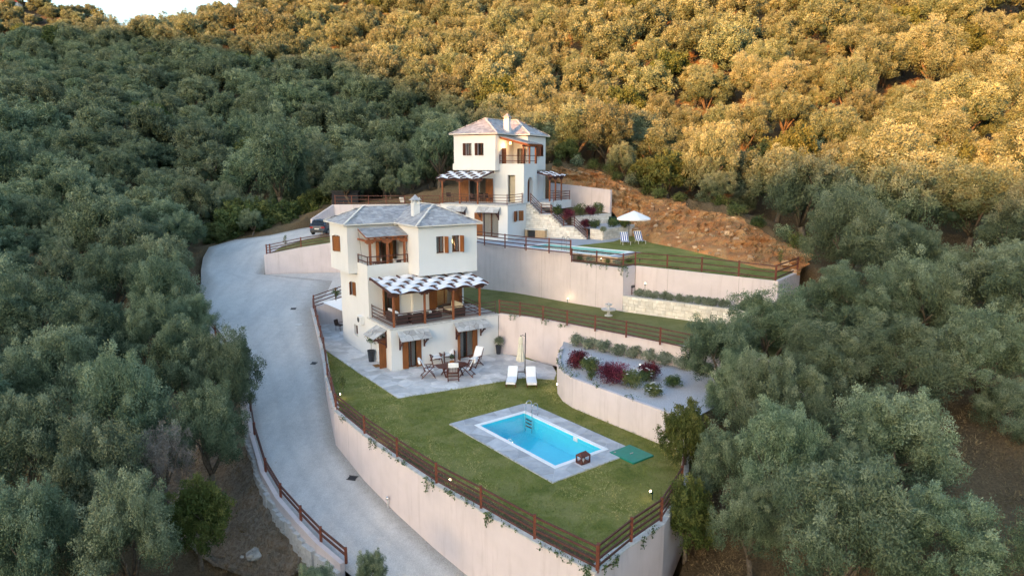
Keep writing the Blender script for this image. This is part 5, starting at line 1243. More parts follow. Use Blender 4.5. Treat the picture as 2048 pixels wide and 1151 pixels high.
# ================================================================== upper terrace things
for i, (px, py, rz, lab) in enumerate(((889,405,.6,'dark wicker chair at the left end of the far terrace'),(938,406,2.2,'dark wicker chair in front of the far house glass door'),(948,406,-.4,'second wicker chair beside the far house pergola post'),(968,407,1.0,'wicker chair at the right end of the far house dining group'))):
    p = on_z(px, py-1, 10.12); q = Vector((math.cos(H2A), math.sin(H2A)))*1.2; wicker_chair('wicker_chair', lab, (p.x+q.x,p.y+q.y,10.118), rz)
p = on_z(912,406,10.12); t = thing('side_table', 'small dark table on the far house terrace', 'table', (p.x+.7,p.y+1.5,10.118)); MB().box(-.3,.3,-.3,.3,.50,.54).build('top', M['wicker'], t)
for x in (-.25,.25):
    for y in (-.25,.25): MB().box(x-.02,x+.02,y-.02,y+.02,0,.4995).build('leg', M['wicker'], t)
def folding_lounger(label, px, py, rz):
    p = on_z(px, py, ZU-.05); t = thing('striped_lounger', label, 'sun lounger', (p.x,p.y,ZU-.06), rz, 'blue and white striped loungers on the upper lawn')
    path = [(.62,.34),(.0,.34),(-.10,.36),(-.62,1.10)]; wds = np.linspace(-.34,.34,8)
    for k in range(7):
        rows = [[(wds[k], y, z),(wds[k+1], y, z)] for y, z in path]; MB().grid(rows).build('stripe', M['navy' if k % 2 == 0 else 'fabric'], t)
    for x in (-.355,.355):
        MB().tube([(x,.64,.32),(x,0,.32),(x,-.12,.34),(x,-.64,1.12)],.018,6).build('side_rail', M['white_pl'], t)
        MB().tube([(x,.55,.33),(x,.60,0)],.016,6).build('leg', M['white_pl'], t); MB().tube([(x,-.1,.34),(x,-.35,0)],.016,6).build('leg', M['white_pl'], t)
    MB().tube([(-.355,-.64,1.12),(.355,-.64,1.12)],.016,6).build('head_bar', M['white_pl'], t); return t
folding_lounger('left blue and white striped lounger on the upper lawn', 1250, 489, math.pi+.10); folding_lounger('right blue and white striped lounger on the upper lawn', 1279, 487, math.pi+.22)
p = on_z(1257,484,ZU); t = thing('open_parasol', 'open pale blue-white parasol above the striped loungers', 'parasol', (p.x,p.y,ZU-.03), 0)
MB().box(-.4,.4,-.05,.05,0,.06).box(-.05,.05,-.4,.4,.061,.10).build('base', M['dark_metal'], t); MB().tube([(0,0,.05),(.0,0,2.05),(.22,0,2.5),(.5,0,2.72)],.032,8).build('pole', M['dark_metal'], t); MB().tube([(0,0,2.0),(.03,0,3.15)],.02,6).build('mast', M['dark_metal'], t)
cx, rr, zc = .42, 1.62, 2.28
for k in range(8):
    a0, a1 = k*math.pi/4+.2, (k+1)*math.pi/4+.2; rows = []
    for f in np.linspace(.02,1,6): rows.append([(cx+rr*f*math.cos(a0+(a1-a0)*g)*(1-.05*math.sin(math.pi*g)*f), rr*f*math.sin(a0+(a1-a0)*g)*(1-.05*math.sin(math.pi*g)*f), zc+.68*(1-f)**.92-.03*math.sin(math.pi*g)*f) for g in np.linspace(0,1,5)])
    rows.append([(x,y,z-.12) for x,y,z in rows[-1]]); MB().grid(rows).build('canopy_panel', M['canvas'], t)
    MB().tube([(cx,0,zc+.62),(cx+rr*.97*math.cos(a0),rr*.97*math.sin(a0),zc-.02)],.010,4).build('rib', M['steel'], t)
# dining table, bench barbecue on the upper terrace
p = on_z(1022,468,ZU); t = thing('glass_table', 'glass topped garden table behind the upper terrace fence', 'table', (p.x,p.y,ZU), .3)
MB().box(-.9,.9,-.45,.45,.71,.73).build('top', M['glass'], t)
for x in (-.8,.8):
    for y in (-.38,.38): MB().tube([(x,y,0),(x*.9,y*.9,.71)],.02,6).build('leg', M['white_pl'], t)
for (px, py, rz, lab) in ((1030,463,.2,'white garden chair at the glass table near the corner window'),(1046,464,-.2,'white garden chair at the right end of the glass table')):
    q = on_z(px, py+9, ZU); t = thing('metal_chair', lab, 'chair', (q.x,q.y+.6,ZU), rz)
    for x in (-.22,.22):
        for y in (-.22,.22): MB().tube([(x,y,0),(x,y,.44)],.015,5).build('leg', M['white_pl'], t)
    MB().box(-.25,.25,-.25,.25,.44,.50).build('seat', M['fabric'], t); MB().beam((0,.24,.5),(0,.30,.95),.48,.06,(0,-1,.1)).build('backrest', M['fabric'], t)
q = on_z(1072,474,ZU); t = thing('barbecue_counter', 'pale brick barbecue counter against the stone stair wall', 'barbecue', (q.x,q.y,ZU), H2A-math.pi/2)
for x in (-.95,.15,.95): MB().box(x-.12,x+.12,-.3,.3,0,.72).build('pier', M['brick_or'], t)
MB().box(-1.1,1.1,-.36,.36,.721,.84).build('counter_top', M['trim'], t); MB().box(-.82,.02,-.1,.3,0,.60).build('back_panel', M['dark_metal'], t); MB().box(.28,.82,-.31,.3,0,.715).build('side_block', M['brick_or'], t)
p = on_z(1020,474,ZU); t = thing('planter', 'small planter with white blooms beside the glass table', 'planter', (p.x,p.y+.2,ZU)); MB().lathe([(.16,0),(.22,.55),(.24,.56),(.24,.6),(.2,.6)],0,0,12).build('pot', M['wicker'], t); link('foliage', leaf_mesh('bloom', np.random.RandomState(3).randn(6,3)*.1+np.array([0,0,.75]), [.12]*6, 40, .1, M['petal'], 8), t)
# barbecue trolley in the wall niche
b_ = on_z(1257,587,4.16); t = thing('barbecue_trolley', 'dark barbecue trolley with pale cover in the wall niche', 'barbecue', (b_.x,b_.y,4.14), -.65)
MB().box(-.45,.45,-.25,.25,.55,.72).build('fire_box', M['dark_metal'], t)
for x in (-.38,.38):
    for y in (-.2,.2): MB().box(x-.025,x+.025,y-.025,y+.025,0,.5495).build('leg', M['rail'], t)
MB().box(-.4,.4,-.2,.2,.1,.13).build('shelf', M['rail'], t); MB().sphere((-.45,.12,.9),.20,.16,.16,10,8).build('cover', M['white_pl'], t, smooth=True); MB().box(-.1,.40,-.22,.22,.7205,.76).build('grill_tray', M['steel'], t)
# tiered fountain on the middle lawn
b_ = on_z(1217,631,3.0); t = thing('fountain', 'pale stone fountain basin on the middle lawn', 'fountain', (b_.x,b_.y,3.0)); MB().lathe([(.30,0),(.30,.05),(.12,.12),(.10,.34),(.50,.42),(.56,.52),(.50,.52),(.14,.46),(.10,.46)],0,0,20).build('bowl', M['cap'], t); MB().lathe([(.09,.461),(.08,.75),(.24,.80),(.28,.87),(.24,.87),(.05,.83),(.04,1.0),(.0,1.03)],0,0,16).build('upper_bowl', M['cap'], t)
# ------------------------------------------------------------------ stone stairs beside the far house
def build_stairs():
    t = thing('stone_staircase', 'white stone staircase down from the far house entrance', 'staircase', H2O, H2A)
    x0, x1 = 4.35, 5.95; prof = []; y, z = -.45, 3.1; prof.append((0.0,z)); prof.append((y,z))
    for (n, dz, run, land) in ((6,1.05,1.15,1.15),(6,1.12,1.25,1.2),(7,1.18,1.4,0)):
        for k in range(n):
            z -= dz/n; prof.append((y,z)); y -= run/n; prof.append((y,z))
        y -= land; prof.append((y,z))
    body = MB(); pts = [(0.0,-.4)] + prof + [(prof[-1][0],-.4)]; n = len(pts)
    body.sheet([(x0,p[0],p[1]) for p in pts]); body.sheet([(x1,p[0],p[1]) for p in pts])
    body.build('core', M['stone_joint'], t)
    for i in range(len(prof)-1):
        (ya, za), (yb, zb) = prof[i], prof[i+1]
        if abs(ya-yb) > .05: MB().box(x0-.03,x1,yb,ya,za-.12,za).build('step', M['cap'], t)
    ztop = lambda yy: next((a[1] for a, b in zip(prof, prof[1:]) if b[0] <= yy <= a[0] and abs(a[1]-b[1]) < 1e-6), prof[-1][1])
    rng = random.Random(8); s = MB(); z = -.35
    while z < 3.0:
        h = rng.uniform(.13,.24); yy = 0
        while yy > prof[-1][0]:
            w = rng.uniform(.2,.55); top = min(z+h, ztop(yy-w/2)-.125, ztop(yy-w)-.125, ztop(yy-.02)-.125)
            if top-z > .05: s.box(x0-.03-rng.uniform(.01,.04), x0+.02, yy-w+.01, yy-.01, z+.01, top-.008)
            yy -= w
        z += h
    stuff(s.build('stones', M['stone_pale'], t))
    posts = [prof[1], prof[13], (prof[13][0]-1.05,prof[13][1]), prof[26], (prof[26][0]-1.1,prof[26][1]), (prof[-1][0]+.15,prof[-1][1])]
    fence('railing', 'reddish railing stepping down the white stone staircase', [h2w(x0+.06,p[0],p[1]) for p in posts], h=1.0, rails=4, pw=.085, rw=.05, rh=.06, cat='railing')
    s = MB(); s.box(5.96,7.02,-1.9,-.062,2.6,3.1); s.build('landing', M['cap'], t)
build_stairs()
# raised beds right of the stairs
Bc, Br = on_z(1205,480,ZU), on_z(1268,471,ZU); Bl = h2w(5.0,-6.55,0)
stone_wall('stone_wall', 'pale stone bed wall at the foot of the staircase', (Bl[0],Bl[1]), (Bc.x,Bc.y), ZU-.1, 7.72, False, seed=12); stone_wall('stone_wall', 'warm tinted stone bed wall behind the striped loungers', (Bc.x,Bc.y), (Br.x,Br.y), ZU-.1, 7.72, False, zt2=7.85, seed=13)
k0, k1 = on_y(1146,434,70.5), on_y(1222,428,72.5)
stone_wall('stone_wall', 'low stone wall of the upper flower bed below the tall pink wall', (k0.x,k0.y), (k1.x,k1.y), 7.4, k0.z, False, zt2=k1.z+.1, seed=14)
sheet('flower_bed', [(Bl[0],Bl[1]+.2,7.66),(Bc.x,Bc.y+.2,7.66),(Br.x,Br.y+.2,7.75),(k1.x+1,k1.y+.3,7.75),(k0.x,k0.y-.1,7.6)], M['gravel'])
sheet('flower_bed', [(k0.x-.5,k0.y+.2,8.5),(k1.x,k1.y+.25,8.75),(q2.x,q2.y,8.8),(q0.x,q0.y,9.4),(k0.x-2.4,k0.y+4.2,9.3)], M['soil'])
g_ = on_y(1224,436,73.2); t = thing('storage_box', 'dark green box above the flower bed beside the rock bank', 'box', (g_.x,g_.y-.6,g_.z-.45), .2); MB().box(-.5,.5,-.4,.4,0,.62).build('body', M['green_box'], t); MB().box(-.53,.53,-.43,.43,.621,.68).build('lid', M['green_box'], t)
# white garden chairs behind the orange fence, dark shed, outdoor unit
for (px, rz, lab) in ((806,2.9,'white lounge chair left of the front chimney, behind the fence'),(829,3.3,'white lounge chair directly behind the front chimney'),(846,1.9,'white lounge chair right of the front chimney, behind the fence')):
    p = on_y(px, 404, 83); t = thing('lounge_chair', lab, 'chair', (p.x,p.y,8.9), rz)
    MB().beam((0,-.5,.36),(0,.1,.30),.55,.06).build('seat', M['fabric'], t); MB().beam((0,.1,.32),(0,.5,1.0),.55,.06).build('backrest', M['fabric'], t)
    for x in (-.25,.25): MB().tube([(x,-.45,0),(x,-.4,.36)],.02,5).build('leg', M['white_pl'], t); MB().tube([(x,.3,0),(x,.1,.34)],.02,5).build('leg', M['white_pl'], t)
p = on_y(693,400,86); t = thing('shed', 'dark shed under the trees behind the parked car', 'shed', (p.x,p.y,8.3), .1); MB().box(-1.6,1.6,-1.2,1.2,0,2.2).build('wall', simple('dark_shed', (.03,.033,.042)), t); MB().box(-1.75,1.75,-1.35,1.35,2.201,2.3).build('roof', M['dark_metal'], t)
a = h2w(5.4,9.1,6.3); t = thing('air_conditioner', 'white outdoor unit on the left wall of the far house', 'air conditioner', a, H2A); MB().box(-.4,.4,-1.7,-.3,0,.66).build('housing', M['white_pl'], t); MB().box(-.41,-.4005,-1.4,-.8,.1,.56).build('fan_grille', M['dark_metal'], t)

# ------------------------------------------------------------------ parked car
def build_car():
    p = on_z(640,467,6.5); t = thing('parked_car', 'slate blue hatchback car parked behind the front house roof', 'car', (p.x+.35,p.y+.9,6.42), 1.18-math.pi/2+.25)
    # local: +y forward, rear at y=-2.1
    half = [(-2.08,.35,.62),(-2.12,.62,.70),(-2.05,.92,.80),(-1.95,1.02,.80)]
    st = [(-2.14,.40,.70,.62),(-2.10,.30,.98,.80),(-1.7,.28,1.02,.88),(-.8,.26,1.00,.90),(.6,.26,.98,.90),(1.4,.28,.92,.88),(2.0,.32,.78,.80),(2.15,.40,.62,.66)]
    rows = []
    for (y, zb, zt, w) in st:
        rows.append([(-w*.94,y,zb),(-w,y,zb+.14),(-w,y,(zb+zt)/2+.06),(-w*.93,y,zt),(-w*.5,y,zt+.03),(w*.5,y,zt+.03),(w*.93,y,zt),(w,y,(zb+zt)/2+.06),(w,y,zb+.14),(w*.94,y,zb),(-w*.94,y,zb)])
    m = MB().grid(rows); m.add(rows[0][:-1],[tuple(range(10))]); m.add(rows[-1][:-1],[tuple(range(10))]); m.build('body', M['carpaint'], t, smooth=False)
    cab = []
    for (y, z, w) in ((-2.0,1.02,.78),(-1.55,1.50,.62),(-.6,1.60,.64),(.3,1.55,.62),(1.15,1.0,.80)): cab.append([(-w-.06,y,1.0 if z > 1.02 else z),(-w,y,z),(w,y,z),(w+.06,y,1.0 if z > 1.02 else z)])
    MB().grid(cab).build('cabin_glass', M['carglass'], t)
    MB().grid([[(-.60,-1.62,1.515),(0,-1.62,1.535),(.60,-1.62,1.515)],[(-.635,-.6,1.61),(0,-.6,1.64),(.635,-.6,1.61)],[(-.61,.28,1.56),(0,.28,1.58),(.61,.28,1.56)]]).build('roof_panel', M['carpaint'], t, smooth=True)
    for s in (-1,1):
        m = MB(); m.beam((s*.80,-1.98,1.03),(s*.63,-1.52,1.53),.10,.05); m.beam((s*.86,-1.9,1.03),(s*.66,-1.0,1.56),.05,.16); m.beam((s*.64,-1.5,1.53),(s*.655,.3,1.57),.05,.05); m.beam((s*.63,.3,1.57),(s*.84,1.15,1.0),.06,.05); m.build('pillar', M['carpaint'], t)
        MB().box(min(s*.45,s*.81),max(s*.45,s*.81),-2.16,-1.86,.80,.93).build('tail_light', M['taillight'], t)
        for y in (-1.35,1.35):
            w = MB(); w.lathe([(.20,-.11),(.33,-.11),(.345,-.08),(.345,.08),(.33,.11),(.20,.11)],0,0,24); o = w.build('wheel', M['tyre'], t); o.matrix_local = Matrix.Translation((s*.80,y,.345)) @ Matrix.Rotation(math.pi/2,4,'Y')
            r = MB(); r.lathe([(.0,.118),(.05,.12),(.06,.10),(.19,.10),(.21,.115),(.215,.10),(.21,-.115),(.0,-.115)],0,0,20)
            for k in range(5): a = k*1.2566; r.beam((.04*math.cos(a),.04*math.sin(a),.115),(.2*math.cos(a),.2*math.sin(a),.115),.045,.02)
            r.build('rim', M['rim'], o)
    MB().box(-.26,.26,-2.20,-2.16,.66,.77).build('number_plate', M['plate'], t); MB().box(-.72,.72,-2.19,-2.1,.34,.52).build('bumper', M['dark_metal'], t)
build_car()
# ------------------------------------------------------------------ drain covers and marker on the driveway
def road_z(x, y):
    best = None
    for (r, l) in ROAD:
        for f in np.linspace(0,1,11):
            q = [r[i]+(l[i]-r[i])*f for i in range(3)]; d = (q[0]-x)**2+(q[1]-y)**2
            if best is None or d < best[0]: best = (d, q[2])
    return best[1]
for (px, py, z0, w, mat, lab) in ((587,617,1.5,.42,'dark_metal','dark drain grate in the middle of the upper driveway'),(597,649,.95,.6,'cap','round pale manhole cover on the driveway'),(628,726,-.15,.38,'dark_metal','small dark drain grate beside the low driveway wall'),(705,955,-2.5,.46,'dark_metal','brown drain grate at the bend of the driveway wall')):
    p = on_z(px, py, z0)
    if mat == 'cap': t = MB().lathe([(w/2,-.05),(w/2,.012),(w/2-.04,.016),(0,.016)],0,0,20).build('manhole_cover', M['cap'])
    else:
        m = MB()
        for k in range(6): m.box(-w/2,w/2,-w/3+k*w/9,-w/3+k*w/9+w/16,-.03,.015)
        m.box(-w/2-.04,w/2+.04,-w/3-.05,-w/3-.01,-.03,.016); m.box(-w/2-.04,w/2+.04,w/3-.02,w/3+.02,-.03,.016); t = m.build('drain_grate', M['dark_metal'])
    h_ = ROAD_BVH.ray_cast(Vector((0,0,CAM_H)), Vector(ray(px, py)).normalized()); t.location = h_[0]+Vector((0,0,.012)); n_ = h_[1] if h_[1].z > 0 else -h_[1]; t.rotation_mode = 'QUATERNION'; t.rotation_quaternion = n_.to_track_quat('Z','Y'); tag(t, lab, 'drain cover')
p = ROAD_BVH.ray_cast(Vector((0,0,CAM_H)), Vector(ray(776,1014)).normalized())[0]; t = thing('marker_post', 'short round-headed marker post at the foot of the driveway wall', 'post', p); MB().tube([(0,0,0),(0,0,.42)],.03,8).build('stake', M['cap'], t); MB().sphere((0,0,.5),.10,.10,.10,10,8).build('head', M['steel'], t, smooth=True)
# ------------------------------------------------------------------ garden lights
def spot(label, loc, aim, e=7, head='bulb'):
    t = thing('garden_light', label, 'lamp', loc); MB().tube([(0,0,-.05),(0,0,.26)],.018,6).build('spike', M['green_box'], t)
    MB().tube([(0,0,.24),tuple(Vector((0,0,.26))+Vector(aim).normalized()*.12)],[.04,.065],10).build('housing', M['green_box'], t)
    q = Vector((0,0,.26))+Vector(aim).normalized()*.125; MB().sphere(q,.05,.05,.05,8,6).build('lens', M['bulb'], t)
    ld = bpy.data.lights.new('lamp_light','POINT'); ld.energy = e*.2; ld.color = (1,.74,.42); ld.shadow_soft_size = .04; lo = link('lamp_light', ld, t); lo.location = tuple(Vector((0,0,.26))+Vector(aim).normalized()*.22)
def L_(px, py, z): p = on_z(px, py, z); return (p.x, p.y, z)
spot('lit garden light at the base of the curved planter wall', L_(1236,848,0), (.3,.3,1), 4)
spot('glowing garden light in the planter gravel against the pink wall', L_(1279,742,1.74), (.4,.6,1), 5)
spot('garden light at the tall wall behind the terrace post', L_(1035,585,3.0), (.2,.4,1), 5); spot('garden light at the tall wall near the fountain', L_(1135,607,3.0), (.2,.4,1), 5)
spot('garden light on the lawn at the stone planter wall', L_(1391,645,3.0), (.2,.4,1), 3); spot('garden light behind the lavender, left end', L_(1290,577,4.9), (.1,.5,1), 3); spot('garden light behind the lavender, middle of the row', L_(1411,596,4.4), (.1,.5,1), 3); spot('garden light behind the lavender at the right end', L_(1535,611,4.3), (.1,.5,1), 4)
spot('garden light shining orange on the rock bank', L_(1396,507,6.68), (.25,1,.5), 14)
spot('lit garden light under the long lawn fence', L_(752,884,.02), (.6,.3,.3), 5); spot('garden light glowing on the lawn behind the lower fence post', L_(676,797,.02), (.7,.2,.2), 6); spot('small white light near the fence at the lawn front', L_(897,975,.02), (.3,.5,.4), 3); spot('light beside the dark shrub at the lawn right edge', L_(1305,997,.02), (-.6,.1,.5), 4)
spot('light at the end of the curved planter wall', L_(1117,778,.02), (-.6,-.1,.6), 2.5); spot('amber light in the plants below the upper pool', L_(1202,527,6.3), (.1,.6,.6), 3); spot('amber light on the tall wall top by the fence post', L_(1049,498,7.05), (.2,.6,.4), 2.5); spot('amber light by the fence corner of the upper lawn', L_(1279,527,6.4), (.2,.6,.4), 3)
# ------------------------------------------------------------------ garden plants
G = .0
def P_(px, py, z): p = on_z(px, py, z); return (p.x, p.y, z)
bush('barberry_bush', 'crimson shrub at the planter corner nearest the patio', 'shrub', P_(1154,735,1.72), .78, 1.15, 'barb', 41, .09, 34, 150); bush('barberry_bush', 'wide crimson shrub in the middle of the gravel planter', 'shrub', P_(1226,766,1.72), 1.15, 1.15, 'barb', 42, .09, 44, 150); bush('barberry_bush', 'small crimson shrub by the planter garden light', 'shrub', P_(1301,757,1.72), .72, .95, 'barb', 43, .09, 28, 140)
bush('rose_bush', 'green bush with white flowers beside the corner crimson shrub', 'shrub', P_(1183,748,1.72), .7, 1.1, 'shrub', 44, .09, 28, 110, flowers=14); bush('rose_bush', 'green bush right of the wide crimson shrub', 'shrub', P_(1263,775,1.72), .75, 1.05, 'shrub', 45, .09, 28, 110, flowers=3); bush('rose_bush', 'white flowering bush in front of the small crimson shrub', 'shrub', P_(1293,762,1.72), .5, .75, 'shrub', 46, .09, 16, 90, flowers=12)
bush('flowering_bush', 'round green bush with tiny white blooms in the gravel planter', 'shrub', P_(1309,790,1.72), .65, .65, 'shrub', 47, .08, 22, 110, flowers=10); bush('flowering_bush', 'dark green low bush at the right of the gravel planter', 'shrub', P_(1346,772,1.72), .7, .6, 'broad', 48, .08, 22, 110); bush('flowering_bush', 'low leafy bush under the planter wall edge', 'shrub', P_(1183,760,1.72), .35, .5, 'broad', 49, .08, 10, 50)
ORDN = ('first','second','third','fourth','fifth','sixth','seventh','eighth','ninth','tenth','eleventh','twelfth','thirteenth','fourteenth','fifteenth','sixteenth')
for k in range(9):
    f = k/8; x, y = 4.4+(11.2-4.4)*f, 44.7+(38.75-44.7)*f
    bush('lavender_bush', 'grey green lavender bush against the planter back wall, %s from the patio' % ORDN[k], 'shrub', (x,y-.15,1.72), .62, .75, 'lav', 60+k, .11, 16, 110, 'lavender against the planter back wall', up=.9)
for k in range(16):
    f = k/15; x, y = 9.55+(17.3-9.55)*f, 49.55+(43.6-49.55)*f
    if k in (11,): continue
    bush('lavender_bush', 'grey green lavender in the row above the stone wall, %s from the barbecue' % ORDN[k], 'shrub', (x,y-.05,4.13), .45, .56, 'lav', 80+k, .10, 14, 110, 'lavender row above the stone wall', up=.9)
for i, (px, py, r) in enumerate(((1160,521,.5),(1180,524,.45),(1215,529,.4),(1232,531,.42),(1258,527,.5))):
    bush('low_shrub', ['grey shrub behind the fence at the wall step','grey shrub second from the wall step below the upper pool','low shrub beside the amber light below the pool','low shrub left of the niche corner post','bushy shrub at the fence corner above the barbecue'][i], 'shrub', P_(px,py,6.29), r, .5, 'lav' if i % 2 else 'shrub', 110+i, .09, 10, 50)
for i, (px, py, z, r, h, mt, lab) in enumerate(((1115,432,8.9,.5,1.1,'broad','green shrub beside the staircase landing'),(1137,436,8.8,.7,.8,'barb','dark red shrub behind the staircase railing'),(1160,432,8.8,.8,1.3,'shrub','tall green shrub before the tall pink wall'),(1180,432,8.8,.6,1.1,'barb','brownish shrub in the upper flower bed'),(1196,430,8.8,.7,1.3,'shrub','light green shrub at the pink wall corner'),(1190,456,7.7,.8,.8,'shrub','wide green shrub in the lower flower bed'),(1228,454,7.75,.8,.8,'shrub','green shrub right of the lower bed centre'),(1170,456,7.7,.6,.8,'barb','purple brown shrub beside the last stair flight'),(1207,462,7.7,.35,.4,'lav','small blue grey shrub at the lower bed edge'),(1250,454,7.75,.6,.7,'broad_y','shrub under the open parasol edge'))):
    bush('garden_shrub', lab, 'shrub', P_(px,py,z), r, h, mt, 130+i, .11, 22, 90, flowers=4 if i in (2,4) else 0)
def trailing(label, x, y, z, nx, ny, n, length, seed):
    rng = np.random.RandomState(seed); C = []; Rr = []
    for k in range(n):
        a = rng.uniform(-.45,.45); l = rng.uniform(.15,1)*length; m_ = max(2, int(l/.09))
        for j in range(m_): C.append([-ny*a+nx*(.06+.02*rng.rand()), nx*a+ny*.06, .08-l*j/m_]); Rr.append(.055)
    for k in range(5): C.append([-ny*rng.uniform(-.5,.5)-nx*.1, nx*rng.uniform(-.5,.5)-ny*.1, .1]); Rr.append(.12)
    t = thing('trailing_plant', label, 'plant', (x,y,z)); link('foliage', leaf_mesh('trailing', np.array(C), Rr, 7, .085, M['ivy'], seed, 0, .55, .3, droop=.4), t); MB().tube([(0,0,-.02),(-.02*nx,-.02*ny,.08)],.01,5).build('stem', M['bark'], t)
rng = random.Random(3); nth = ('first','second','third','fourth','fifth','sixth','seventh','eighth','ninth','tenth','eleventh','twelfth')
i = 0
for (a, b, n) in ((W[4],W[5],1),(W[5],W[6],2),(W[6],W[7],2),(W[7],W[8],2),(W[8],W[9],2),(W[9],W[10],3)):
    d = Vector((b[0]-a[0],b[1]-a[1])).normalized(); 
    for k in range(n):
        f = (k+rng.uniform(.2,.8))/n; trailing('green trailing plant over the driveway wall, %s from its far bend' % nth[i], a[0]+(b[0]-a[0])*f, a[1]+(b[1]-a[1])*f, .14, d.y, -d.x, rng.randint(2,5), rng.choice((.3,.45,.8)), 200+i); i += 1
for i, (x, y) in enumerate(((3.5,21.75),(5.2,23.5))): trailing(['trailing plant over the wall right of the corner fence post','trailing plant on the corner wall close to the trees'][i], x, y, .14, .72, -.69, 4, .6, 230+i)
for i, (px, py) in enumerate(((1025,632),(1090,641),(1128,652))): p = on_z(px, py, 3.05); trailing(['trailing plant over the middle wall near the house','trailing plant over the middle wall above the parasol','trailing plant over the middle wall beside the third fence post'][i], p.x, p.y, 3.05, -.62, -.78, 4, .5, 240+i)
for i, (px, py) in enumerate(((1180,530),(1205,533),(1249,536),(1338,537),(1350,538),(1492,553))): p = on_z(px, py, 6.34); trailing(['trailing plant below the upper pool fence, left one','trailing plant below the upper pool fence, middle one','long trailing plant at the niche corner','trailing plant on the wall above the lavender, left strand','trailing plant on the wall above the lavender, second strand','tiny trailing plant near the right end of the wall'][i], p.x, p.y, 6.36, -.6, -.8, 3 if i != 2 else 6, .4 if i != 2 else .8, 250+i)
i = 0
for f in (.12,.24,.36,.47,.58,.68,.80,.90):
    n = (len(PLANTER)-2)*f; k = int(n)+1; a, b = PLANTER[min(k,6)], PLANTER[min(k+1,7)]; g = n-int(n); d = Vector((b[0]-a[0],b[1]-a[1])).normalized()
    trailing('creeper on the rim of the curved planter wall, %s from the trees' % nth[i], a[0]+(b[0]-a[0])*g+.08, a[1]+(b[1]-a[1])*g+.05, 1.80, -d.y, d.x, 2, .18, 270+i); i += 1
# saplings on lawn and by the strip fence
def sapling(label, px, py, z, h, mat, seed):
    p = on_z(px, py, z); t = thing('sapling', label, 'young tree', (p.x,p.y,z)); MB().tube([(0,0,-.05),(.02,.01,h*.5),(0,0,h)],[.018,.013,.006],6).build('trunk', M['bark'], t)
    rng = np.random.RandomState(seed); C = [[rng.uniform(-.12,.12),rng.uniform(-.12,.12),h*f] for f in np.linspace(.45,1.05,8)]; link('crown', leaf_mesh('sapling', C, [.12]*8, 22, .12, M[mat], seed), t)
sapling('yellow green sapling on the narrow lawn beside the driveway wall', 686, 788, 0, 1.1, 'broad_y', 5); sapling('thin sapling behind the strip lawn fence', 571, 497, 5.4, 1.2, 'shrub', 6); sapling('young tree at the right end of the upper lawn', 1560, 536, 6.5, 1.2, 'broad_y', 7)
p = on_z(672,600,2.6); bush('garden_shrub', 'green shrub at the far corner of the front house', 'shrub', (p.x,p.y,2.6), .4, 1.2, 'broad', 160, .1, 10, 50)

# ------------------------------------------------------------------ grass blades that roughen the near lawn
def lawn_blades():
    rng = random.Random(44); poly = [(x, y) for x, y in W + LOWER_RIGHT + PLANTER[1:]]; pats = [[h1w(u, v, 0)[:2] for u, v in p] for p in patio]; pool = [pool_pt(POOL1, x, y)[:2] for x, y in ((0,0),(5.513,0),(5.513,8.63),(0,8.63))]
    C = []; CL = []; ph = [rng.uniform(0,6.28) for _ in range(8)]
    def patch(x, y): return .5+.5*math.sin(.9*x+.5*y+ph[0]+1.3*math.sin(.45*y-.3*x+ph[1]))*.55+.25*math.sin(2.1*x-1.4*y+ph[2])*math.sin(1.2*x+1.9*y+ph[3])
    n = 0
    hx = on_z(1263,909,.0)
    while n < 34000:
        x, y = rng.uniform(-14,9), rng.uniform(21,48); n += 1
        if math.hypot(x-hx.x, y-hx.y) < 1.15: continue
        if not in_poly(x, y, poly) or in_poly(x, y, pool) or any(in_poly(x, y, p) for p in pats): continue
        C.append((x, y, .0)); CL.append(max(0, min(1, patch(x, y)+rng.uniform(-.18,.18))))
    me = leaf_mesh('grass', C, [.05]*len(C), 3, .085, leaf_mat('grass_blades', (.095,.125,.028), (.225,.245,.060), (.56,.47,.21), 0, .25), 12, 2.2, .22, .1, CL, sprig=0, lift=1.2)
    o = stuff(link('grass', me)); o['label'] = 'short mown grass blades of the lower pool lawn'; o['category'] = 'grass'
lawn_blades()

# ================================================================== trees
def limb_mesh(seed, h, R_, thick, z_fork):
    rng = random.Random(seed); m = MB(); lean = Vector((rng.uniform(-.25,.25), rng.uniform(-.25,.25), 0))
    f = Vector((lean.x*z_fork, lean.y*z_fork, z_fork)); m.tube([(0,0,-.6),(0,0,.0),(lean.x*z_fork*.4+rng.uniform(-.1,.1),lean.y*z_fork*.4,z_fork*.5),f], [thick*1.5,thick*1.15,thick*.9,thick*.8], 8)
    for k in range(5):
        a = k*1.26+rng.uniform(-.4,.4); r = R_*rng.uniform(.45,.7); e = Vector((math.cos(a)*r, math.sin(a)*r, h*rng.uniform(.55,.85))); mid = f.lerp(e,.5)+Vector((rng.uniform(-.3,.3),rng.uniform(-.3,.3),rng.uniform(-.1,.3)))
        m.tube([f-Vector((0,0,.1)),mid,e],[thick*.6,thick*.36,thick*.12],6)
        for q in range(2): g = mid.lerp(e,.4); m.tube([g, g+Vector((rng.uniform(-1,1)*R_*.3,rng.uniform(-1,1)*R_*.3,h*.22))],[thick*.2,thick*.06],5)
    return m.mesh('olive_trunk', M['bark'], True)
VAR = {}
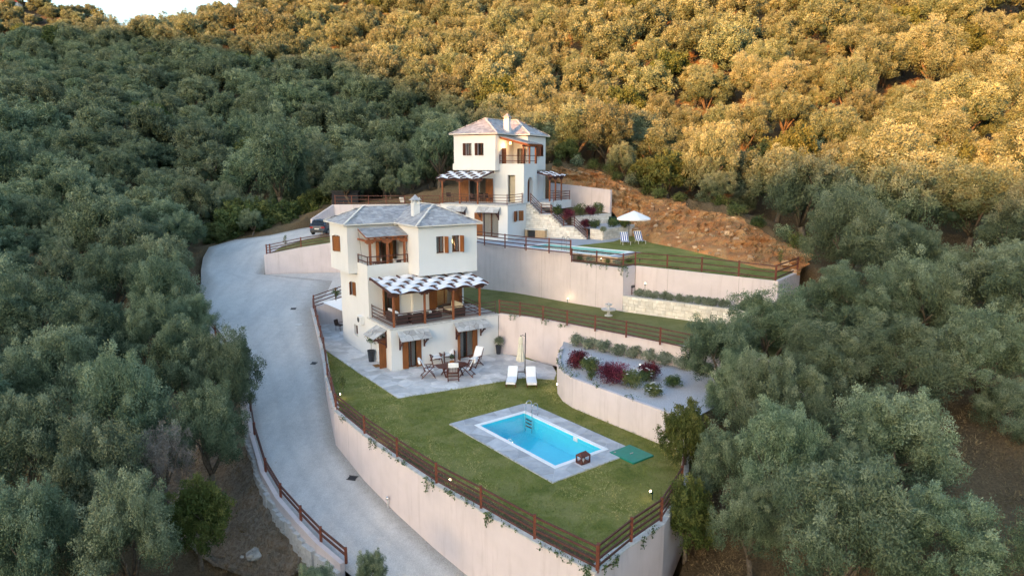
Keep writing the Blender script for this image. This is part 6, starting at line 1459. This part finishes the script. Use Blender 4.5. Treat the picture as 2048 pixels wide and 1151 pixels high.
def make_variants():
    # near: fine leaves; mid; far.  All crowns about radius 1 -> real size from object scale around the listed metres
    for kind, n, lobes, sub, per, size in (('near',5,15,21,210,.105),('mid',7,15,16,120,.145),('far',7,13,12,80,.205)):
        VAR[kind] = []
        for i in range(n):
            sd = 300+i*7+len(kind)*50; Rr, Hc, z0 = 3.0, 4.7, 1.25
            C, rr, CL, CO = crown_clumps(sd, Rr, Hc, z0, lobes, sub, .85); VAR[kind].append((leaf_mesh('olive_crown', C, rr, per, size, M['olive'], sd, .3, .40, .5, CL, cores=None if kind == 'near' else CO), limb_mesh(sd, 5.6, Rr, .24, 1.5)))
    VAR['broad'] = []
    for i in range(3):
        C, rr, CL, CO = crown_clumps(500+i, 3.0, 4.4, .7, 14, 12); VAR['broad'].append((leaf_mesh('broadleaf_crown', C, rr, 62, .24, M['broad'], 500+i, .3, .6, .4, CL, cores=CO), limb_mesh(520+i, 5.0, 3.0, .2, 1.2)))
    C, rr, CL, CO = crown_clumps(540, 3.0, 4.6, .5, 16, 14); VAR['yellow'] = [(leaf_mesh('yellow_crown', C, rr, 110, .17, M['broad_y'], 540, .3, .6, .4, CL), limb_mesh(541, 5.0, 3.0, .2, 1.2))]
    C, rr, CL, CO = crown_clumps(550, 3.0, 4.0, 1.2, 12, 10); VAR['dry'] = [(leaf_mesh('dry_crown', C, rr, 40, .26, M['dryleaf'], 550, .3, .12, .3, CL), limb_mesh(551, 5.6, 3.0, .24, 1.3))]
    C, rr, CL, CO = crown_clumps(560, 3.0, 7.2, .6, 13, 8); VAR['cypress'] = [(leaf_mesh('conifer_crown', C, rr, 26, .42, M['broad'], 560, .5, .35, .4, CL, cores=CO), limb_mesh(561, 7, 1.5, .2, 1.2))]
make_variants()
TREES = []
NAMES = {'olive':'olive_tree','broad':'broadleaf_tree','yellow':'evergreen_bush','dry':'dry_tree'}
def plant(kind, var, x, y, z, s, rz, label, group, sz=None):
    name = NAMES['olive' if kind in ('near','mid','far') else kind]; t = thing(name, label, 'tree', (x,y,z), rz, group); e_ = .88+.26*((abs(x*7.31+y*3.77)) % 1.0); t.scale = (s*e_, s*(2.02-e_), sz or s)
    c, tr = VAR[kind][var % len(VAR[kind])]; link('crown', c, t); link('trunk', tr, t); TREES.append((x, y, z, s*3.0)); return t
def crown_px(x, y, z, r):
    u, v, d = to_px(x, y, z + r*1.05); return u, v, FPX*r/d
# --- trees one can single out: crown centre in the photo, crown width in pixels, distance
NEAR = [ # px, py, width, Y, kind, label
 (1440,718,205,36,'near','olive tree hiding the right end of the middle lawn fence'),(1545,668,215,38,'near','olive tree in front of the stone planter wall end'),(1690,635,250,38,'near','wide olive tree right of the upper pink wall end'),
 (1840,620,250,38.5,'near','olive tree two crowns right of the upper wall end'),(1985,585,240,40,'near','olive tree at the right picture edge level with the upper lawn'),
 (1520,812,190,30,'near','olive tree just right of the yellow green bushes'),(1650,745,230,32.5,'near','olive tree in the middle of the right hand grove'),(1800,735,240,32,'near','broad olive tree high in the right hand grove'),(1955,720,240,31.5,'near','dark olive crown at the right edge above the bare slope'),
 (1560,925,230,25.5,'near','olive tree with a pinkish dead branch right of the lawn corner'),(1790,905,300,25,'near','large olive tree beside the bare brown slope'),(1690,1085,330,20.5,'near','large olive tree at the bottom edge of the right grove'),(1880,1105,300,20,'near','olive tree in the bottom right corner'),
 (1455,950,170,27,'near','slim olive crown between lawn corner bush and grove'),(1510,1040,170,23.5,'near','low olive tree above the dry grass at bottom right'),
 (1372,862,125,29.5,'yellow','yellow green bush at the end of the curved planter wall'),(1375,1015,140,25.5,'yellow','dark yellow green bush beside the lawn corner light'),
 (1605,830,170,29.5,'near','olive crown in the gap behind the pink branch tree'),(1480,790,150,32,'near','small olive crown at the right end of the gravel planter'),(2030,835,190,28.5,'near','dark olive crown at the right edge above the dry grass'),(1700,960,180,24,'near','olive crown between the two largest trees of the right grove'),
 (455,765,170,38,'near','olive tree leaning over the driveway bend'),(365,745,180,39,'near','olive tree left of the driveway bend tree'),(245,835,220,33.5,'near','olive tree in the middle of the lower left grove'),(110,770,220,38,'near','olive tree at the left edge, mid height'),(55,910,220,30.5,'near','olive tree at the left picture edge, lower part'),
 (195,965,250,28.5,'near','large olive tree low in the left grove'),(325,915,150,30,'dry','grey dry tree without leaves in the left grove'),(255,1085,230,24.5,'near','olive tree at the bottom edge left of the rubble bank'),(392,1030,150,27,'yellow','dark green bush above the rubble bank on the left'),(70,1100,240,24,'near','olive tree in the bottom left corner'),(420,880,180,33,'near','olive tree above the driveway parapet start'),
 (372,472,110,69,'mid','pale olive tree at the upper left turn of the driveway'),(335,610,180,51,'near','olive tree beside the straight of the driveway'),(385,655,110,47,'near','small olive crown touching the driveway parapet'),(225,575,170,55,'near','olive tree left of the driveway straight'),(70,650,210,47,'near','olive tree at the left edge below the red soil patch'),(185,690,180,43,'near','olive tree below the driveway straight on the left'),
 (300,680,150,44,'near','olive tree between the driveway straight and the lower grove'),(632,1192,150,24,'near','olive top at the bottom edge over the driveway'),(745,1152,90,23.5,'near','small olive top at the bottom edge in the driveway'),
 (1425,330,130,72,'mid','olive tree with a bare pale trunk above the rock bank'),(1290,345,90,79,'broad','dark green tree leaning over the rock bank'),(1135,298,75,86,'broad','bright green tree right of the far house'),(480,432,120,82,'broad','dark green tree above the upper turn of the driveway'),(560,330,170,88,'mid','olive tree with a pale leaning trunk above the parking'),(1590,300,110,72,'broad','green tree at the lower edge of the sunlit wood'),
 (470,446,120,80,'broad','dark green bush at the outer edge of the upper driveway turn'),(525,442,120,82,'broad','dark green bush above the middle of the upper driveway'),(572,436,110,84,'broad','dark green bush left of the parked car'),(612,425,90,86,'yellow','dense bush directly behind the parked car'),(436,470,80,77,'broad','small dark bush where the driveway starts to turn'),
 (720,350,120,94,'mid','olive tree with thick pale trunk behind the orange fence'),(640,400,90,90,'broad','dark tree in shade behind the parked car')]
for i, (px, py, w, Y, kind, lab) in enumerate(NEAR):
    p = on_y(px, py, Y); d = Y*_c - (p.z-CAM_H)*_s; r = w*d/FPX/2*.82; s = r/3.0; zc = (1.25+4.7*.47)*s
    base = p.z - zc; g = terr1(p.x, p.y); sz = s
    if g < base: sz = s*min(1.45, (p.z-g)/zc); base = p.z - (1.25+4.7*.47)*sz
    plant(kind, i, p.x, p.y, min(base, g) if base-g < .6 else base, s, i*1.9, lab, None, sz)
# --- the wood: scattered over the hillside wherever the photo shows tree cover
KEEP = [(395,640),(398,600),(425,484),(520,464),(606,448),(622,430),(664,384),(878,388),(890,262),(975,226),(1105,262),(1120,322),(1200,326),(1300,372),(1420,392),(1500,420),(1600,505),(1612,570),(1545,640),(1400,690),(1345,740),(1350,960),(1330,1060),(1350,1160),(560,1160),(440,1120),(400,1050),(470,900),(505,850),(520,790),(450,700),(405,655)]
def scatter():
    rng = random.Random(12); out = []; cell = {}
    def ok(x, y, dmin):
        k = (int(x//5), int(y//5))
        for i in range(-1,2):
            for j in range(-1,2):
                for (a, b, m) in cell.get((k[0]+i,k[1]+j), ()):
                    if (a-x)**2+(b-y)**2 < (.5*(dmin+m))**2: return False
        return True
    for (x, y, z, r) in TREES: cell.setdefault((int(x//5), int(y//5)), []).append((x, y, min(r*1.5, 4.2)))
    cand = []
    for n in range(46000):
        y = 18+235*rng.random(); x = rng.uniform(-.90,.90)*(y+14); cand.append((x, y))
    zz = terr(np.array([c[0] for c in cand]), np.array([c[1] for c in cand]))
    for n, ((x, y), z) in enumerate(zip(cand, zz)):
        if z > 110 or z < -13: continue
        r = rng.uniform(2.7,4.6) if n < 24000 else rng.uniform(1.4,2.3); r *= 1.0 if y > 60 else .85; dm = r*(1.42 if y > 60 else 1.75)
        if in_poly(x, y, COMPOUND) or (-42 < x < 30 and 15 < y < 92 and poly_dist(x, y, COMPOUND) < 1.2): continue
        if not ok(x, y, dm): continue
        u, v, w = crown_px(x, y, float(z), r)
        if u < -w or u > 2048+w or v > 1151+w*2 or v < -140: continue
        if y < 68:
            bad = in_poly(u, v, KEEP) or poly_dist(u, v, KEEP) < w*.80
            if bad: continue
        if (u+w*.7 > 1850 and 850-w*.7 < v < 1030+w*.5 and y < 36) or (1330 < u < 1480 and v > 1075) : continue
        if 430 < u < 1345 and v > 985 and y < 40: continue
        if 20 < u < 90 and 470 < v < 540 and y < 75 and rng.random() < .8: continue
        out.append((x, y, float(z), r, u, v)); cell.setdefault((int(x//5), int(y//5)), []).append((x, y, dm))
    return out
WOOD = scatter()
WOOD.sort(key=lambda t: t[1])
nN = len(TREES); lim = 292-nN
WOOD_A, WOOD_B = WOOD[:lim], WOOD[lim:]
rng = random.Random(5)
def lit(x, y, z):                                             # above the edge of the evening shadow?
    sx, sy = math.sin(SUN_AZ), math.cos(SUN_AZ); a_, t_ = sx*x+sy*y, sy*x-sx*y
    return z > np.interp(t_, [p[0] for p in RIDGE], [p[1] for p in RIDGE]) - (a_+620)*math.tan(SUN_EL)
ORD = ('first','second','third','fourth','fifth','sixth','seventh','eighth','ninth','tenth','eleventh','twelfth','thirteenth','fourteenth','fifteenth','sixteenth','seventeenth','eighteenth','nineteenth','twentieth','twenty-first','twenty-second','twenty-third','twenty-fourth','twenty-fifth','twenty-sixth','twenty-seventh','twenty-eighth','twenty-ninth','thirtieth')
def wood_place(u, v):
    return (['in the topmost wood','in the upper wood','in the wood','above the far roof','beside the far house','level with the front roof','level with the pools','in the lower grove','at the bottom edge'][min(8, max(0, int(v//128)))],
            ['far left','left','inner left','left of centre','right of centre','inner right','right','far right'][min(7, max(0, int(u//256)))])
rows = []
for i, (x, y, z, r, u, v) in enumerate(WOOD_A):
    kind = 'near' if y < 50 else ('mid' if y < 125 else 'far'); q = rng.random()
    if y > 60 and q < .05: kind = 'broad'
    
    look = {'broad':'dark green broadleaf tree','dry':'grey half bare tree'}.get(kind) or ('sunlit golden olive tree' if lit(x, y, z+r) else 'shaded grey green olive tree')
    rows.append([i, x, y, z, r, u, kind, look, wood_place(u, v)])
by = {}
for q in sorted(rows, key=lambda q: q[5]): by.setdefault((q[7], q[8]), []).append(q[0])
for (i, x, y, z, r, u, kind, look, pl) in rows:
    k = by[(look, pl)]; lab = '%s %s, %s' % (look, pl[0], pl[1])
    if len(k) > 1: lab += ', %s from left' % ORD[min(29, k.index(i))]
    plant(kind, i, x, y, z-.15, r/3.0*.95, rng.uniform(0,6.28), lab, 'olive wood around the houses', r/3.0*rng.uniform(.85,1.12))
# the rest of the wood, too many to single out: one object of placed instances
def build_forest(name, pts, kinds, label):
    src = bpy.data.collections.new(name+'_sources')
    for k in kinds:
        for (c, tr) in VAR[k]:
            o = bpy.data.objects.new('crown_source', c); src.objects.link(o)
    me = bpy.data.meshes.new(name); me.from_pydata([p[:3] for p in pts], [], [])
    a = me.attributes.new('tree_scale','FLOAT','POINT'); a.data.foreach_set('value', [p[3] for p in pts]); a = me.attributes.new('tree_turn','FLOAT_VECTOR','POINT'); a.data.foreach_set('vector', [v for p in pts for v in (0,0,p[4])])
    a = me.attributes.new('tree_kind','INT','POINT'); a.data.foreach_set('value', [p[5] for p in pts])
    o = link(name, me); ng = bpy.data.node_groups.new(name+'_nodes','GeometryNodeTree'); ng.interface.new_socket('Geometry', in_out='INPUT', socket_type='NodeSocketGeometry'); ng.interface.new_socket('Geometry', in_out='OUTPUT', socket_type='NodeSocketGeometry')
    gi, go = ng.nodes.new('NodeGroupInput'), ng.nodes.new('NodeGroupOutput'); ci = ng.nodes.new('GeometryNodeCollectionInfo'); ci.inputs[0].default_value = src; ci.inputs[1].default_value = True; ci.inputs[2].default_value = True
    ip = ng.nodes.new('GeometryNodeInstanceOnPoints'); ip.inputs['Pick Instance'].default_value = True
    def na(nm, ty): n = ng.nodes.new('GeometryNodeInputNamedAttribute'); n.data_type = ty; n.inputs[0].default_value = nm; return n.outputs[0]
    ng.links.new(gi.outputs[0], ip.inputs['Points']); ng.links.new(ci.outputs[0], ip.inputs['Instance']); ng.links.new(na('tree_kind','INT'), ip.inputs['Instance Index']); ng.links.new(na('tree_turn','FLOAT_VECTOR'), ip.inputs['Rotation']); ng.links.new(na('tree_scale','FLOAT'), ip.inputs['Scale']); ng.links.new(ip.outputs[0], go.inputs[0])
    md = o.modifiers.new('wood','NODES'); md.node_group = ng; stuff(o); o['label'] = label; o['category'] = 'wood'; return o
nv = len(VAR['far']); fp = []
for i, (x, y, z, r, u, v) in enumerate(WOOD_B): fp.append((x, y, z-.2, r/3.0*1.05, rng.uniform(0,6.28), rng.randrange(nv) if rng.random() > .03 else nv + rng.randrange(3)))
if fp: build_forest('hillside_wood', fp, ('far','broad'), 'dense olive wood covering the upper hillside')
print('TREES', nN, len(WOOD_A), len(WOOD_B))
# undergrowth between the trunks, dry grass and scrub
def undergrowth():
    rng = random.Random(21); C = []; Rr = []
    n = 0
    while n < 5200:
        y = 17+(28 if n < 3000 else 105)*rng.random(); x = rng.uniform(-.85,.85)*(y+8)
        if in_poly(x, y, COMPOUND): continue
        u, v, d = to_px(x, y, 0)
        n += 1; C.append((x, y)); 
    z = terr(np.array([c[0] for c in C]), np.array([c[1] for c in C])); C3 = [(c[0], c[1], zz+.12) for c, zz in zip(C, z)]
    me = leaf_mesh('scrub', C3, np.random.RandomState(3).uniform(.18,.5,len(C3)), 34, .15, leaf_mat('scrub_leaves', (.09,.07,.035), (.20,.145,.07), (.36,.26,.13), 0, .2), 9, 1.2, .13, .2, sprig=.5); o = link('undergrowth', me); stuff(o); o['label'] = 'dry grass and low scrub between the olive trees'; o['category'] = 'scrub'
undergrowth()
def bank_scrub():
    rng = random.Random(31); C = []; kb = np.linspace(0,1,len(BANK_B))
    for k in range(420):
        t = rng.random(); w = rng.random()**.8; b = [np.interp(t,kb,[p[i] for p in BANK_B]) for i in range(3)]; tp = [np.interp(t,kb,[p[i] for p in BANK_T]) for i in range(3)]
        p = [b[i]+(tp[i]-b[i])*w for i in range(3)]; p[2] = b[2]+(tp[2]-b[2])*w**.8; C.append((p[0],p[1]-.1,p[2]+.05))
    me = leaf_mesh('bank_scrub', C, np.random.RandomState(4).uniform(.15,.5,len(C)), 24, .17, leaf_mat('bank_grass', (.09,.075,.03), (.17,.125,.055), (.26,.19,.09), 0, .2), 10, .8, .2, .2); o = link('bank_scrub', me); stuff(o); o['label'] = 'dry grass tufts on the orange rock bank'; o['category'] = 'scrub'
bank_scrub()
def bank_rubble():
    rng = random.Random(77); m = MB(); kb = np.linspace(0,1,len(BANK_B))
    for k in range(170):
        t = rng.random(); w = rng.random()**1.3*.9; b = [np.interp(t,kb,[p[i] for p in BANK_B]) for i in range(3)]; tp = [np.interp(t,kb,[p[i] for p in BANK_T]) for i in range(3)]
        p = Vector([b[i]+(tp[i]-b[i])*w for i in range(3)]); p.z = b[2]+(tp[2]-b[2])*w**.8+.05; p.y -= .15; r = rng.uniform(.05,.20)*(1.0 if rng.random() < .85 else 1.9)
        M3 = Matrix.Rotation(rng.uniform(0,6.28),3,'Z') @ Matrix.Rotation(rng.uniform(-.6,.6),3,'X')
        v = [p + M3 @ Vector((sx*r*rng.uniform(.6,1.3), sy*r*rng.uniform(.4,.8), sz*r*rng.uniform(.35,.7))) for sz in (-1,1) for sx, sy in ((-1,-1),(1,-1),(1,1),(-1,1))]; m.hexa(v)
    o = stuff(m.build('bank_rubble', simple('bank_stone', (.58,.42,.27), (.40,.23,.12), 2.5, .95, .1, .6, 12, rnd=.35))); o['label'] = 'loose stones on the orange rock bank'; o['category'] = 'rubble'
bank_rubble()
# shrubs along the top of the cut
for i in range(15):
    f = (i+.5)/15*(len(BANK_T)-1); k = int(f); p = BANK_T[k].lerp(BANK_T[min(k+1, len(BANK_T)-1)], f-k); sd = 900+i
    bush('scrub_bush', 'green scrub bush on the lip of the rock bank, %s from the far house' % ORD[i], 'shrub', (p.x+((i*37) % 7-3)*.12, p.y-.2-((i*53) % 5)*.18, p.z-.35), .8+.12*(i % 4), 1.1+.2*((i*3) % 4), ('broad','olive','broad_y','shrub')[i % 4], sd, .16, 20, 60, 'scrub along the rock bank')
# rocks on the rubble bank by the driveway and at the rock cut
def rock(label, x, y, z, r, seed, mat='rock_pale'):
    rng = random.Random(seed); m = MB(); m.sphere((0,0,0),1,1,.8,9,7); m.v = [(a*(1+rng.uniform(-.22,.22)),b*(1+rng.uniform(-.22,.22)),c*(1+rng.uniform(-.2,.2))) for a,b,c in m.v]
    bm = bmesh.new(); bm2 = m.mesh('rock', M[mat]); o = link('rock', bm2); o.location = (x,y,z); o.scale = (r*rng.uniform(.8,1.3), r*rng.uniform(.7,1.1), r*rng.uniform(.5,.8)); o.rotation_euler = (0,0,rng.uniform(0,6)); bm.free(); tag(o, label, 'rock')
for i, (px, py, Y, r, lab) in enumerate(((508,1022,30.3,.5,'large white boulder on the slope below the driveway parapet'),(575,1138,26.2,.36,'pale boulder at the bottom edge beside the olive top'),(482,1030,30.5,.22,'small pale rock left of the large white boulder'),(535,1090,28.2,.24,'brown rock half way down the rubble slope'),(455,1110,28,.2,'small rock low on the rubble slope'),(500,1075,29,.18,'little grey rock in the middle of the rubble slope'))):
    p = on_y(px, py, Y); rock(lab, p.x, p.y, terr1(p.x,p.y)+.1, r, 600+i)
# ================================================================== far hill with houses beyond the wood
def far_hill():
    xs = np.linspace(-640,-150,60); ys = np.linspace(430,900,40); X, Y = np.meshgrid(xs, ys)
    def hz(x, y):
        u = 1024+FPX*x/y*.97; top = np.interp(u, [-300,0,60,120,175,215,300,420], [26,14,10,22,30,38,70,140]); zr = CAM_H+720*math.tan(PITCH*0+ (326-0)/FPX*0) if False else None
        ridge = CAM_H + 640*(326-top)/FPX*1.0; t = np.clip((y-430)/210, 0, 1); return 10+(ridge-10)*t**.9 - np.clip(y-650,0,300)*.35
    Z = hz(X, Y); v = np.stack([X.ravel(),Y.ravel(),Z.ravel()],1); nx = len(xs); f = [(i*nx+j,i*nx+j+1,(i+1)*nx+j+1,(i+1)*nx+j) for i in range(len(ys)-1) for j in range(nx-1)]
    me = bpy.data.meshes.new('far_hill'); me.from_pydata(v.tolist(),[],f); m, nt, out = new_mat('far_hill_cover'); p = pos(nt)
    col = ramp(nt, noise(nt,.03,6,.7,p,.5), [(.3,(.055,.052,.042)),(.5,(.095,.078,.060)),(.7,(.14,.115,.09))]); princ(nt,out,col,.95,.1); me.materials.append(m); struct(link('far_hill', me))
    rng = random.Random(9); pts = []
    for k in range(1500):
        x, y = rng.uniform(-560,-330), rng.uniform(440,632); z = float(hz(np.array(x),np.array(y))); pts.append((x,y,z-.3,rng.uniform(.5,1.5) if rng.random() < .8 else rng.uniform(1.5,2.2),rng.uniform(0,6.28),rng.randrange(nv+1)))
    build_forest('far_hill_wood', pts, ('far','cypress'), 'scattered trees on the distant hill at top left')
    for (px, Y, w, d, h, lab) in ((22,615,13,9,7,'distant white house with red roof at the far left on the hill'),(93,560,13,9,5.5,'distant white house with red roof in the middle of the hill'),(182,600,9,7,5,'distant pale house half hidden at the right of the hill')):
        r = ray(px, 0); x = r[0]/r[1]*Y; z = float(hz(np.array(x),np.array(Y*1.0)))-1.0; t = thing('hill_house', lab, 'house', (x,Y,z), .25); m = MB(); m.box(-w/2,w/2,-d/2,d/2,0,h); m.build('wall', M['white'], t)
        q = MB(); e = .5; q.add([(-w/2-e,-d/2-e,h),(w/2+e,-d/2-e,h),(w/2+e,d/2+e,h),(-w/2-e,d/2+e,h),(-w/2+3,0,h+2.2),(w/2-3,0,h+2.2)],[(0,1,5,4),(1,2,5),(2,3,4,5),(3,0,4),(3,2,1,0)]); q.build('roof', M['roof_red'], t)
        for k in (-.28,0,.28): MB().box(k*w-.6,k*w+.6,-d/2-.03,-d/2-.005,1.5,3.2).build('window', M['carglass'], t)
far_hill()
